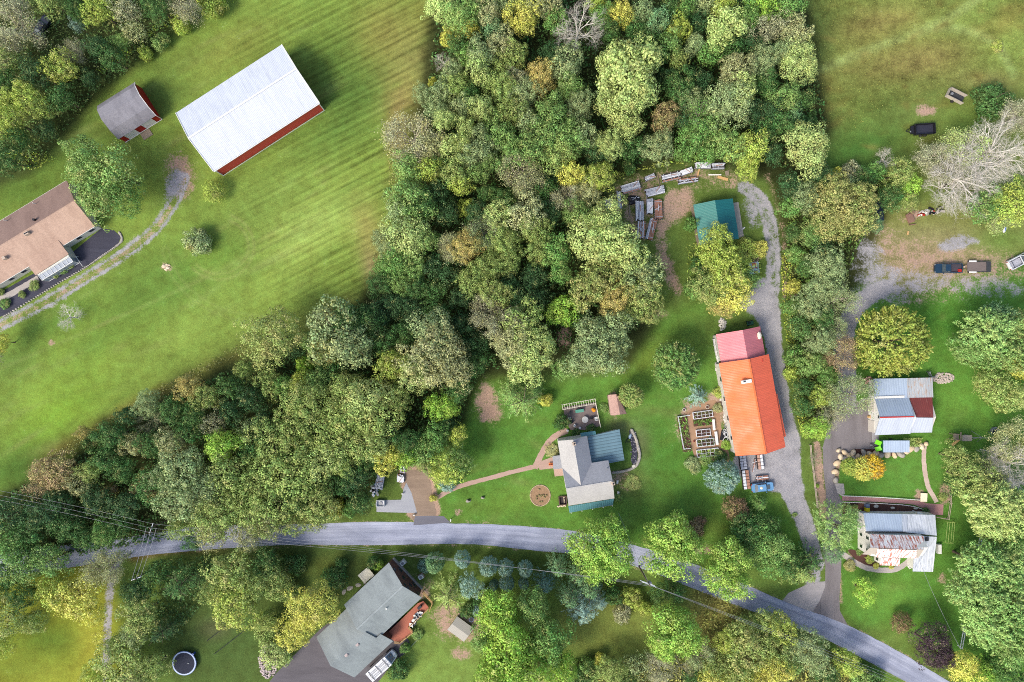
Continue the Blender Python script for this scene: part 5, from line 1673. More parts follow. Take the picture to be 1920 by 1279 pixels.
# ---- tan house
M_tansh = shingle('tan_shingle', C(196, 166, 146), C(158, 128, 112), .55)
M_tansh2 = shingle('dark_tan_shingle', C(150, 126, 116), C(126, 104, 96), .6)  # same shingle in a darker tone, for the back slope only
ux, uy = -0.8545, .5195      # along the eave, to the lower left
E = (179, 423.5); N_ = (124, 339); LL = 262
A_ = (E[0] + ux * LL, E[1] + uy * LL); D_ = (N_[0] + ux * LL, N_[1] + uy * LL)
t, F, L, W = building('ranch_house', A_, E, N_, D_, 3.0, 'tan-roofed cream ranch house cut by the left edge of the photo', 'house')
M_cream = boards('cream_siding', C(222, 220, 204), 'z', .18, .05, .85, .6)
gable(t, F, L, W, 3.0, 5.0, M_cream, M_tansh, ov=.3)
rb = MB(F.M).slab([(-L / 2 + .0, W / 2 + .01, 3.02), (-L / 2 + .0, .25, 4.93), (L / 2, .25, 4.93), (L / 2, W / 2 + .01, 3.02)], .02); rb.build('slope_overlay', M_tansh2, t)
# front bump with glazed sun room
def loc(F, px, py, z): return F.M.inverted() @ G(px, py, z)
p1 = loc(F, 127, 476, 3.0); p0 = loc(F, 65, 516, 3.0)
rb = MB(F.M).slab([(p0.x, p0.y, 2.75), (p1.x, p1.y, 2.75), (p1.x, -W / 2 + 1.2, 3.5), (p0.x, -W / 2 + 1.2, 3.5)], .14); rb.build('roof_extension', M_tansh, t)
MB(F.M).box((p0.x + p1.x) / 2, (p0.y - W / 2) / 2 - .0, 1.25, p1.x - p0.x - .5, abs(p0.y + W / 2) + .5, 2.5).build('wall_extension', M_cream, t)
xa, xb = p0.x + .3, p1.x - .3; yy = p0.y - .02
MB(F.M).prism([(xa, yy), (xb, yy), (xb, yy - 1.3), (xa, yy - 1.3)], .02, [2.5, 2.5, 2.15, 2.15]).build('sun_room', glassy('sun_room_glass', C(150, 160, 170)), t)
mb = MB(F.M)
for k in range(9):
    x = xa + (xb - xa) * k / 8; mb.box(x, yy - 1.3, 1.1, .09, .09, 2.2); mb.tube((x, yy, 2.53), (x, yy - 1.32, 2.19), .05, n=5)
for z in (.1, 2.2): mb.box((xa + xb) / 2, yy - 1.32, z, xb - xa, .1, .1)
mb.box((xa + xb) / 2, yy - .05, 2.56, xb - xa, .12, .08); mb.box(xb + .03, yy - .65, 2.3, .08, 1.3, .1)
mb.build('sun_room_frame', white, t)
for x in (L / 2 - 1.6, L / 2 - 4.6): win(F, t, x, -W / 2 + .3, 1.6, 1.3, 1.1, 'y-')
for x in (p0.x - 2.2, p0.x - 5.2): win(F, t, x, -W / 2 + .3, 1.6, 1.3, 1.1, 'y-')
win(F, t, L / 2 - .3, 1.5, 1.6, 1.2, 1.2, 'x+'); win(F, t, L / 2 - .3, -2, 1.6, 1.2, 1.2, 'x+')
MB(F.M).box(0, -W / 2 - .02, 2.92, L, .1, .12).build('gutter', white, t); MB(F.M).box(0, W / 2 + .02, 2.92, L, .1, .12).build('gutter', white, t)
c1 = loc(F, 48.5, 437.5, 5.4)
ch = MB(F.M).box(c1.x, c1.y, 4.9, .95, .6, 1.1).build('chimney', plain('pale_brick', C(198, 178, 160), .9, .15), t)
mb = MB(F.M)
for s in (-1, 1): mb.disc(c1.x + s * .22, c1.y, 5.45, 5.6, .13)
mb.build('flue', blackp, ch)
c1 = loc(F, 4.5, 483, 5.2); MB(F.M).box(c1.x, c1.y, 4.5, .6, .6, 1.0).build('chimney', plain('pale_brick', C(198, 178, 160), .9, .15), t)
c1 = loc(F, 64, 412, 5.0); MB(F.M).disc(c1.x, c1.y, 4.2, 5.3, .24).build('stove_pipe', blackp, t)
for px, py in ((63, 381), (9, 413), (128, 369)):
    c1 = loc(F, px, py, 4.0); MB(F.M).disc(c1.x, c1.y, 3.4, 4.3, .07).build('vent_pipe', white, t)
# stones round the bed
t = thing('stone_edging', G(120, 524), 0, 'curved edging of pale stones round the dark bed of the tan-roofed house', 'edging')
mb = MB(); rr = random.Random(8)
pth = catmull([(224, 436), (229, 447), (223, 458), (192, 480), (160, 502), (110, 531), (60, 562), (8, 593)], 12)
for i, (x, y) in enumerate(pth):
    g = G(x, y); mb.blob(g.x, g.y, .1, rr.uniform(.22, .34), rr.uniform(.16, .22), .16, i, .15, 6, 4)
mb.build('stones', greystone, t)
t = thing('white_railing', G(150, 488), 0, 'thin white railing from the sun room corner to the stone edging', 'railing')
mb = MB()
pts = [G(141, 480), G(148, 482), G(153, 490), G(160, 500)]
for a, b2 in zip(pts[:-1], pts[1:]): mb.tube(a + Vector((0, 0, .95)), b2 + Vector((0, 0, .95)), .05)
mb.build('rail', white, t)
for p in pts: MB().tube(p, p + Vector((0, 0, .98)), .045).build('post', white, t)
for i, (px, py, r_, tone, lab) in enumerate([(67, 536, 10, 'ol', 'round olive bush in the dark bed below the tan-roofed house'), (106, 514, 9, 'ol', 'brownish-green bush in the dark bed, right of the round olive one'), (121, 506, 10, 'mg', 'fresh green bush in the dark bed below the sun room'), (134, 497, 8, 'ol', 'olive bush nearest the white railing in the dark bed'), (45, 552, 7, 'ol', 'small low bush at the lower left of the dark bed'), (12, 570, 11, 'mg', 'bright green plant by the edging at the left edge'), (3, 548, 8, 'ol', 'olive bush against the cream wall at the left edge')]):
    pr = PROTO['K'][i % 4]; g = G(px, py); o = bpy.data.objects.new('shrub', None); link(o); o.location = (g.x, g.y, 0); o.scale = (r_ * K / 2.2,) * 2 + (1.1 / 3,)
    o.rotation_euler = (0, 0, i); tag(o, lab, 'shrub', 'bushes in the bed of the tan-roofed house')
    for m_, nmx in ((pr[0], 'crown'), (pr[1], 'stem')):
        c = bpy.data.objects.new(nmx, m_); link(c); c.parent = o; c.color = (*C(*PALE[tone], k=LK), .2)
# ---- grey-green roofed house at the bottom
M_ggsh = shingle('grey_green_shingle', C(156, 164, 164), C(120, 126, 128), .6)
M_brown = boards('brown_siding', C(108, 76, 68), 'z', .2, .12, .7, .7)
t, F, L, W = building('two_storey_house', (644, 1135), (728, 1056), (792, 1119.5), (708, 1198.5), 4.9, 'grey-green roofed brown house with a lower garage wing and red deck', 'house')
# frame: x to the upper right; y = across towards the lower right is negative
gable(t, F, L, W, 4.9, 8.2, M_brown, M_ggsh, ov=.45)
ridgecap(F, t, -L / 2, L / 2, 0, 8.2, M_ggsh)
a0 = loc(F, 592, 1195.5, 3.5); a1 = loc(F, 737, 1202, 3.5); a2 = loc(F, 665.6, 1269.4, 3.5)
gx0 = (a0.x + a2.x) / 2; gx1 = -L / 2 + 3.0; gy0 = a2.y; gy1 = a0.y
gable(t, F, 0, 0, 3.5, 7.2, M_brown, M_ggsh, ov=.4, x0=gx0, x1=-L / 2 + .44, y0=gy0, y1=gy1, roofn='garage_roof', walln='garage_wall')
xx = loc(F, 737, 1202, 3.5).x
sl_ = 3.7 / ((gy1 - gy0) / 2); yu = -W / 2 + .5
MB(F.M).slab([(-L / 2 + .44, gy0, 3.5), (xx, gy0, 3.5), (xx, yu, 3.5 + (yu - gy0) * sl_), (-L / 2 + .44, yu, 3.5 + (yu - gy0) * sl_)], .14).build('roof_extension', M_ggsh, t)
MB(F.M).prism([(-L / 2 + .5, gy0 + .4), (xx - .4, gy0 + .4), (xx - .4, yu - .05), (-L / 2 + .5, yu - .05)], 0, [3.3 + .1, 3.3 + .1, 3.5 + (yu - gy0) * sl_ - .2, 3.5 + (yu - gy0) * sl_ - .2]).build('wall_extension', M_brown, t)
for (px, py) in ((670, 1207), (649.5, 1226.6)):
    c1 = loc(F, px, py, 6.6)
    v_ = MB(F.M).disc(c1.x, c1.y, 6.0, 6.75, .22, 16).build('roof_vent', greymetal, t)
    MB(F.M).disc(c1.x, c1.y, 6.75, 6.95, .48, 20, .3).build('vent_cap', plain('vent_cap', C(176, 160, 156), .5, .1), v_)
c1 = loc(F, 725, 1140, 7.4); v_ = MB(F.M).disc(c1.x, c1.y, 6.6, 7.9, .13).build('vent_pipe', white, t)
xw = L / 2 - .45
for (y, z, w, h) in ((2.9, 3.9, .8, .9), (.4, 3.4, .8, 1.0), (-.5, 5.6, .7, .8), (-1.35, 5.6, .7, .8), (-1.6, 3.4, .8, .9), (-3.9, 3.5, .8, .9), (1.8, 1.6, 1.1, 1.1), (-2.4, 1.6, 1.1, 1.1)): win(F, t, xw, y, z, w, h, 'x+', darkgrey)
MB(F.M).box(xw + .15, 0, .35, .3, W - .9, .7).build('stone_base', greystone, t)
for k in range(2): door(F, t, gx0 + .4, gy0 + 2.7 + k * 3.9, 1.25, 3.0, 2.3, 'x-', white, 'garage_door')
# deck
M_deck = boards('red_brown_deck', C(184, 112, 90), 'x', .15, .12, .75)
dk = [(580 + x / 5.1375, 1030 + y / 5.1375) for x, y in ((735, 820), (800, 760), (1045, 520), (1098, 500), (1152, 562), (958, 742), (1000, 792), (872, 893), (820, 885))]
dp = [G(*p, 1.1) for p in dk]
MB().prism([(v.x, v.y) for v in dp], .85, 1.1).build('deck', M_deck, t)
mb = MB()
for (a, b2) in ((4, 5), (5, 6), (6, 7), (7, 8)):
    for z in (.85, .45, .1): mb.tube(dp[a] + Vector((0, 0, z)), dp[b2] + Vector((0, 0, z)), .05, n=5)
    d_ = dp[b2] - dp[a]
    for k in range(int(d_.length / 1.2) + 1):
        q = dp[a] + d_ * (k / max(1, int(d_.length / 1.2))); mb.box(q.x, q.y, .95, .09, .09, 1.9)
mb.build('deck_railing', newwood, t)
# ---- slate-roofed farmhouse in the middle
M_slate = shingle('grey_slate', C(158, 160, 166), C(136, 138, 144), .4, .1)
M_slate2 = shingle('grey_slate_sunlit', C(186, 184, 180), C(160, 158, 156), .4, .1)  # same slate coloured lighter for the slopes facing the sun
M_bluem = metalroof('blue_green_sheet', C(112, 144, 156), 'y', .62, ribdark=.55, var=.08)
M_teal = metalroof('teal_porch_sheet', C(92, 146, 152), 'x', .42, ribdark=.7, var=.08)
M_wsid = boards('white_siding', C(232, 230, 222), 'z', .16, .04, .88, .6)
t, F, L, W = building('farmhouse', (1065.7, 948.5), (1151.5, 934.5), (1141, 863), (1055, 877), 5.0, 'white farmhouse with L-shaped grey slate roof, teal porch roof and blue sheet-roofed wing', 'house')
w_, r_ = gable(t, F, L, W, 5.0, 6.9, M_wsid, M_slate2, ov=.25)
MB(F.M).slab([(-L / 2, W / 2, 5.015), (-L / 2, 0.02, 6.912), (L / 2, 0.02, 6.912), (L / 2, W / 2, 5.015)], .012).build('slope_overlay', M_slate, t)  # overlay whose darker slate colour paints this slope's shade
ridgecap(F, t, -L / 2, L / 2, 0, 6.9, M_slate2, .25)
# cross wing running up: own frame through the same root
cx, cy, a2_, L2, W2 = rect((1055.5, 884), (1045, 826), (1101, 818), (1110.5, 875), 5.0)
F2 = Frame(cx, cy, a2_)
gable(t, F2, 0, 0, 5.0, 6.85, M_wsid, M_slate2, ov=.25, x0=-L2 / 2 - 3.2, x1=L2 / 2, y0=-W2 / 2, y1=W2 / 2, roofn='wing_roof', walln='wing_wall')
MB(F2.M).slab([(-L2 / 2 - 3.2, -W2 / 2, 5.015), (L2 / 2, -W2 / 2, 5.015), (L2 / 2, -.02, 6.862), (-L2 / 2 - 3.2, -.02, 6.862)], .012).build('slope_overlay', M_slate, t)  # shade of the wing's right slope, likewise put into the slate colour
pslab(t, 'porch_roof', [(1065.5, 949.5, 3.4), (1151, 935.5, 3.4), (1149, 947, 2.7), (1068, 961.5, 2.7)], M_teal)
mb = MB()
for (x, y) in ((1070, 959), (1090, 955.5), (1110, 952), (1130, 949), (1147, 946)):
    g = G(x, y, 1.3); mb.box(g.x, g.y, 1.3, .14, .14, 2.6)
mb.build('porch_posts', white, t)
pwall(t, 'porch_floor', [(1067, 950, 0), (1150, 936, 0), (1148, 947, 0), (1069, 960, 0)], 0, .3, concrete)
pslab(t, 'annex_roof', [(1101.8, 819.3, 3.4), (1161.6, 805, 3.0), (1170.8, 863, 3.0), (1142, 868.6, 3.3), (1109, 868, 3.5)], M_bluem)
pwall(t, 'annex_wall', [(1103, 822, 2.8), (1159, 808, 2.8), (1168, 861, 2.8), (1112, 866, 2.8)], 0, [3.1, 2.75, 2.75, 3.1], M_wsid)
pslab(t, 'back_roof', [(1088, 812, 2.9), (1116, 808, 2.9), (1118, 815, 3.1), (1090, 820, 3.1)], M_teal)
pslab(t, 'entry_roof', [(1036, 855.5, 2.8), (1053, 853.5, 3.1), (1055, 878.5, 3.1), (1037.5, 880, 2.8)], M_slate)
pwall(t, 'entry_wall', [(1039, 858, 2.5), (1053, 856, 2.5), (1054, 876, 2.5), (1040, 877, 2.5)], 0, 2.6, M_wsid)
pwall(t, 'entry_steps', [(1038, 879, 0), (1055, 877, 0), (1057, 891, 0), (1040, 893, 0)], 0, .3, M_brick)
for px, py, z in ((1076.6, 832.5, 7.2), (1150, 907, 7.4)):
    g = G(px, py, z); ch = MB().box(g.x, g.y, z - 1.0, .62, .62, 2.0, rz=a2_).build('chimney', plain('pale_brick', C(198, 178, 160), .9, .15), t)
    MB().disc(g.x, g.y, z, z + .2, .16).build('flue', blackp, ch)
g = G(1138.6, 878.7, 6); MB().disc(g.x, g.y, 5.2, 6.2, .1).build('vent_pipe', greymetal, t)
for x in (-3, 0, 3): win(F, t, x, -W / 2 + .25, 4.0, .9, 1.4, 'y-')
for y in (-1.8, 1.8): win(F, t, L / 2 - .25, y, 3.8, .9, 1.3, 'x+'); win(F, t, L / 2 - .25, y, 1.5, .9, 1.3, 'x+')
# ---- orange barn with pink wing
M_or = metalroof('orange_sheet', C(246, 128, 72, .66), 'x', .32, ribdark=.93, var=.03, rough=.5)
M_or2 = metalroof('orange_sheet_shaded', C(255, 118, 84, .8), 'x', .32, ribdark=.93, var=.03, rough=.5)  # same orange sheet, its redder shaded look put into the colour
M_pk = metalroof('pink_sheet', C(230, 134, 140, .7), 'x', .3, ribdark=.8, var=.05)
M_wbarn = boards('white_barn_boards', C(214, 208, 198), 'x', .3, .15, .7)
t, F, L, W = building('orange_roof_barn', (1380, 855.6), (1348, 681.4), (1441.6, 663.8), (1472.5, 838), 4.2, 'large barn with bright orange sheet roof and pink-roofed wing beside the gravel lane', 'barn')
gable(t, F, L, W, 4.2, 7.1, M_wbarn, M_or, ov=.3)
MB(F.M).slab([(-L / 2, -W / 2, 4.215), (L / 2, -W / 2, 4.215), (L / 2, 0, 7.112), (-L / 2, 0, 7.112)], .012).build('slope_overlay', M_or2, t)  # thin overlay carrying the shaded tone of the slope turned from the sun
ridgecap(F, t, -L / 2, L / 2, 0, 7.1, M_or, .3)
b0 = loc(F, 1457, 738, 3.3); b1 = loc(F, 1473.5, 818, 3.3)
MB(F.M).slab([(b1.x, -W / 2 + .35, 3.9), (b0.x, -W / 2 + .35, 3.9), (b0.x, b0.y, 3.4), (b1.x, b1.y, 3.4)], .1).build('lean_to_roof', M_or2, t)
MB(F.M).box((b0.x + b1.x) / 2, (-W / 2 + b0.y) / 2 + .2, 1.6, abs(b0.x - b1.x) - .3, abs(b0.y + W / 2) + .1, 3.2).build('lean_to_wall', M_wbarn, t)
# pink wing
q = [loc(F, *p, 3.5) for p in ((1351.6, 679.4), (1343, 627.6), (1425, 611.3), (1434.5, 663.6))]
px0 = (q[0].x + q[3].x) / 2; px1 = (q[1].x + q[2].x) / 2; py1 = (q[0].y + q[1].y) / 2; py0 = (q[2].y + q[3].y) / 2
gable(t, F, 0, 0, 3.5, 6.2, M_wbarn, M_pk, ov=.3, x0=px0 - .2, x1=px1, y0=py0, y1=py1, roofn='wing_roof', walln='wing_wall')
c1 = loc(F, 1424, 629.6, 4.4); MB(F.M).blob(c1.x, c1.y, 4.35, .75, .45, .25, 3, .2).build('roof_patch', offwhite, t)
c1 = loc(F, 1402, 715, 7.1); cu = MB(F.M).box(c1.x, c1.y + .25, 7.0, .65, 1.9, .7).build('cupola', white, t)
mb = MB(F.M); mb.box(c1.x + .1, c1.y + .7, 7.37, .3, .45, .05); mb.build('louvre', darkgrey, cu)
c1 = loc(F, 1428, 676, 5.4); mb = MB(F.M)
for k in range(3): mb.box(c1.x + k * .22 - .22, c1.y, 5.35, .08, .6, .12)
mb.build('snow_guard', plain('rust_red', C(190, 60, 50), .6, .1), t)
for x in (-5.5, 0, 5.5): door(F, t, -L / 2 + .3, x * .55, 1.6, 2.6, 3.2, 'x-', M_wbarn, 'door') if x != 0 else None
for x in (-6, -2, 2, 6): win(F, t, x, W / 2 - .3, 2.6, 1.1, 1.2, 'y+')
# white board fence strip along the barn's left wall
t = thing('board_fence', G(1343, 650), 0, 'white board fence standing along the left wall of the pink-roofed wing', 'fence')
pl = [G(1336, 636), G(1340, 660), G(1345, 682)]
mb = MB()
for a, b2 in zip(pl[:-1], pl[1:]):
    for z in (.4, .8, 1.2): mb.tube(a + Vector((0, 0, z)), b2 + Vector((0, 0, z)), .09, n=4)
mb.build('rails', white, t)
for k in range(5):
    p = pl[0].lerp(pl[2], k / 4); MB().box(p.x, p.y, .7, .16, .16, 1.4).build('post', white, t)
# ---- teal shed
M_tealr = metalroof('teal_sheet', C(84, 156, 146, .55), 'x', .3, ribdark=.8, var=.05)
M_tealr2 = metalroof('teal_sheet_shaded', C(40, 132, 136, .5), 'x', .3, ribdark=.85, var=.05)  # same teal sheet, darkened by colour for the slope in shade
t, F, L, W = building('teal_roof_shed', (1312, 459), (1300, 383.3), (1373.8, 372.8), (1385.7, 448), 3.0, 'shed with teal sheet roof, half hidden by a yellow-green tree, by the lane bend', 'shed')
gable(t, F, L, W, 3.0, 4.3, wood, M_tealr, ov=.25)
MB(F.M).slab([(-L / 2, -W / 2, 3.015), (L / 2, -W / 2, 3.015), (L / 2, 0, 4.312), (-L / 2, 0, 4.312)], .012).build('slope_overlay', M_tealr2, t)  # thin overlay that paints the right slope's shade
sl = thing('concrete_slab', G(1383, 412), 0, 'narrow concrete slab along the right side of the teal-roofed shed', 'slab')
q = [G(*p) for p in ((1374, 381), (1384, 379), (1394, 443), (1383, 447))]
MB().prism([(v.x, v.y) for v in q], 0, .18).build('slab', concrete, sl)
# ---- metal-roofed barn at right
M_m1 = metalroof('pale_blue_sheet', C(184, 200, 218, .74), 'x', .5, ribdark=.93, var=.04)
M_m2 = metalroof('white_blue_sheet', C(214, 222, 234, .6), 'x', .5, ribdark=.95, var=.03)
M_m3 = metalroof('weathered_zinc', C(196, 200, 202), 'x', .5, streak=C(196, 160, 130), samt=-.1, ribdark=.9, var=.08)
M_m4 = metalroof('rust_red_sheet', C(142, 70, 64), 'x', .4, streak=C(176, 120, 108), samt=-.35, ribdark=.9, var=.1)
t = thing('metal_roof_barn', G(1690, 765), 0, 'white barn with patchwork metal roof in pale blue, white and rust red', 'barn')
wallW = M_wbarn
pslab(t, 'roof', [(1641, 748, 3.0), (1704, 746, 3.0), (1714, 780.5, 5.4), (1650, 782, 5.4)], M_m1)
pslab(t, 'roof', [(1650, 784, 5.38), (1714, 782.5, 5.38), (1707, 813.5, 3.0), (1640.5, 816, 3.0)], M_m2)
pslab(t, 'ridge_cap', [(1650, 781.6, 5.46), (1714, 780.2, 5.46), (1714, 782.4, 5.46), (1650, 784.2, 5.46)], plain('rust_red', C(150, 62, 56), .6, .1), .08)
pslab(t, 'roof', [(1706, 744.5, 2.9), (1748, 744, 2.9), (1750, 783, 4.5), (1714.5, 782.5, 4.6)], M_m4)
pslab(t, 'roof', [(1714.5, 783, 4.6), (1750, 783.4, 4.5), (1747.6, 811, 2.9), (1707.5, 811.5, 2.9)], M_m2)
pslab(t, 'lean_to_roof', [(1638, 710.3, 2.5), (1700, 709.2, 2.5), (1702, 746, 3.1), (1640, 747.4, 3.1)], M_m1)
pslab(t, 'lean_to_roof', [(1700.3, 709.2, 2.5), (1748.4, 708, 2.5), (1750, 745, 3.1), (1702.3, 746, 3.1)], M_m3)
pslab(t, 'flashing', [(1641, 743.5, 3.2), (1696, 741.5, 3.2), (1696, 745.8, 3.25), (1641, 747.8, 3.25)], white, .05)
A0 = [G(1642, 748, 3), G(1706, 746, 3), G(1706, 812, 3), G(1642, 815, 3)]
x0, x1 = A0[0].x + .1, A0[1].x; yT, yB = A0[0].y - .1, A0[3].y + .25; zc_ = G(1650, 783, 5.4)
mb = MB(); ym = zc_.y
vs = [(x0, yB, 0), (x0, yT, 0), (x0, yT, 2.85), (x0, ym, 5.2), (x0, yB, 2.85), (x1, yB, 0), (x1, yT, 0), (x1, yT, 2.85), (x1, ym, 5.2), (x1, yB, 2.85)]
mb.add(vs, [(4, 3, 2, 1, 0), (5, 6, 7, 8, 9), (0, 5, 9, 4), (1, 2, 7, 6), (4, 9, 8, 3), (3, 8, 7, 2)]); mb.build('wall', white, t)
g0 = G(1709, 747, 2.9); g1 = G(1747, 809, 2.9); mb = MB(); x2 = x1 + .02; x3 = g1.x
vs = [(x2, g1.y, 0), (x2, g0.y, 0), (x2, g0.y, 2.7), (x2, ym, 4.3), (x2, g1.y, 2.7), (x3, g1.y, 0), (x3, g0.y, 0), (x3, g0.y, 2.7), (x3, ym, 4.3), (x3, g1.y, 2.7)]
mb.add(vs, [(4, 3, 2, 1, 0), (5, 6, 7, 8, 9), (0, 5, 9, 4), (1, 2, 7, 6), (4, 9, 8, 3), (3, 8, 7, 2)]); mb.build('wall', M_wbarn, t)
g0 = G(1640, 713, 2.5); g1 = G(1747, 745, 2.9); MB().prism([(x0, yT + .02), (x3, yT + .02), (x3, g0.y), (x0, g0.y)], 0, [2.8, 2.8, 2.3, 2.3]).build('lean_to_wall', white, t)
Fw = Frame(x0, (yT + yB) / 2, 0)
for y in (-2.2, 2.0): door(Fw, t, 0, y, 1.2, 2.4, 2.4, 'x-', M_wbarn)
win(Fw, t, 0, 0, 4.0, .8, .8, 'x-')
# ---- rusty-roofed white house
M_r1 = metalroof('rust_streaked_sheet', C(244, 238, 234, .95), 'x', .55, streak=C(184, 98, 70, .95), samt=.14, ribdark=.92, var=.04)
M_r2 = metalroof('old_zinc_sheet', C(224, 229, 236), 'x', .55, streak=C(196, 202, 210), samt=.05, ribdark=.92, var=.08)
t = thing('white_house', G(1690, 1015), 0, 'white house with rust-streaked metal roofs beside the red paved walk', 'house')
pslab(t, 'wing_roof', [(1619, 962.4, 3.0), (1692, 964, 3.0), (1693, 996.5, 4.2), (1624, 996, 4.2)], M_m1)
pslab(t, 'wing_roof', [(1692.3, 964, 3.02), (1753.5, 965.7, 3.0), (1756.5, 1004.6, 4.2), (1693.3, 997.5, 4.25)], M_r2)
pslab(t, 'roof_seam', [(1692, 963.8, 3.2), (1700, 964, 3.2), (1701, 996, 4.4), (1693.5, 996, 4.4)], M_m2, .1)
pslab(t, 'main_roof', [(1632, 1001.8, 5.2), (1732, 1005, 5.2), (1732, 1030.5, 7.2), (1632, 1026.7, 7.2)], M_r1)
pslab(t, 'main_roof', [(1632, 1027, 7.18), (1732, 1030.8, 7.18), (1722, 1046, 5.3), (1617, 1039.5, 5.2)], plain('gable_shade', C(186, 176, 162), .7, .1))  # shade of the gable overhang, put in as a beige colour
pslab(t, 'dormer_roof', [(1646, 1029, 7.28), (1719, 1031.5, 7.28), (1718, 1047, 5.5), (1642, 1045, 5.5)], M_r1)
pslab(t, 'bay_roof', [(1652.6, 1046.5, 4.2), (1688, 1047.5, 4.2), (1686, 1061, 3.3), (1650, 1060, 3.3)], M_r1)
pslab(t, 'side_roof', [(1732, 1005.5, 4.3), (1756.5, 1006.7, 4.0), (1749.4, 1072.4, 3.0), (1711.7, 1071.5, 3.0), (1714, 1044.5, 3.8), (1732, 1031, 4.1)], M_r2)
def pbox(name, x0, y0, x1, y1, za, z0, z1, m):
    a, b2 = G(x0, y0, za), G(x1, y1, za); return MB().box((a.x + b2.x) / 2, (a.y + b2.y) / 2, (z0 + z1) / 2, abs(b2.x - a.x), abs(b2.y - a.y), z1 - z0).build(name, m, t)
a, b2 = G(1633, 1004, 5.2), G(1730, 1043, 5.2); c_ = G(1632, 1027.5, 7.2)
mb = MB(); x0, x1, yT, yB, ym = a.x, b2.x, a.y, b2.y, c_.y
vs = [(x0, yB, 0), (x0, yT, 0), (x0, yT, 5.05), (x0, ym, 6.95), (x0, yB, 5.05), (x1, yB, 0), (x1, yT, 0), (x1, yT, 5.05), (x1, ym, 6.95), (x1, yB, 5.05)]
mb.add(vs, [(4, 3, 2, 1, 0), (5, 6, 7, 8, 9), (0, 5, 9, 4), (1, 2, 7, 6), (4, 9, 8, 3), (3, 8, 7, 2)]); mb.build('wall', M_wsid, t)
pbox('wing_wall', 1621, 965, 1751, 1000, 2.9, 0, 2.8, M_wsid); pbox('bay_wall', 1651, 1044, 1686, 1058, 3.2, 0, 3.1, M_wsid); pbox('side_wall', 1716, 1006, 1748, 1069, 2.8, 0, 2.75, M_wsid)
Fh = Frame(x0, (yT + yB) / 2, 0)
for y, z in ((1.2, 4.0), (-1.2, 4.0), (1.2, 1.5), (-1.2, 1.5)): win(Fh, t, 0, y, z, .8, 1.2, 'x-')
gb = G(1651, 1051, 3.2); win(Frame(gb.x, gb.y, 0), t, 0, 0, 2.0, .9, 1.2, 'x-')
g = G(1612, 985, 0); MB().box(g.x, g.y, .25, 1.1, 3.0, .5).build('side_steps', white, t)
mb = MB(); g = G(1614, 978, 2)
for k in range(2): mb.box(g.x + .1, g.y - k * 1.6, 1.1, .12, .12, 2.2)
mb.box(g.x + .1, g.y - .8, 2.2, .12, 1.8, .12); mb.build('side_porch_frame', white, t)
g = G(1739, 1011, 4.5); MB().box(g.x, g.y, 4.25, .6, .8, .4).build('skylight', darkgrey, t)
g = G(1757, 1028, 0); MB().box(g.x + .1, g.y, .4, .7, 1.9, .8).build('cellar_hatch', white, t)
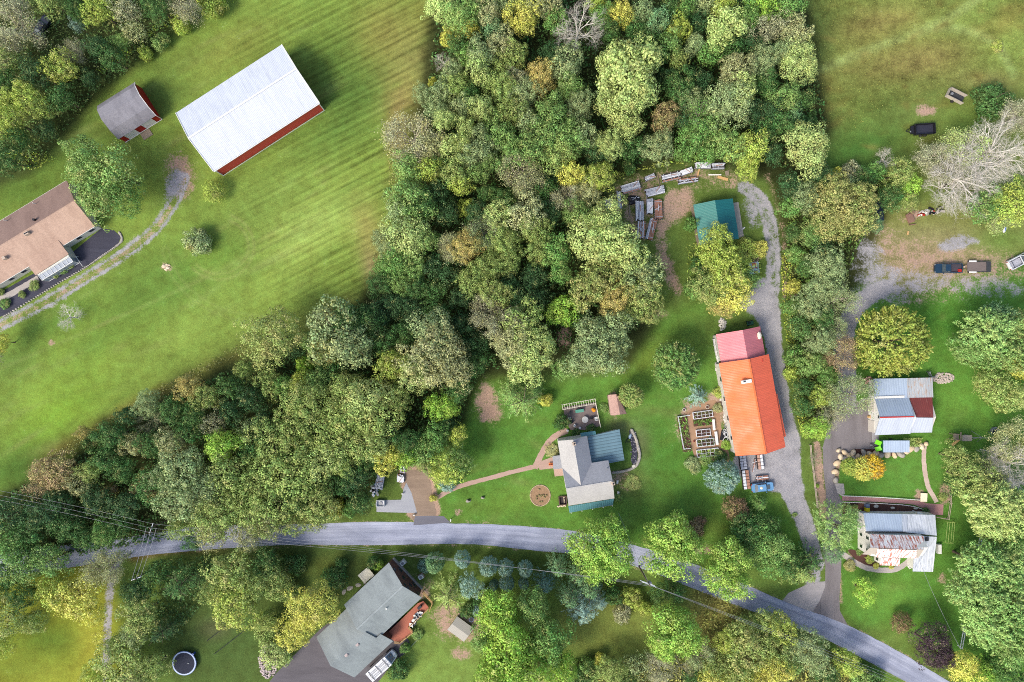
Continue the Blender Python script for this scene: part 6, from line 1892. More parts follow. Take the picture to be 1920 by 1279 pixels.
# ================================================================== THINGS
def T(name, px, py, label, cat, group=None, ang=0):
    g = G(px, py); return thing(name, (g.x, g.y, 0), R(ang), label, cat, group), Frame(g.x, g.y, R(ang))
def round_profile(L, W, c):
    """top view outline of a car body with rounded corners"""
    return [(-L / 2 + c, -W / 2), (L / 2 - c * 1.6, -W / 2), (L / 2 - c * .5, -W / 2 + c * .35), (L / 2, -W / 2 + c * 1.3), (L / 2, W / 2 - c * 1.3), (L / 2 - c * .5, W / 2 - c * .35), (L / 2 - c * 1.6, W / 2), (-L / 2 + c, W / 2), (-L / 2, W / 2 - c), (-L / 2, -W / 2 + c)]
def carpaint(name, col):
    if name in MATS: return MATS[name]
    m = plain(name, col, .28, .05, 2, .5); m.node_tree.nodes['Principled BSDF'].inputs['Coat Weight'].default_value = .5; return m
def vehicle(kind, px, py, ang, Lc, Wc, paint, label, cat, name, load=None):
    """front points along local +x"""
    t, F = T(name, px, py, label, cat, None, ang)
    # body: stacked outlines, narrower sill and shoulder
    mb = MB(F.M); secs = [(.32, .97), (.55, 1.0), (.82, 1.0), (.98, .94)]
    ring_ = []
    for z, k in secs: ring_.append([(x * (1 - (1 - k) * .5), y * k, z) for x, y in round_profile(Lc, Wc, .28)])
    n = len(ring_[0]); vs = [v for r_ in ring_ for v in r_]; fs = []
    for a in range(3): fs += [(a * n + i, a * n + (i + 1) % n, (a + 1) * n + (i + 1) % n, (a + 1) * n + i) for i in range(n)]
    fs += [tuple(range(n - 1, -1, -1)), tuple(range(3 * n, 4 * n))]
    mb.add(vs, fs); body = mb.build('body', paint, t)
    if kind == 'pickup':
        ca, cb = -Lc * .04, Lc * .24        # cab from ca to cb
        bx0, bx1 = -Lc / 2 + .12, ca - .12
        MB(F.M).box((bx0 + bx1) / 2, 0, .985, bx1 - bx0, Wc - .34, .04).build('bed', load or darkgrey, t)
        mb = MB(F.M)
        for s in (-1, 1): mb.box((bx0 + bx1) / 2, s * (Wc / 2 - .1), 1.12, bx1 - bx0 + .2, .14, .26)
        mb.box(bx0 - .02, 0, 1.12, .12, Wc - .2, .26); mb.box(bx1 + .03, 0, 1.12, .1, Wc - .2, .26)
        mb.build('bed_sides', paint, t)
    else: ca, cb = -Lc * .36, Lc * .2
    hw = Wc / 2 - .09; roofz = 1.72 if kind == 'pickup' else 1.45
    inset = .45; ins2 = .3 if kind == 'pickup' else .55
    lo = [(ca, -hw, .97), (cb, -hw, .97), (cb, hw, .97), (ca, hw, .97)]; up = [(ca + ins2, -hw + .2, roofz - .04), (cb - inset, -hw + .2, roofz - .04), (cb - inset, hw - .2, roofz - .04), (ca + ins2, hw - .2, roofz - .04)]
    MB(F.M).add(lo + up, [(3, 2, 1, 0), (4, 5, 6, 7), (0, 1, 5, 4), (1, 2, 6, 5), (2, 3, 7, 6), (3, 0, 4, 7)]).build('windows', darkglass, t)
    MB(F.M).prism([(ca + ins2 - .06, -hw + .18), (cb - inset + .08, -hw + .18), (cb - inset + .14, 0), (cb - inset + .08, hw - .18), (ca + ins2 - .06, hw - .18)], roofz - .05, roofz).build('roof', paint, t)
    mb = MB(F.M)
    for s in (-1, 1):
        mb.tube((cb, s * hw, .98), (cb - inset, s * (hw - .2), roofz - .02), .045, n=5); mb.tube((ca, s * hw, .98), (ca + ins2, s * (hw - .2), roofz - .02), .06, n=5)
        mb.tube(((ca + cb) / 2, s * hw, .98), ((ca + cb) / 2, s * (hw - .2), roofz - .02), .04, n=5)
    mb.build('pillars', paint, t)
    for s in (-1, 1):
        MB(F.M).box(Lc / 2 - .18, s * (Wc / 2 - .34), .78, .2, .36, .18, rz=-s * .35).build('headlight', plain('lamp_glass', C(230, 232, 235), .15, .03), t)
        MB(F.M).box(-Lc / 2 + .05, s * (Wc / 2 - .25), .8, .12, .25, .2).build('tail_light', redp, t)
        MB(F.M).box(cb - .25, s * (Wc / 2 + .1), 1.08, .12, .24, .16).build('mirror', paint, t)
    for sx in (-1, 1):
        for s in (-1, 1):
            x = sx * Lc * .31
            w = MB(F.M).tube((x, s * (Wc / 2 - .22), .34), (x, s * (Wc / 2 + .01), .34), .34, n=18).build('tyre', rubber, t)
            MB(F.M).tube((x, s * (Wc / 2), .34), (x, s * (Wc / 2 + .02), .34), .2, n=12).build('rim', greymetal, w)
    MB(F.M).box(Lc / 2 - .02, 0, .6, .08, Wc * .5, .22).build('grille', blackp, t)
    return t, F
navy = carpaint('navy_paint', C(28, 56, 78)); cblue = carpaint('light_blue_paint', C(108, 158, 200)); cwhite = carpaint('white_car_paint', C(228, 230, 234)); cdark = carpaint('dark_blue_paint', C(30, 38, 56)); cblack = carpaint('black_car_paint', (.012, .012, .018))
t, F = vehicle('pickup', 1773, 504, 180, 5.5, 1.95, navy, 'dark blue pickup with red toolbox in its bed, hitched to the flatbed trailer', 'pickup', 'pickup_truck', plain('bed_liner', C(72, 66, 74), .8, .2))
mb = MB(F.M); mb.box(-2.15, .5, 1.1, .65, .6, .3); mb.box(-2.15, .5, 1.28, .6, .12, .08); mb.build('toolbox', redp, t)
t, F = T('flatbed_trailer', 1829, 501, 'grey plank flatbed trailer with white fenders behind the dark pickup', 'trailer', None, 180)
MB(F.M).box(-.2, 0, .62, 4.6, 2.0, .12).build('deck', boards('trailer_planks', C(124, 112, 108), 'y', .2, .3, .6), t)
mb = MB(F.M); mb.tube((2.1, .5, .5), (3.4, 0, .5), .06); mb.tube((2.1, -.5, .5), (3.4, 0, .5), .06)
for s in (-1, 1): mb.box(-.2, s * 1.02, .68, 4.7, .08, .2)
mb.box(-2.2, 0, .72, .9, 2.05, .1); mb.build('frame', darkgrey, t)
for s in (-1, 1):
    MB(F.M).box(1.1, s * 1.12, .8, 1.5, .3, .1).build('fender', white, t)
    for x in (.75, 1.45): MB(F.M).tube((x, s * 1.02, .33), (x, s * 1.24, .33), .33, n=16).build('wheel', rubber, t)
MB(F.M).disc(2.75, 0, .5, .75, .18).build('jack', plain('pale_brick', C(198, 178, 160), .9, .15), t)
t, F = vehicle('pickup', 1911, 487, 27, 6.2, 2.1, cwhite, 'white truck at the right edge, parked on the dry grass', 'truck', 'white_truck', plain('truck_bed_load', C(176, 176, 184), .6, .25))
mb = MB(F.M)
for s in (-1, 1): mb.box(-1.6, s * .7, 1.35, 1.9, .06, .06)
mb.box(-.7, 0, 1.35, .06, 1.4, .06); mb.box(-2.5, 0, 1.35, .06, 1.4, .06)
for x, y in ((-.7, .7), (-.7, -.7), (-2.5, .7), (-2.5, -.7)): mb.box(x, y, 1.15, .06, .06, .4)
mb.build('bed_rack', blackp, t)
vehicle('car', 1643, 397, 96, 4.6, 1.85, cdark, 'dark blue car half under the olive and orange tree', 'car', 'dark_car')
t, F = vehicle('car', 1427, 912, 6, 4.5, 1.85, cblue, 'light blue car parked on the gravel below the orange-roofed barn', 'car', 'blue_car')
MB(F.M).box(.95, 0, 1.13, .9, .8, .06).build('hood_scoop', darkglass, t)
MB(F.M).blob(-.45, 0, 1.47, .32, .32, .1, 4, .1).build('roof_bag', offwhite, t)
vehicle('car', 1922, 743, 80, 4.4, 1.85, cdark, 'dark car cut off by the right edge, beside the olive tree', 'car', 'dark_car')
vehicle('car', 84, 52, 60, 4.5, 1.85, cblack, 'black parked car half hidden by the pale tree in the top left corner', 'car', 'black_car')
# ---- white work van with ladder racks
t, F = T('work_van', 719, 1240, 'white work van with ladders on its roof beside the grey-green roofed house', 'van', None, 42)
MB(F.M).prism([(-3.3, -1.1), (1.9, -1.1), (1.9, 1.1), (-3.3, 1.1)], .45, 2.55).build('body', cwhite, t)
MB(F.M).prism([(1.9, -1.05), (3.3, -.85), (3.45, 0), (3.3, .85), (1.9, 1.05)], .45, [2.4, 1.1, 1.1, 1.1, 2.4]).build('cab', cwhite, t)
MB(F.M).add([(2.0, -.85, 2.36), (2.95, -.75, 1.5), (2.95, .75, 1.5), (2.0, .85, 2.36), (2.0, -.85, 2.3), (2.95, -.75, 1.44), (2.95, .75, 1.44), (2.0, .85, 2.3)], [(0, 1, 2, 3), (7, 6, 5, 4), (0, 4, 5, 1), (1, 5, 6, 2), (2, 6, 7, 3), (3, 7, 4, 0)]).build('windshield', darkglass, t)
for y0 in (-.72, .1):
    mb = MB(F.M)
    for y in (y0, y0 + .45): mb.box(-.7, y, 2.78, 4.8, .06, .08)
    for k in range(15): mb.box(-3.0 + k * .33, y0 + .22, 2.78, .05, .45, .05)
    MBo = mb.build('ladder', greymetal, t)
mb = MB(F.M)
for x in (-2.6, -.7, 1.2): mb.box(x, 0, 2.68, .08, 2.0, .08); mb.box(x, -.95, 2.6, .08, .08, .16); mb.box(x, .95, 2.6, .08, .08, .16)
mb.build('rack', blackp, t)
for x, y in ((2.35, .4), (2.35, -.4), (2.75, .35), (2.75, -.35)): MB(F.M).disc(x, y, 2.0 - (x - 2.35) * .7 - .02, 2.16 - (x - 2.35) * .7, .13).build('roof_light', blackp, t)
for x in (-2.2, 2.2):
    for s in (-1, 1): MB(F.M).tube((x, s * .85, .4), (x, s * 1.12, .4), .4, n=18).build('wheel', rubber, t)
# ---- black dump trailer, wooden box, debris
t, F = T('dump_trailer', 1728, 245, 'black box trailer parked on the meadow above the pale bare-twigged tree', 'trailer', None, 184)
mb = MB(F.M); mb.box(0, 0, .6, 4.1, 2.1, .1)
for s in (-1, 1): mb.box(0, s * 1.05, .95, 4.1, .08, .8)
mb.box(-2.05, 0, .95, .08, 2.1, .8); mb.box(2.05, 0, 1.05, .1, 2.1, 1.0); mb.build('box', blackp, t)
MB(F.M).box(0, 0, .67, 3.9, 1.9, .04).build('floor', plain('trailer_floor', C(52, 52, 66), .5, .2), t)
mb = MB(F.M); mb.box(2.5, 0, .9, .6, 1.6, .5); mb.tube((2.1, .7, .55), (3.6, 0, .55), .07); mb.tube((2.1, -.7, .55), (3.6, 0, .55), .07); mb.build('tongue', blackp, t)
MB(F.M).box(2.85, .3, 1.0, .3, .3, .1).build('battery', greymetal, t)
for x in (-.4, .5):
    for s in (-1, 1): MB(F.M).tube((x, s * 1.08, .34), (x, s * 1.3, .34), .34, n=16).build('wheel', rubber, t)
t, F = T('wooden_trailer', 1787, 183, 'small open grey plank trailer standing alone on the meadow', 'trailer', None, -27)
mb = MB(F.M); mb.box(0, 0, .5, 3.6, 1.7, .1)
mb.build('floor', darkgrey, t)
M_pw = boards('pale_planks', C(196, 186, 172), 'z', .25, .2)
for s in (-1, 1): MB(F.M).box(0, s * .88, 1.0, 3.7, .1, 1.0).build('side', M_pw, t)
MB(F.M).box(-1.8, 0, 1.0, .1, 1.7, 1.0).build('end_board', M_pw, t)
MB(F.M).disc(-.9, .1, .55, .95, .28).build('bucket', greymetal, t)
for s in (-1, 1): MB(F.M).tube((0, s * .95, .34), (0, s * 1.15, .34), .34, n=14).build('wheel', rubber, t)
# ---- lumber stacks
M_b1 = plain('grey_boards', C(186, 190, 202), .8, .22, 2.5); M_b2 = plain('rusty_boards', C(178, 130, 110), .85, .2, 2.5); M_b3 = plain('pale_boards', C(226, 228, 234), .7, .12, 2.5); M_b0 = plain('dark_gap', C(66, 58, 60), .9, .2)
def stack(px, py, w, h, ang, lab, seed, rust=.2, cover=False, grp='stacks of old boards in the clearing', hh=.8):
    """w along the boards, h across, photo pixels"""
    t, F = T('board_stack', px, py, lab, 'stack', grp, ang); r = random.Random(seed)
    Lm, Wm = w * K, h * K; n = max(4, int(Wm / .24)); bw = Wm / n
    MB(F.M).box(0, 0, hh * .45, Lm * .96, Wm * .96, hh * .9).build('core', M_b0, t)
    groups = {'boards': (M_b1, MB(F.M)), 'rusty_boards': (M_b2, MB(F.M)), 'pale_boards': (M_b3, MB(F.M))}
    cnt = {k: 0 for k in groups}
    for i in range(n):
        q = r.random()
        if q < .06: continue
        k = 'rusty_boards' if q < .06 + rust else ('pale_boards' if q > .68 else 'boards')
        groups[k][1].box(r.uniform(-.1, .1), -Wm / 2 + bw * (i + .5), hh + r.uniform(0, .06), Lm * r.uniform(.9, 1.02), bw * r.uniform(.78, .93), .06, rz=r.uniform(-.015, .015)); cnt[k] += 1
    for lv in range(1, 3):
        for s in (-1, 1):
            groups['boards'][1].box(0, s * (Wm / 2 - bw * .4), hh * lv / 3, Lm, bw * .7, .08); cnt['boards'] += 1
    for k in range(3 if Lm > 3 else 2): groups['boards'][1].box(-Lm * .38 + k * Lm * .38, 0, hh + .1, .1, Wm, .05)
    for k, (m, mb) in groups.items():
        if cnt[k]: mb.build(k, m, t)
    if cover:
        MB(F.M).box(-Lm * .1, 0, hh + .17, Lm * .7, Wm * .9, .03).build('cover_sheet', M_b3, t)
    for k in range(r.randint(1, 3)):
        a = r.uniform(-1.2, 1.2); MB(F.M).box(r.uniform(-.3, .3) * Lm, r.uniform(-.2, .2) * Wm, hh + .2 + k * .05, min(Lm, 2.2) * .6, .1, .05, rz=a).build('loose_board', M_b3 if k else M_b2, t)
stack(1182, 353, 37, 16, 16, 'wide grey board stack at the upper left, above the black tarp heap', 1, .1)
stack(1227, 360, 36, 14, 14, 'grey board stack between the black tarp heap and the pink bare ground', 2, .15)
stack(1257, 332.5, 35, 14, 13, 'long grey board stack with rusty scrap lying on top', 3, .35)
stack(1286, 323, 24, 10, 20, 'small white-covered stack leaning up at the end of the scrap-topped one', 4, .1, True)
stack(1288, 340, 36, 9, 8, 'thin grey stack with orange-brown boards above the pink bare ground', 5, .3)
stack(1316, 312, 29, 11, -1, 'pale sheet-covered stack at the top of the clearing', 6, .05, True)
stack(1345, 313, 24, 11, 2, 'grey board stack partly under the tree at the top right of the clearing', 7, .05)
stack(1217, 334, 20, 8, 23, 'short narrow stack in the weeds above the thin poles', 8, .05)
stack(1160, 376, 32, 7, 95, 'narrow upright stack at the left edge of the clearing', 9, .0)
stack(1198, 396, 37, 15, 91, 'rust-striped board stack below the black tarp heap', 10, .5)
stack(1217, 388, 29, 12, 90, 'pale grey stack standing between two rusty ones', 11, .0, True)
stack(1233, 394, 37, 14, 93, 'rust-marked board stack next to the pink bare ground', 12, .45)
stack(1220, 431, 40, 14, 76, 'long brown-striped stack, lowest of the stacks in the clearing', 13, .45)
stack(1201, 432, 32, 14, 87, 'grey board stack half under the pale green tree', 14, .1)
stack(1140, 383, 18, 12, 95, 'grey stack half hidden under the wood at the left edge of the clearing', 15, .1)
t, F = T('tarp_heap', 1188, 374, 'black tarp heap between the grey board stacks', 'tarp', None, 5)
mb = MB(F.M); mb.blob(0, 0, .15, 1.3, .9, .45, 3, .2, 12, 6); mb.blob(-.7, -.6, .1, .7, .6, .35, 4, .2, 10, 5); mb.build('tarp', blackp, t)
mb = MB(F.M); mb.box(.1, .1, .66, 1.1, .08, .05, rz=.6); mb.box(-.1, .2, .68, .9, .06, .05, rz=-.3); mb.box(.9, .2, .5, .4, .2, .05); mb.build('sticks', M_b3, t)
t, F = T('rack_of_poles', 1221, 346, 'frame of thin poles laid out between the upper stacks', 'frame', None, 15)
mb = MB(F.M)
for y in (.75, -.75): mb.tube((-2.0, y, .12), (1.8, y, .12), .06)
mb.tube((1.5, -1.6, .2), (1.7, 1.5, .2), .06); mb.build('poles', wood, t)
for (px, py, w, h, a, lab, m) in ((1355, 334.5, 20, 5, -16, 'light orange plank lying on the ground left of the tree', newwood), (1309, 325, 18, 2.4, 76, 'single light board slanting between two stacks', newwood), (1340, 328, 24, 2.2, 0, 'long thin white pipe beside the light orange plank', white), (1363, 325, 7, 9, 10, 'square brown board under the tree edge', wood), (1180, 395, 2, 22, 3, 'thin pole standing off the rust-striped stack', wood), (1702, 437, 3, 7, -15, 'small orange board in the grass below the rusty scrap', newwood), (1391, 431, 14, 2.2, 42, 'white board leaning on the slab by the teal roof', white)):
    t, F = T('plank', px, py, lab, 'plank', 'loose planks', a); MB(F.M).box(0, 0, .09, w * K, h * K, .14).build('board', m, t)
# racks at the orange barn
def crate_row(px, py, w, h, ang, lab, nx, ny, seed, m1, m2, grp):
    t, F = T('rack', px, py, lab, 'rack', grp, ang); r = random.Random(seed); Lm, Wm = w * K, h * K
    MB(F.M).box(0, 0, .4, Lm * .97, Wm * .95, .8).build('core', M_b0, t)
    a = MB(F.M); b2 = MB(F.M)
    for i in range(nx):
        for j in range(ny):
            (a if (j % 2 == 0) else b2).box(-Lm / 2 + Lm / nx * (i + .5), -Wm / 2 + Wm / ny * (j + .5), .84 + r.uniform(0, .05), Lm / nx * .84, Wm / ny * .84, .1)
    a.build('pale_slabs', m1, t)
    if ny > 1: b2.build('brown_slabs', m2, t)
M_b4 = plain('pinkish_boards', C(196, 158, 140), .85, .15, 2.5)
crate_row(1391, 866, 26, 12, 97, 'grey slatted rack against the lower end of the orange roof, left of two', 5, 2, 1, M_b1, M_b1, 'racks by the orange barn')
crate_row(1396.5, 898, 36, 13, 97, 'long rack of white slabs beside the round blue spruce', 6, 2, 2, M_b2, M_b3, 'racks by the orange barn')
crate_row(1423, 865, 28, 11, 97, 'rack of tan slabs below the orange roof, right of two', 4, 2, 3, M_b3, M_b4, 'racks by the orange barn')
stack(1428, 896, 24, 10, 4, 'pinkish pallet stack above the light blue car', 31, .6, False, 'racks by the orange barn', .5)
stack(1413, 872, 24, 3, 80, 'narrow bundle of tan boards between the two slab racks', 33, .5, False, 'racks by the orange barn', .3)
# junk by the parking slab
stack(713, 903, 26, 15, 80, 'weathered grey stack half under the yellow tree beside the parking slab', 41, .05, False, 'junk beside the parking slab')
stack(756, 879, 14, 9, 88, 'upper grey pallet stack left of the brown gravel lot', 42, .05, False, 'junk beside the parking slab', .5)
stack(752, 896, 15, 14, 88, 'lower pale pallet stack left of the brown gravel lot', 43, .05, True, 'junk beside the parking slab', .5)
t, F = T('crate', 714, 943, 'pale open crate at the left end of the parking slab', 'crate', None, 0)
mb = MB(F.M); mb.box(0, 0, .1, 1.6, 1.2, .2)
for s in (-1, 1): mb.box(0, s * .62, .4, 1.7, .1, .8); mb.box(s * .8, 0, .4, .1, 1.2, .8)
mb.build('box', M_b3, t); MB(F.M).disc(0, 0, .2, .5, .35).build('drum', greymetal, t)
t, F = T('scrap_heap', 706, 917, 'blue and white metal scrap heap below the weathered grey stack', 'scrap', None, 20)
r = random.Random(4)
for k, (m, nmx) in enumerate(((cblue, 'blue_sheet'), (cwhite, 'white_sheet'), (greymetal, 'grey_sheet'), (blackp, 'dark_part'), (M_b3, 'pale_board'))):
    mb = MB(F.M)
    for q in range(3): mb.box(r.uniform(-1.1, 1.1), r.uniform(-1, 1), .25 + .12 * k, r.uniform(.5, 1.1), r.uniform(.15, .5), .12, rz=r.uniform(0, 3))
    mb.build(nmx, m, t)
# log pile and pallets by the gravel bend
t, F = T('log_pile', 1416, 480, 'heap of split logs beside the gravel lane bend', 'logs')
r = random.Random(6); mb = MB(F.M)
for k in range(34):
    a = r.uniform(0, 3.14); x, y = r.gauss(0, .55), r.gauss(0, .6); z = .12 + r.random() * .5; d = Vector((math.cos(a), math.sin(a), 0)) * .28
    mb.tube(Vector((x, y, z)) - d, Vector((x, y, z)) + d, .09, n=6)
mb.build('logs', plain('log_wood', C(170, 146, 130), .9, .35, 4), t)
t, F = T('pallet_pile', 1412, 503, 'pale blue pallet pile with red panels, right of the yellow tree', 'pallets', None, 8)
mb = MB(F.M)
for k in range(6): mb.box(-.9 + k * .36, 0, .5, .28, 2.4, .1)
mb.box(0, .9, .42, 2.3, .3, .1); mb.box(0, -.9, .42, 2.3, .3, .1); mb.box(0, 0, .2, 2.0, 2.0, .4); mb.build('slats', plain('pale_blue_wood', C(184, 208, 214), .7, .12), t)
mb = MB(F.M); mb.box(.05, .75, .6, .8, .6, .06); mb.box(.25, -.85, .6, .7, .45, .06); mb.box(.1, 0, .6, 1.2, .12, .06); mb.build('red_panels', plain('faded_red', C(206, 96, 82), .7, .1), t)
# debris by the dead tree
t, F = T('debris_pile', 1744, 397, 'white and red sheet-metal debris under the silver-white dead tree', 'debris', None, 12)
r = random.Random(9)
for k, (m, nmx) in enumerate(((white, 'white_sheet'), (redp, 'red_part'), (greystone, 'rubble'), (blackp, 'dark_part'))):
    mb = MB(F.M)
    for q in range(6 if k != 2 else 12):
        x = r.uniform(-2.2, 2.4) if k == 2 else r.uniform(-2.4, .8)
        mb.box(x + (2 if k == 3 else 0), r.uniform(-.6, .6), .12 + .05 * k, r.uniform(.3, 1.2), r.uniform(.12, .5), .1, rz=r.uniform(-.6, .8))
    mb.build(nmx, m, t)
t, F = T('rusty_frame', 1705, 410, 'brown rusty machine part in the grass left of the debris', 'scrap', None, 20)
mb = MB(F.M); mb.box(0, 0, .3, 1.3, 1.8, .4); mb.box(.7, .9, .45, .6, .7, .5); mb.tube((-.7, -1.2, .3), (.6, -1.5, .3), .1); mb.tube((-.8, .9, .6), (.8, 1.3, .6), .09); mb.build('body', plain('rust', C(140, 108, 94), .9, .25), t)
t, F = T('plastic_sled', 1883, 431, 'small blue and white sled on the grass at the right edge', 'sled', None, 70)
MB(F.M).blob(0, 0, .1, .65, .32, .15, 1, .08, 12, 5).build('shell', cwhite, t); MB(F.M).box(.15, 0, .27, .7, .12, .06, rz=.3).build('stripe', plain('bright_blue', C(50, 100, 200), .4, .05), t)
t, F = T('brush_pile', 1870, 89, 'small heap of grey sticks in the light green patch of the meadow', 'brush'); r = random.Random(2); mb = MB(F.M)
for k in range(26):
    a = r.uniform(0, 6.28); q = Vector((r.gauss(0, .25), r.gauss(0, .2), r.uniform(.05, .35))); d = Vector((math.cos(a), math.sin(a), r.uniform(-.1, .2))) * r.uniform(.4, .9); mb.tube(q - d, q + d, .04, n=4)
mb.build('sticks', plain('stick_wood', C(150, 128, 120), .9, .3), t)
t, F = T('rock_cluster', 312, 501, 'small pale rock cluster in the mown field below the grey-green bush', 'rocks'); mb = MB(F.M)
for k, (x, y, s) in enumerate(((-.5, .2, .5), (.3, -.1, .45), (.1, .5, .3), (.6, .4, .25), (-.1, -.5, .3))): mb.blob(x, y, .05, s, s * .8, s * .4, k, .2)
mb.build('rocks', stone, t)
# ---- boulders: wall below the barn and along the bend, stone pile
spots = [(1565, 884, 9, 7), (1569, 868, 10, 8), (1566, 900, 8, 7), (1575, 856, 8, 7), (1583, 848, 9, 6), (1590, 853, 6, 6), (1598, 849, 9, 7), (1607, 855, 7, 5), (1618, 848, 9, 6), (1629, 850, 8, 6), (1641, 849, 9, 7), (1651, 853, 8, 7), (1663, 851, 12, 8), (1676, 853, 9, 6), (1688, 852, 11, 8), (1699, 846, 9, 8), (1706, 841, 11, 9), (1717, 841, 9, 7), (1727, 837, 9, 7), (1735, 832, 6, 6), (1697, 835, 6, 5), (1571, 844, 6, 5)]
where = ['at its lower left end', 'at the wall\'s left corner', 'lowest on the left', 'just right of the corner', 'small and grey, third from the corner', 'tucked behind the row', 'pale, left of the golden bush top', 'low and flat above the bush', 'above the golden half of the bush', 'above the orange half of the bush', 'pale, left of the white-blue trailer', 'grey, below the trailer\'s left end', 'largest orange one below the trailer', 'below the middle of the trailer', 'below the right end of the trailer', 'right of the trailer', 'among the grasses', 'right of the grasses', 'near the stepping path', 'at the right end by the path', 'small, behind the row', 'small, above the left corner']
for i, (x, y, a, b_) in enumerate(spots):
    t, F = T('boulder', x, y, 'boulder of the rock wall, ' + where[i], 'boulder', 'boulders of the rock wall', i * 37)
    MB(F.M).blob(0, 0, .22, a * K * .78, b_ * K * .74, .45, i, .16, 10, 6).build('rock', [stone, plain('orange_stone', C(224, 200, 166), .9, .15), greystone][i % 3 if i % 5 else 1], t, smooth=True)
def stonefield(name, label, cat, px, py, rx, ry, n, smin, smax, mat, seed, shape=None):
    t, F = T(name, px, py, label, cat); r = random.Random(seed); mb = MB(F.M)
    for k in range(n):
        a = r.uniform(0, 6.28); q = math.sqrt(r.random()); s = r.uniform(smin, smax)
        mb.blob(math.cos(a) * q * rx * K, math.sin(a) * q * ry * K, .08 + r.random() * .25 * (1 - q), s, s * r.uniform(.6, 1), s * .6, k, .2, 6, 4)
    mb.build('stones', mat, t); return t
stonefield('stone_pile', 'pile of pale field stones at the right end of the metal-roofed barn', 'stones', 1768, 709, 21, 10, 150, .14, .32, plain('mixed_stone', C(196, 182, 170), .95, .4, 3), 1)
stonefield('rock_bed', 'bed of pale rocks beside the dark driveway at the bottom', 'rocks', 503, 1238, 18, 34, 320, .12, .3, plain('pale_rocks', C(198, 182, 178), .95, .3, 3), 2)
stonefield('stone_circle', 'small ring of flat stones at the upper left corner of the metal-roofed barn', 'stones', 1627, 713, 9, 7, 40, .12, .26, M_b4, 3)
stonefield('rubble_pile', 'white rubble heap above the pink roof', 'rubble', 1354, 608, 6, 12, 70, .12, .34, plain('white_rubble', C(206, 200, 190), .95, .35, 3), 4)
# ---- white-blue cargo trailer with lime doors
t, F = T('cargo_trailer', 1668, 834, 'cargo trailer with pale blue roof and two open lime green doors', 'trailer', None, 0)
MB(F.M).box(.1, 0, 1.3, 5.2, 2.3, 1.9).build('body', plain('dark_green_paint', C(36, 92, 58), .5, .1), t)
MB(F.M).box(.1, 0, 2.29, 5.3, 2.4, .08).build('roof', M_m1, t)
for s in (-1, 1): MB(F.M).box(-3.05, s * .62, 1.35, 1.15, .9, .1, rz=-s * .45, tilt=-.5).build('open_door', plain('lime_paint', C(126, 230, 30), .5, .05), t)
mb = MB(F.M); mb.tube((-2.5, .6, .5), (-4.0, 0, .5), .07); mb.tube((-2.5, -.6, .5), (-4.0, 0, .5), .07); mb.build('tongue', darkgrey, t)
MB(F.M).box(-4.1, 0, .55, .5, .25, .2).build('hitch', greymetal, t)
for s in (-1, 1): MB(F.M).tube((0, s * 1.15, .36), (0, s * 1.35, .36), .36, n=14).build('wheel', rubber, t)
t, F = T('milk_barrel', 1629, 781, 'round tan barrel at the left wall of the metal-roofed barn', 'barrel'); MB(F.M).disc(0, 0, 0, .9, .34, 16).build('staves', newwood, t); MB(F.M).disc(0, 0, .9, .94, .26, 16).build('lid', plain('lid', C(206, 150, 120), .7, .1), t)
t, F = T('hay_grass_bed', 1709, 829, 'bed of pale ornamental grass between the cargo trailer and the boulders', 'plants')
V, Q = leaf_quads(*(lambda r: (np.stack([r.uniform(-1.9, 1.9, 700), r.uniform(-.9, .9, 700), r.uniform(.1, .7, 700)], 1), r.normal(size=(700, 3)) + [0, 0, 1], .5 * r.uniform(.6, 1.3, 700)))(np.random.default_rng(3)), .18)
o = bpy.data.objects.new('leaves', leaf_obj_mesh('leaves', V, Q)); link(o); o.parent = t; o.color = (*C(150, 172, 96, k=1.2), .1)
# ---- play set, tub, swing frames
t, F = T('play_set', 1797, 818, 'weathered wooden play set with tan slide and long swing beam', 'play set', None, 0)
mb = MB(F.M)
for x in (-1.9, -.9): 
    for y in (-.5, .6): mb.box(x, y, 1.0, .12, .12, 2.0)
mb.box(-1.4, .05, 1.4, 1.1, 1.2, .08); mb.box(-1.9, .05, 1.9, .08, 1.2, .08); mb.box(-1.4, .62, 1.9, 1.0, .08, .08); mb.box(-1.4, -.5, 1.9, 1.0, .08, .08); mb.box(-.75, .3, 1.9, .2, 1.6, .12); mb.build('tower', wood, t)
MB(F.M).box(.4, -.1, 2.1, 1.9, 1.2, .1).build('roof_deck', boards('play_boards', C(168, 158, 146), 'x', .2, .2), t)
mb = MB(F.M); mb.add([(-.9, -.4, 1.4), (-.4, -.5, 1.4), (-1.1, -2.0, .1), (-1.6, -1.7, .1), (-.9, -.4, 1.3), (-.4, -.5, 1.3), (-1.1, -2.0, 0), (-1.6, -1.7, 0)], [(0, 1, 2, 3), (7, 6, 5, 4), (0, 4, 5, 1), (1, 5, 6, 2), (2, 6, 7, 3), (3, 7, 4, 0)]); mb.build('slide', newwood, t)
mb = MB(F.M)
for x in (-.3, 1.2):
    for y in (-.6, .4): mb.box(x, y, 1.05, .1, .1, 2.1)
mb.tube((1.3, 0, 2.1), (6.1, -.1, 2.1), .07); mb.tube((1.3, -.4, 1.9), (3.2, .1, 2.1), .05); mb.tube((2.6, 1.1, 0), (3.5, 0, 2.1), .05); mb.tube((3.9, -1.1, 0), (3.5, 0, 2.1), .05); mb.tube((6.1, 1, 0), (6.1, -.1, 2.1), .05); mb.tube((6.1, -1, 0), (6.1, -.1, 2.1), .05); mb.build('swing_beam', greymetal, t)
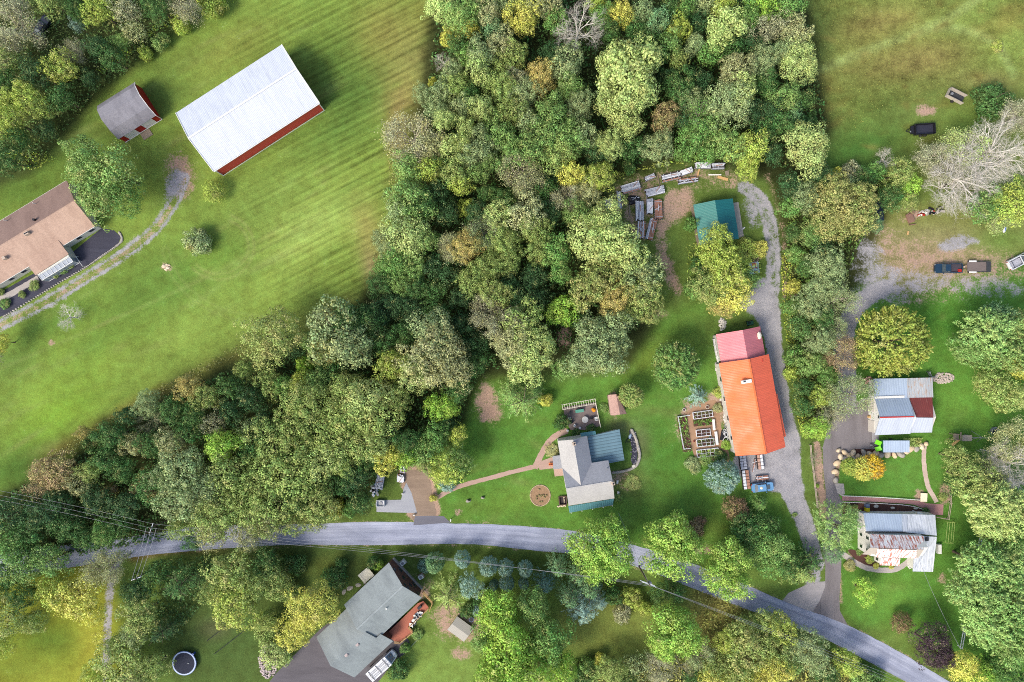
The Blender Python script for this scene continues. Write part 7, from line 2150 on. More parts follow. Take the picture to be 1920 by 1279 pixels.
t, F = T('metal_tub', 1863, 807, 'round galvanised tub beside the end of the play set beam', 'tub'); MB(F.M).ring(0, 0, 0, .6, .62, .72).build('rim', greymetal, t); MB(F.M).disc(0, 0, 0, .12, .62, 24).build('floor', plain('tub_floor', C(96, 120, 128), .4, .1), t); MB(F.M).disc(.1, -.15, .12, .4, .25).build('bucket', blackp, t)
t, F = T('swing_frame', 1777, 996, 'thin yellow-green tube frame on the lawn right of the rusty-roofed house', 'frame', None, -4)
mb = MB(F.M)
for x in (-.75, -.25, .3, .75): mb.tube((x, 2.1, .9), (x - .1, -2.2, .9), .035, n=5)
mb.tube((-.8, 2.1, .92), (.8, 2.1, .92), .06); mb.tube((-.9, -2.2, .92), (.7, -2.2, .92), .05)
mb.build('tubes', plain('yellow_green_paint', C(176, 196, 110), .5, .1), t)
mb = MB(F.M)
for x, y in ((-.8, 2.1), (.8, 2.1), (-.9, -2.2), (.7, -2.2)): mb.tube((x, y, 0), (x, y, .92), .04, n=5)
mb.build('legs', plain('yellow_green_paint', C(176, 196, 110), .5, .1), t)
t, F = T('trampoline', 349, 1240, 'round trampoline with blue and white rim on the lower left lawn', 'trampoline')
MB(F.M).ring(0, 0, .85, .92, 2.18, 2.42, 40).build('pad', plain('pad_white_blue', C(176, 194, 226), .5, .2, .7), t); MB(F.M).ring(0, 0, .8, .86, 2.42, 2.5, 40).build('frame', plain('blue_frame', C(60, 90, 160), .5, .1), t)
MB(F.M).disc(0, 0, .84, .87, 2.19, 36).build('mat', plain('mat', C(42, 46, 62), .9, .15), t)
MB(F.M).blob(.9, .0, .95, .12, .12, .12, 1, .05).build('ball', white, t)
for k in range(6):
    a = k * PI / 3; MB(F.M).tube((2.4 * math.cos(a), 2.4 * math.sin(a), 0), (2.4 * math.cos(a), 2.4 * math.sin(a), .85), .05).build('leg', greymetal, t)
mb = MB(F.M); mb.box(1.75, 1.75, .45, .5, .4, .9, rz=.8); mb.build('step', plain('blue_frame', C(60, 90, 160), .5, .1), t)
for i, (a, b2, lab) in enumerate((((391, 1199), (434, 1165), 'upper of two thin dark rails crossing the lower left lawn'), ((404, 1224), (468, 1174), 'lower of two thin dark rails crossing the lower left lawn'))):
    t, F = T('thin_rail', (a[0] + b2[0]) / 2, (a[1] + b2[1]) / 2, lab, 'rail', 'rails on the lower left lawn'); A, B = G(*a), G(*b2); mb = MB(); mb.tube(A + Vector((0, 0, .7)), B + Vector((0, 0, .7)), .06, n=6); mb.build('rail', blackp, t)
    for q in (0, .5, 1): p = A.lerp(B, q); MB().tube(p, p + Vector((0, 0, .72)), .05, n=6).build('post', blackp, t)
for (a, b2, lab) in (((1833, 992), (1829, 1022), 'pair of pale wooden rails below the pale feathery tree at the right'), ((1803, 1168), (1795, 1212), 'pair of pale wooden rails left of the huge soft green tree')):
    t, F = T('pole_rack', (a[0] + b2[0]) / 2, (a[1] + b2[1]) / 2, lab, 'rack', 'wooden pole racks'); A, B = G(*a), G(*b2); d = (B - A).normalized(); w = Vector((-d.y, d.x, 0)) * .22; mb = MB()
    for s in (-1, 1): mb.tube(A + w * s + Vector((0, 0, 1.2)), B + w * s + Vector((0, 0, 1.2)), .08, n=6)
    for q in (0.02, .35, .7, .98): p = A.lerp(B, q); mb.tube(p + w + Vector((0, 0, 1.2)), p - w + Vector((0, 0, 1.2)), .05, n=5)
    mb.build('rails', M_b3, t)
    for q in (.05, .95): p = A.lerp(B, q); MB().tube(p, p + Vector((0, 0, 1.2)), .08, n=6).build('post', M_b3, t)
# ---- rail fences
def fence(label, pts, h, mat, nm='rail_fence', rails=(.5, .95), step=2.6, grp=None, r=.06):
    g = G(*pts[0]); t = thing(nm, (g.x, g.y, 0), 0, label, 'fence', grp); P = [G(*p) for p in pts]; mb = MB()
    for a, b2 in zip(P[:-1], P[1:]):
        for z in rails: mb.tube(a + Vector((0, 0, z)), b2 + Vector((0, 0, z)), r, n=5)
    mb.build('rails', mat, t)
    for a, b2 in zip(P[:-1], P[1:]):
        n = max(1, int((b2 - a).length / step))
        for k in range(n + 1):
            if k == n and b2 is not P[-1]: continue
            p = a.lerp(b2, k / n); MB().tube(p, p + Vector((0, 0, h)), .09, n=6).build('post', mat, t)
    return t
M_fence = plain('fence_wood', C(178, 164, 146), .9, .25, 2)
fence('old split-rail fence between the grass strip and the right-hand drive', [(1517, 834), (1519, 858), (1523, 885), (1526, 915), (1530, 950)], 1.2, M_fence, r=.08)
fence('wooden rail fence at the right end of the red paved walk', [(1778, 914), (1779, 942), (1774, 972), (1752, 968)], 1.1, M_fence)
fence('low white rail along the upper edge of the red paved walk', [(1579, 929), (1650, 932), (1722, 937)], .4, white, 'rail', (.35,), 6, r=.09)
fence('low white rail along the lower edge of the red paved walk', [(1579, 941), (1640, 943), (1690, 946), (1712, 949), (1731, 955)], .4, white, 'rail', (.35,), 6, r=.07)
fence('green wire fence beside the white van', [(758, 1222), (773, 1208), (787, 1193), (776, 1180)], .9, plain('green_wire', C(120, 140, 110), .6, .1), 'wire_fence', (.3, .6, .85), 3, r=.025)
fence('orange-brown fence right of the red deck', [(794, 1108), (803, 1118), (812, 1128), (806, 1142)], 1.3, newwood, 'board_fence', (.4, .8, 1.2), 1.5)
fence('short grey fence at the upper right corner of the metal-roofed barn', [(1737, 697), (1741, 706), (1750, 707)], 1.3, greymetal, 'gate', (.4, .8, 1.2), 1)
# ---- patio, pergola, furniture
t, F = T('patio_deck', 1091, 781, 'weathered wooden patio deck above the farmhouse, edged by a white pergola', 'deck', None, 8)
pp = [G(1056, 764), G(1116, 754.5), G(1125, 798), G(1104, 806), G(1070, 806), G(1060, 790)]
MB().prism([(p.x, p.y) for p in pp], 0, .3).build('boards', boards('patio_boards', C(134, 120, 116), 'x', .16, .3, .6), t)
t = thing('pergola', G(1087, 760), R(9), 'white slatted pergola along the top edge of the patio deck', 'pergola')
mb = MB(); a, b2 = G(1054, 766), G(1115, 755); up = Vector((0, 0, 1)); d = (b2 - a).normalized(); w = Vector((-d.y, d.x, 0))
for s in (0, .95): mb.tube(a + w * s + up * 2.1, b2 + w * s + up * 2.1, .06, n=5)
for k in range(15): p = a.lerp(b2, k / 14); mb.tube(p - w * .1 + up * 2.2, p + w * 1.05 + up * 2.2, .05, n=4)
mb.build('slats', offwhite, t)
for k in range(5):
    p = a.lerp(b2, k / 4)
    for s in (0, .95): MB().tube(p + w * s, p + w * s + up * 2.1, .06, n=6).build('post', offwhite, t)
c_, d_ = G(1116, 756), G(1125, 800); mb = MB(); 
for z in (.6, 1.0, 1.3): mb.tube(c_ + up * z, d_ + up * z, .05, n=5)
for k in range(9): p = c_.lerp(d_, k / 8); mb.tube(p, p + up * 1.35, .05, n=5)
mb.build('side_railing', offwhite, t)
def table(px, py, r, z, label, m, nm='round_table'):
    t, F = T(nm, px, py, label, 'table'); MB(F.M).disc(0, 0, z + .66, z + .72, r, 28).build('top', m, t); MB(F.M).tube((0, 0, z), (0, 0, z + .66), .06).build('leg', darkgrey, t); MB(F.M).disc(0, 0, z, z + .04, r * .4).build('foot', darkgrey, t)
def chair(px, py, ang, z, label, m, grp, s=1.0, frame=None):
    t, F = T('patio_chair', px, py, label, 'chair', grp, ang)
    MB(F.M).box(0, 0, z + .42, .55 * s, .55 * s, .08).build('seat', m, t); MB(F.M).box(-.27 * s, 0, z + .72, .08, .55 * s, .55).build('backrest', m, t)
    for x in (-.22, .22):
        for y in (-.22, .22): MB(F.M).tube((x * s, y * s, z), (x * s, y * s, z + .4), .025, n=5).build('leg', frame or darkgrey, t)
table(1096, 786, .66, .3, 'round light grey table in the middle of the patio', plain('table_top', C(196, 194, 190), .5, .05))
t, F = T('teal_bench', 1086, 770, 'teal bench against the pergola', 'bench', None, 8); MB(F.M).box(0, 0, .75, 1.7, .6, .08).build('seat', plain('teal_paint', C(92, 160, 140), .6, .08), t); MB(F.M).box(0, .32, 1.05, 1.7, .08, .55).build('backrest', plain('teal_paint', C(92, 160, 140), .6, .08), t)
for s in (-1, 1): MB(F.M).box(s * .75, 0, .5, .08, .5, .4).build('leg', darkgrey, t)
g_ = 'chairs on the patio'
chair(1067, 784, 0, .3, 'white and dark chair at the left edge of the patio', white, g_); chair(1072, 790, 30, .3, 'black chair below the white one on the patio', blackp, g_); chair(1108, 783, 180, .3, 'black chair right of the round light grey table', blackp, g_); chair(1077, 797, 60, .3, 'small white chair at the lower left of the patio', white, g_, .8); chair(1069, 773, -20, .3, 'dark chair in the upper left corner of the patio', darkgrey, g_); chair(1117, 784, 100, .3, 'pale bench-like seat by the right railing of the patio', white, g_, 1.2)
t, F = T('flower_pot', 1112, 768, 'orange flowers in a pot in the upper right corner of the patio', 'flowers'); MB(F.M).disc(0, 0, .3, .65, .2, 12, .28).build('pot', plain('terracotta', C(180, 100, 70), .8, .1), t); MB(F.M).blob(0, 0, .8, .42, .42, .3, 3, .3, 12, 7).build('flowers', plain('orange_flowers', C(240, 150, 30), .8, .3, 5), t)
for (px, py, lab) in ((1064, 807, 'small white pot at the start of the curved brick walk'), (1087, 802, 'small white box at the lower edge of the patio')):
    t, F = T('pot', px, py, lab, 'pot'); MB(F.M).disc(0, 0, 0, .45, .2, 10, .26).build('body', white, t); MB(F.M).blob(0, 0, .5, .24, .24, .2, 1, .2).build('plant', M_b3, t)
for (px, py, a, lab) in ((1030.5, 869, 0, 'left one of the orange chairs at the farmhouse entrance'), (1034.5, 869, 0, 'right one of the orange chairs at the farmhouse entrance')): chair(px, py, a + 90, .05, lab, plain('orange_paint', C(236, 130, 70), .5, .08), 'orange chairs', .75)
# brick-roofed shed
t = thing('brick_roof_shed', G(1156, 759), 0, 'small shed with mottled pinkish-brown roof above the farmhouse', 'shed')
M_brr = shingle('mottled_pink_shingle', C(188, 154, 142), C(132, 102, 96), .8, .25)
pslab(t, 'roof', [(1139.5, 740.5, 2.3), (1155.5, 739.5, 3.2), (1162.5, 777.5, 3.2), (1145, 779, 2.3)], M_brr, .1)
pslab(t, 'roof', [(1155.8, 739.5, 3.2), (1161, 739.5, 2.3), (1175, 776, 2.3), (1162.8, 777.5, 3.2)], M_brr, .1)
pwall(t, 'wall', [(1141, 743, 2.2), (1160, 742, 2.2), (1172, 774, 2.2), (1146, 776, 2.2)], 0, 2.15, wood)
MB().box(G(1157, 745, 3.2).x, G(1157, 745, 3.2).y, 3.3, .5, .35, .2).build('ridge_vent', M_brr, t)
# rock garden wall (kidney), ring bed, window well
t, F = T('garden_wall', 1190, 835, 'curved grey stone garden wall right of the blue sheet-roofed wing', 'wall')
pth = catmull([(1184, 806), (1191, 820), (1196, 838), (1199, 855), (1193, 872), (1180, 880), (1165, 884), (1149, 886)], 10); mb = MB()
r = random.Random(7)
for i, (x, y) in enumerate(pth): g = G(x, y); mb.blob(g.x, g.y, .2, .34, .3, .3, i, .2, 7, 4)
mb.build('stones', greystone, t)
t, F = T('rock_garden', 1190, 848, 'narrow bed of dark slate inside the curved garden wall', 'rock bed', None, 0)
q = [G(*p) for p in catmull([(1180, 806), (1188, 820), (1193, 840), (1195, 856), (1188, 872), (1183, 862), (1185, 846), (1182, 826)], 4, True)]; MB().prism([(p.x, p.y) for p in q], 0, .12).build('slate', M_mulch, t)
mb = MB(); r = random.Random(3)
for k in range(60): x = r.uniform(1182, 1195); y = r.uniform(808, 872); g = G(x + (y - 840) * .08, y); mb.blob(g.x, g.y, .15, .2, .16, .12, k, .2, 5, 4)
mb.build('rocks', plain('slate_rock', C(130, 128, 136), .8, .3), t)
t, F = T('garden_pond', 1181, 818, 'small blue-white basin at the top of the slate bed', 'basin', None, 70); MB(F.M).blob(0, 0, .2, .5, .3, .2, 2, .1, 12, 5).build('basin', plain('pale_blue_plastic', C(176, 200, 222), .4, .1), t); mb = MB(F.M); mb.ring(-.9, 0, .1, .2, .35, .42, 20); mb.tube((-.5, .2, .2), (-1.6, .5, .2), .05); mb.build('hose', blackp, t)
t, F = T('white_box', 1187, 873.5, 'white box on the lower end of the slate bed', 'box', None, 30); MB(F.M).box(0, 0, .25, .6, .45, .4).build('body', white, t); MB(F.M).box(0, 0, .47, .64, .49, .05).build('lid', offwhite, t)
for (px, py, lab) in ((1157, 903, 'white propane tank above the other, right of the farmhouse'), (1158.5, 924, 'lower white propane tank beside the bush right of the farmhouse')):
    t, F = T('propane_tank', px, py, lab, 'tank', 'tanks by the farmhouse', 80); MB(F.M).tube((-.35, 0, .35), (.35, 0, .35), .24, n=14).build('tank', white, t); MB(F.M).box(0, 0, .08, .5, .3, .16).build('foot', greymetal, t)
t, F = T('ring_bed', 1013, 929, 'round planting bed ringed by small tan stones on the lawn left of the farmhouse', 'flower bed'); mb = MB(F.M); r = random.Random(5)
for k in range(52): a = 2 * PI * k / 52; mb.blob(2.05 * math.cos(a), 2.15 * math.sin(a), .06, .16, .12, .1, k, .2, 6, 4)
mb.build('stone_ring', plain('tan_stone', C(206, 178, 150), .95, .2), t); MB(F.M).disc(0, 0, 0, .05, 2.0, 28).build('mulch', plain('tan_mulch', C(158, 128, 98), .95, .3, 3), t); mb = MB(F.M)
for k in range(14): a = r.uniform(0, 6.28); q = r.uniform(0, 1.4); mb.blob(q * math.cos(a), q * math.sin(a), .12, .2, .2, .2, k, .3, 7, 5)
mb.build('plants', plain('dry_plants', C(150, 140, 96), .9, .3, 5), t)
t, F = T('window_well', 1055, 938, 'dark timber-lined well with pale stones at the farmhouse\'s lower left corner', 'well', None, 5)
mb = MB(F.M)
for s in (-1, 1): mb.box(0, s * .85, .25, 1.5, .16, .5); mb.box(s * .75, 0, .25, .16, 1.7, .5)
mb.box(.2, 0, .2, .1, 1.5, .3); mb.build('timber', plain('well_timber', C(100, 80, 72), .9, .25), t); MB(F.M).box(0, 0, .03, 1.4, 1.6, .06).build('pit', M_b0, t); mb = MB(F.M)
for k in range(14): mb.blob(-1.1 + .12 * k, -1.15 - .1 * math.sin(k), .1, .2, .17, .14, k, .2, 6, 4)
for k in range(4): mb.blob(.3, .6 - .3 * k, .35, .14, .14, .1, k, .2, 6, 4)
mb.build('stones', stone, t)
for i, (px, py, r_, lab) in enumerate(((878, 939, .5, 'dark rock on the lawn below the brick walk, left of two'), (905, 933, .4, 'brown rock on the lawn below the brick walk, right of two'))):
    t, F = T('lawn_rock', px, py, lab, 'rock'); MB(F.M).blob(0, 0, .15, r_, r_ * .7, .3, i, .2, 9, 5).build('rock', greystone, t); MB(F.M).blob(.1, .15, .3, r_ * .5, r_ * .4, .25, i + 3, .3).build('moss', plain('dark_moss', C(60, 60, 50), .9, .2), t)
t, F = T('mailbox', 846, 973, 'white mailbox on a post at the road edge', 'mailbox', None, 80); MB(F.M).box(0, 0, .55, .1, .1, 1.1).build('post', wood, t); MB(F.M).tube((-.25, 0, 1.2), (.25, 0, 1.2), .12, n=12).build('box', white, t); MB(F.M).box(0, .14, 1.28, .05, .03, .15).build('flag', redp, t)
for (px, py, lab) in ((777, 965, 'small white marker at the corner of the parking slab by the road'), (755, 925, 'small white marker at the upper corner of the parking slab'), (104, 98, 'small white box among the trees at the top left'), (842, 884, 'small white marker beside the brown gravel lot')):
    t, F = T('marker', px, py, lab, 'marker'); MB(F.M).box(0, 0, .4, .3, .2, .5).build('sign', white, t); MB(F.M).box(0, 0, .2, .08, .08, .4).build('post', greymetal, t)
# ---- vegetable garden
def bed(px, py, w, h, ang, lab, seed, frame=True, lush=.8, tone=(96, 136, 62)):
    t, F = T('raised_bed', px, py, lab, 'garden bed', 'beds of the vegetable garden', ang); Lm, Wm = w * K, h * K; r = np.random.default_rng(seed)
    MB(F.M).box(0, 0, .12, Lm, Wm, .24).build('soil', M_redmulch, t)
    if frame:
        mb = MB(F.M)
        for s in (-1, 1): mb.box(0, s * Wm / 2, .2, Lm + .1, .1, .4); mb.box(s * Lm / 2, 0, .2, .1, Wm, .4)
        nx = max(2, int(Lm / .75)); ny = max(1, int(Wm / .6))
        for k in range(1, nx): mb.tube((-Lm / 2 + Lm * k / nx, -Wm / 2, .75), (-Lm / 2 + Lm * k / nx, Wm / 2, .75), .035, n=4)
        for k in range(0, ny + 1): mb.tube((-Lm / 2, -Wm / 2 + Wm * k / ny, .75), (Lm / 2, -Wm / 2 + Wm * k / ny, .75), .035, n=4)
        for x in (-1, 1):
            for y in (-1, 1): mb.tube((x * Lm / 2, y * Wm / 2, 0), (x * Lm / 2, y * Wm / 2, .78), .045, n=5)
        mb.build('frame', M_b3, t)
    n = int(Lm * Wm * 60 * lush)
    P = np.stack([r.uniform(-Lm / 2, Lm / 2, n), r.uniform(-Wm / 2, Wm / 2, n), r.uniform(.2, .6, n)], 1); keep = (np.sin(P[:, 0] * 4 + seed) + np.sin(P[:, 1] * 5)) > -1.0; P = P[keep]
    V, Q = leaf_quads(P, r.normal(size=P.shape) * .6 + [0, 0, 1], .2 * r.uniform(.6, 1.5, len(P)), .7, r=r); o = bpy.data.objects.new('crops', leaf_obj_mesh('crops', V, Q)); link(o); o.parent = t; o.color = (*C(*tone, k=1.25), .15)
bed(1280, 796, 34, 18, 97, 'upper half of the long left bed of the vegetable garden, bright green', 1, False, .9, (120, 160, 70))
bed(1286, 830, 34, 16, 97, 'lower half of the long left bed of the vegetable garden, dark at its left side', 2, False, .6, (110, 140, 70))
bed(1317, 777, 36, 12, 8, 'top framed bed of the vegetable garden, under the blue weeping conifer', 3, True, .5, (120, 140, 80))
bed(1317, 792, 34, 12, 6, 'unframed leafy bed of the vegetable garden, second from the top', 4, False, 1.2, (90, 134, 52))
bed(1318, 811, 26, 12, 6, 'framed bed with dark soil in the middle of the vegetable garden', 5, True, .12, (90, 110, 60))
bed(1322, 829, 32, 13, 6, 'framed bed with dark green crops, second from the bottom of the vegetable garden', 6, True, .7, (84, 116, 58))
bed(1326, 848, 40, 13, 6, 'lowest bed of the vegetable garden, pale green', 7, True, 1.0, (140, 170, 80))
fence('thin pale fence round the left side of the vegetable garden', [(1291, 778), (1270, 781), (1276, 815), (1281, 841), (1292, 840)], .9, M_b3, 'garden_fence', (.3, .85), 1.8, r=.045)
for (px, py, w, h, a, lab) in ((1337, 796, 4.5, 20, -5, 'upper white board bench between the garden beds and the barn'), (1342, 821, 5, 25, -7, 'lower white board bench between the garden beds and the barn')):
    t, F = T('white_bench', px, py, lab, 'bench', 'white benches', -a); MB(F.M).box(0, 0, .5, w * K, h * K, .12).build('top', white, t)
    for s in (-1, 1): MB(F.M).box(0, s * h * K * .4, .25, .3, .1, .45).build('leg', wood, t)
t, F = T('frame_pile', 1359, 806, 'heap of white and dark window frames against the orange barn', 'frames', None, 80); r = random.Random(12)
for k in range(7):
    m = [white, M_b3, greymetal][k % 3]; mb = MB(F.M); cx, cy, a, w, h = r.uniform(-2.2, 1.6), r.uniform(-.7, .5), r.uniform(-.5, .5), r.uniform(.9, 1.6), r.uniform(.5, .8); ca, sa = math.cos(a), math.sin(a)
    for (x, y, sx, sy) in ((0, h / 2, w, .09), (0, -h / 2, w, .09), (w / 2, 0, .09, h), (-w / 2, 0, .09, h)): mb.box(cx + x * ca - y * sa, cy + x * sa + y * ca, .3 + .1 * k, sx, sy, .07, rz=a)
    mb.build('frame', m, t)
MB(F.M).box(-1.2, .1, .15, 2.0, 1.2, .28).build('dark_sheet', blackp, t)
t, F = T('board_pile', 1352, 745, 'row of white boards and stones along the orange barn\'s left wall', 'boards', None, 99); r = random.Random(13); mb = MB(F.M)
for k in range(26): mb.box(-7 + k * .56, r.uniform(-.25, .25), .2 + r.random() * .2, r.uniform(.4, .9), r.uniform(.1, .35), .2, rz=r.uniform(-.4, .4))
mb.build('boards', plain('white_boards', C(214, 210, 202), .8, .15), t)
for (px, py, rr_, lab, m) in ((1301, 827, .16, 'small red pot on the garden path', redp), (1331, 819, .22, 'small teal tub among the garden beds', plain('teal_paint', C(92, 160, 140), .6, .08)), (1325.5, 763, .3, 'cream tub at the top of the vegetable garden', offwhite), (1282, 768, .26, 'white tub under the tip of the blue weeping conifer', white)):
    t, F = T('garden_tub', px, py, lab, 'tub'); MB(F.M).disc(0, 0, 0, .35, rr_, 14, rr_ * 1.25).build('tub', m, t); MB(F.M).disc(0, 0, .33, .36, rr_, 12).build('soil', M_redmulch, t)
pr = PROTO['K'][1]
def shrub(px, py, r_, h, tone, lab, kx=0, au=.1, grp=None):
    pr = PROTO['K'][kx % 4]; g = G(px, py, h * .5); o = bpy.data.objects.new('shrub', None); link(o); o.location = (g.x, g.y, 0); o.scale = (r_ * K / 2.2,) * 2 + (h / 3,); o.rotation_euler = (0, 0, px); tag(o, lab, 'shrub', grp)
    for m_, nmx in ((pr[0], 'crown'), (pr[1], 'stem')): c = bpy.data.objects.new(nmx, m_); link(c); c.parent = o; c.color = (*C(*PALE[tone], k=LK), au)
shrub(1361, 834, 10, 1.6, 'lm', 'lime yellow bush against the orange barn at the lower garden end', 1)
shrub(1350, 858, 16, 1.4, 'dg', 'dark green bush between the garden and the round blue spruce', 2); shrub(1300, 872, 16, 1.3, 'gg', 'grey-green bush below the vegetable garden', 3); shrub(1322, 862, 13, 1.0, 'g', 'low green bush at the bottom edge of the garden', 0)
shrub(1350, 735, 13, 1.2, 'yg', 'yellow-green weeds against the orange barn above the garden', 0, .3); shrub(1346, 765, 10, 1.0, 'tn', 'dry tan plants beside the barn wall above the white benches', 1, .6)
shrub(1159, 934, 9, 1.4, 'g', 'bush at the lower right corner of the farmhouse', 2); shrub(1107, 803, 9, .9, 'dg', 'dark plants between the patio and the blue sheet roof', 3); shrub(1080, 812, 9, .8, 'dg', 'dark plants between the patio and the farmhouse wing', 1); shrub(1132, 765, 9, .7, 'g', 'small plants left of the mottled shed', 0)
shrub(1035, 845, 14, .7, 'tn', 'tan-green planting inside the bend of the curved brick walk', 2, .5); shrub(1185, 905, 16, .4, 'ol', 'low thin grey-green bush on the worn lawn right of the farmhouse', 1, .4)
shrub(1592, 951, 6, .8, 'ol', 'clipped round bush below the red walk, left of two', 0, .3, 'clipped bushes'); shrub(1603, 951, 6, .8, 'ol', 'clipped round bush below the red walk, right of two', 1, .3, 'clipped bushes'); shrub(1736, 958, 7, .9, 'dg', 'dark green bush at the end of the brown mulch bed', 2)
shrub(1643, 1061, 6, .6, 'yl', 'bright yellow bush by the bay, left of two', 0, 0); shrub(1671, 1063, 5, .6, 'yl', 'bright yellow bush by the bay, right of two', 1, 0); shrub(1612, 1035, 7, .8, 'g', 'green bush in the brown bed, uppermost', 2); shrub(1630, 1050, 8, .7, 'yg', 'yellow-green bush in the brown bed', 3, .4); shrub(1637, 1047, 6, .8, 'g', 'green bush against the bay wall', 0)
shrub(1593, 1060, 12, .9, 'tn', 'dry brown bush at the start of the curved walk', 1, .9); shrub(1768, 932, 9, .6, 'ol', 'small bush in the tan mulch ring at the rail fence', 2, .4); shrub(1532, 911, 4, 1.0, 'lm', 'small bright plant on the split-rail fence', 1); shrub(783, 1190, 12, 1.0, 'g', 'green plants between the red deck and the wire fence', 2); shrub(1490, 965, 5, .4, 'g', 'small weed on the lane edge', 3)
# ---- things around the rusty-roofed house
t, F = T('cream_lid', 1730, 932, 'cream rectangular box lid at the top end of the red walk', 'box', None, -3); MB(F.M).box(0, 0, .4, 1.35, 1.75, .1).build('lid', plain('cream_board', C(250, 236, 206), .6, .03), t); MB(F.M).box(0, 0, .18, 1.25, 1.65, .34).build('box', wood, t)
for (px, py, m, lab) in ((1623, 954, yellowp, 'bright yellow bin at the upper left corner of the white house'), (1623, 947, plain('slate_blue', C(96, 110, 136), .6, .08), 'slate blue bin above the bright yellow bin')):
    t, F = T('bin', px, py, lab, 'bin'); MB(F.M).box(0, 0, .45, .68, .68, .9).build('body', m, t); MB(F.M).box(0, 0, .93, .72, .72, .06).build('lid', m, t)
for (px, py, rx, ry, lab) in ((1642, 949, .5, .42, 'round white stone ornament in the mulch bed, leftmost'), (1673, 952, .5, .25, 'oblong white stone in the middle of the mulch bed'), (1716, 953, .48, .24, 'oblong grey stone at the right of the mulch bed')):
    t, F = T('ornament_stone', px, py, lab, 'stone', 'stones in the mulch bed'); MB(F.M).blob(0, 0, .15, rx, ry, .25, int(px), .1, 10, 5).build('rock', plain('white_rubble', C(206, 200, 190), .95, .35, 3), t)
t, F = T('arbor', 1716, 960, 'small white peaked arbor at the upper wall of the white house', 'arbor', None, -8); mb = MB(F.M)
for x in (-.6, .6): mb.box(x, 0, 1.0, .1, .6, 2.0)
mb.add([(-.8, -.4, 2.0), (.8, -.4, 2.0), (.8, .4, 2.0), (-.8, .4, 2.0), (0, -.4, 2.4), (0, .4, 2.4)], [(0, 1, 4), (2, 3, 5), (0, 4, 5, 3), (1, 2, 5, 4), (0, 3, 2, 1)]); mb.build('frame', white, t)
t, F = T('garden_bench', 1630, 961, 'white bench along the upper wall of the white house', 'bench'); mb = MB(F.M); mb.box(0, 0, .4, 1.5, .45, .06); mb.box(0, .25, .7, 1.5, .06, .5); mb.build('seat', white, t)
for s in (-1, 1): MB(F.M).box(s * .6, 0, .2, .08, .4, .38).build('leg', white, t)
t, F = T('white_ladder', 1707, 1060, 'white wooden steps at the lower wall left of the white side roof', 'steps', None, 25); mb = MB(F.M)
for y in (-.3, .3): mb.box(0, y, .45, 1.5, .1, .14)
for k in range(5): mb.box(-.6 + k * .3, 0, .5, .08, .6, .06)
mb.build('frame', white, t)
for s in (-1, 1): MB(F.M).box(s * .6, 0, .2, .1, .5, .4).build('leg', white, t)
# ---- around the grey-green roofed house
for (px, py, lab, a) in ((756, 1054, 'white air conditioner unit at the gable wall, upper one', 40), (790, 1080, 'white unit on a brown base at the gable wall, lower one', 30)):
    t, F = T('air_conditioner', px, py, lab, 'unit', 'units at the gable wall', a); MB(F.M).box(0, 0, .45, 1.0, .8, .8).build('case', white, t); MB(F.M).disc(0, 0, .85, .88, .3).build('fan_grille', greymetal, t); MB(F.M).box(0, 0, .03, 1.3, 1.1, .06).build('base', concrete if px < 770 else plain('rust', C(140, 108, 94), .9, .25), t)
t, F = T('hot_tub_cover', 688, 1076, 'cream rectangular spa cover at the left wall of the grey-green roofed house', 'cover', None, 40)
MB(F.M).box(0, 0, .4, 2.5, 2.0, .8).build('tub', plain('tub_side', C(120, 100, 88), .8, .1), t); MB(F.M).box(0, 0, .84, 2.65, 2.15, .1).build('cover', plain('cream_cover', C(232, 226, 204), .6, .05), t); MB(F.M).box(-.9, 0, .9, .12, 2.1, .05).build('strap', offwhite, t)
for i, (px, py, s) in enumerate(((672, 1097, .6), (656, 1103, .7), (645, 1110, .6), (684, 1092, .4))):
    t, F = T('stepping_stone', px, py, 'flat stepping stone below the spa cover, ' + ['second', 'third', 'last', 'first'][i] + ' from it', 'stone', 'stepping stones', i * 30); MB(F.M).blob(0, 0, .02, s, s * .7, .08, i, .15, 9, 4).build('slab', greystone, t)
g_ = 'white-cushioned chairs on the red deck'
fl = [(785, 1146, 'white-cushioned chair nearest the house corner on the deck'), (791, 1145, 'white-cushioned chair at the upper deck rail'), (781, 1150, 'white-cushioned chair left of the dark table'), (778, 1158, 'white-cushioned chair below the dark table'), (773, 1166, 'white-cushioned lounge chair, lowest on the deck')]
for i, (px, py, lab) in enumerate(fl): chair(px, py, 40 + i * 35, 1.1, lab, white, g_, 1.35)
t, F = T('patio_table', 783, 1153, 'dark square table among the white-cushioned chairs on the deck', 'table', None, 42); MB(F.M).box(0, 0, 1.8, 1.0, 1.0, .06).build('top', darkgrey, t)
for x in (-.4, .4):
    for y in (-.4, .4): MB(F.M).tube((x, y, 1.1), (x, y, 1.8), .04, n=5).build('leg', darkgrey, t)
t, F = T('deck_cabinet', 779, 1157, 'low grey chest beside the dark deck table', 'chest', None, 42); MB(F.M).box(-.6, -.5, 1.4, .9, .6, .55).build('body', greymetal, t); MB(F.M).box(-.6, -.5, 1.7, .95, .65, .05).build('lid', darkgrey, t)
t, F = T('grill', 789, 1133, 'black grill at the top of the red deck under the eave', 'grill', None, 42); MB(F.M).box(0, 0, 1.6, .9, .5, .5).build('lid', blackp, t); MB(F.M).box(0, 0, 1.3, .8, .45, .4).build('cart', darkgrey, t)
t, F = T('grey_shed', 864, 1176, 'low playhouse with pale grey board roof on bare earth below the weeping conifer', 'playhouse', None, -36)
gable(t, F, 4.2, 3.4, .9, 1.35, wood, boards('pale_grey_boards', C(176, 172, 162), 'y', .3, .15, .8), ov=.15)
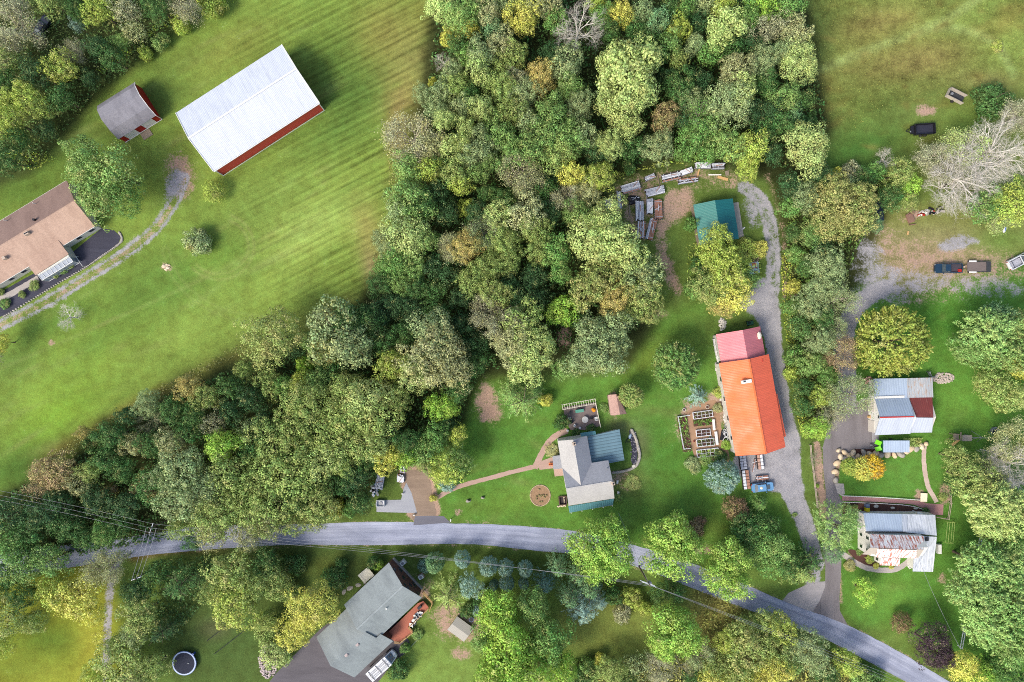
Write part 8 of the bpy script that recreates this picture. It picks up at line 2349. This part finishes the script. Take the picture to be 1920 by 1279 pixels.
t, F = T('black_tub', 884, 1160, 'dark tub beside the low playhouse', 'tub'); MB(F.M).disc(0, 0, 0, .5, .4, 16, .5).build('tub', blackp, t); MB(F.M).ring(0, 0, .5, .55, .42, .52, 20).build('rim', plain('slate_blue', C(96, 110, 136), .6, .08), t)
# ---- small things near the pink roof
t, F = T('green_mower', 1405, 606, 'small dark green garden machine at the top edge of the pink roof', 'machine', None, 10); MB(F.M).box(0, 0, .4, 1.3, .7, .4).build('body', plain('dark_green_paint', C(36, 92, 58), .5, .1), t); MB(F.M).box(-.2, .1, .7, .4, .4, .2).build('seat', blackp, t)
for x in (-.45, .45):
    for s in (-1, 1): MB(F.M).tube((x, s * .35, .22), (x, s * .5, .22), .22, n=12).build('wheel', rubber, t)
# ---- utility poles and wires
def pole(base, top, h, label, arm=1.2, ang=0):
    g = G(*base); t = thing('utility_pole', (g.x, g.y, 0), R(ang), label, 'utility pole'); tp = G(*top, h); bs = Vector((g.x, g.y, 0)); tp = Vector((g.x, g.y, h))
    MB().tube(bs - Vector((0, 0, .2)), tp, .17, .11, n=10).build('shaft', plain('pole_wood', C(120, 104, 90), .9, .2), t)
    d = Vector((math.cos(R(ang)), math.sin(R(ang)), 0)); c = tp - Vector((0, 0, .6))
    ca = MB().tube(c - d * arm, c + d * arm, .08, n=5).build('crossarm', M_b3, t)
    mb = MB()
    for s in (-.9, 0, .9): mb.tube(c + d * arm * s, c + d * arm * s + Vector((0, 0, .28)), .06, n=6)
    mb.build('insulators', white, ca)
    return t, c, d
P1, c1, d1 = pole((322, 970), (283, 988), 8.5, 'utility pole at the wood\'s edge above the left end of the road', 1.0, 70)
P2, c2, d2 = pole((298, 1058), (262, 1082), 9.0, 'utility pole rising from the dark spruces below the road', 1.0, 20)
P3, c3, d3 = pole((1198, 1062), (1215, 1100), 11.0, 'utility pole with white crossarm and transformer below the road', 1.4, -20)
MB().tube(c3 + Vector((.35, .1, -1.3)), c3 + Vector((.35, .1, -.4)), .26, n=14).build('transformer', greymetal, P3)
MB().tube(c3 + Vector((-1.6, .5, -.7)), c3 + Vector((1.2, -.5, -.75)), .07, n=5).build('lower_arm', M_b3, P3)
M_wire = plain('wire', C(150, 152, 158), .5, .05)
def wire(a, b2, sag, label, r=.018):
    mb = MB(); n = 14; pts = [a.lerp(b2, k / n) - Vector((0, 0, sag * 4 * (k / n) * (1 - k / n))) for k in range(n + 1)]
    for p, q in zip(pts[:-1], pts[1:]): mb.tube(p, q, r, n=4)
    o = mb.build('wire', M_wire); tag(o, label, 'wire', 'overhead wires')
pl3 = ['upper', 'middle', 'lower']
Lf = G(-60, 918, 9)
for k, s in enumerate((-.9, 0, .9)):
    wire(c1 + d1 * s + Vector((0, 0, .25)), Lf + Vector((0, s * 1.0, 0)), .8, f'{pl3[2 - k]} one of the wires from the wood-edge pole to the left edge')
    wire(c1 + d1 * s + Vector((0, 0, .25)), c3 + d3 * s * 1.3 + Vector((0, 0, .25)), 1.6, f'{pl3[2 - k]} one of the long wires along the road between the poles')
    wire(c1 + Vector((s * 1.1, 0, .1)), c2 + d2 * s + Vector((0, 0, .25)), .3, f'{["left", "middle", "right"][k]} one of the short wires crossing the road at the left', .03)
    wire(c3 + d3 * s * 1.3 + Vector((0, 0, .25)), G(1990, 1405, 10) + Vector((0, s * 1.2, 0)), 1.8, f'{pl3[2 - k]} one of the wires running from the crossarm to the lower right')
wire(G(1722, 1046, 5.3), G(1800, 1215, 6.5), .8, 'thin wire from the white house towards the maroon tree', .03)
wire(c3 + Vector((0, 0, -.5)), G(1160, 962, 3.4), 1.0, 'thin wire from the crossarm pole up to the farmhouse porch', .03)
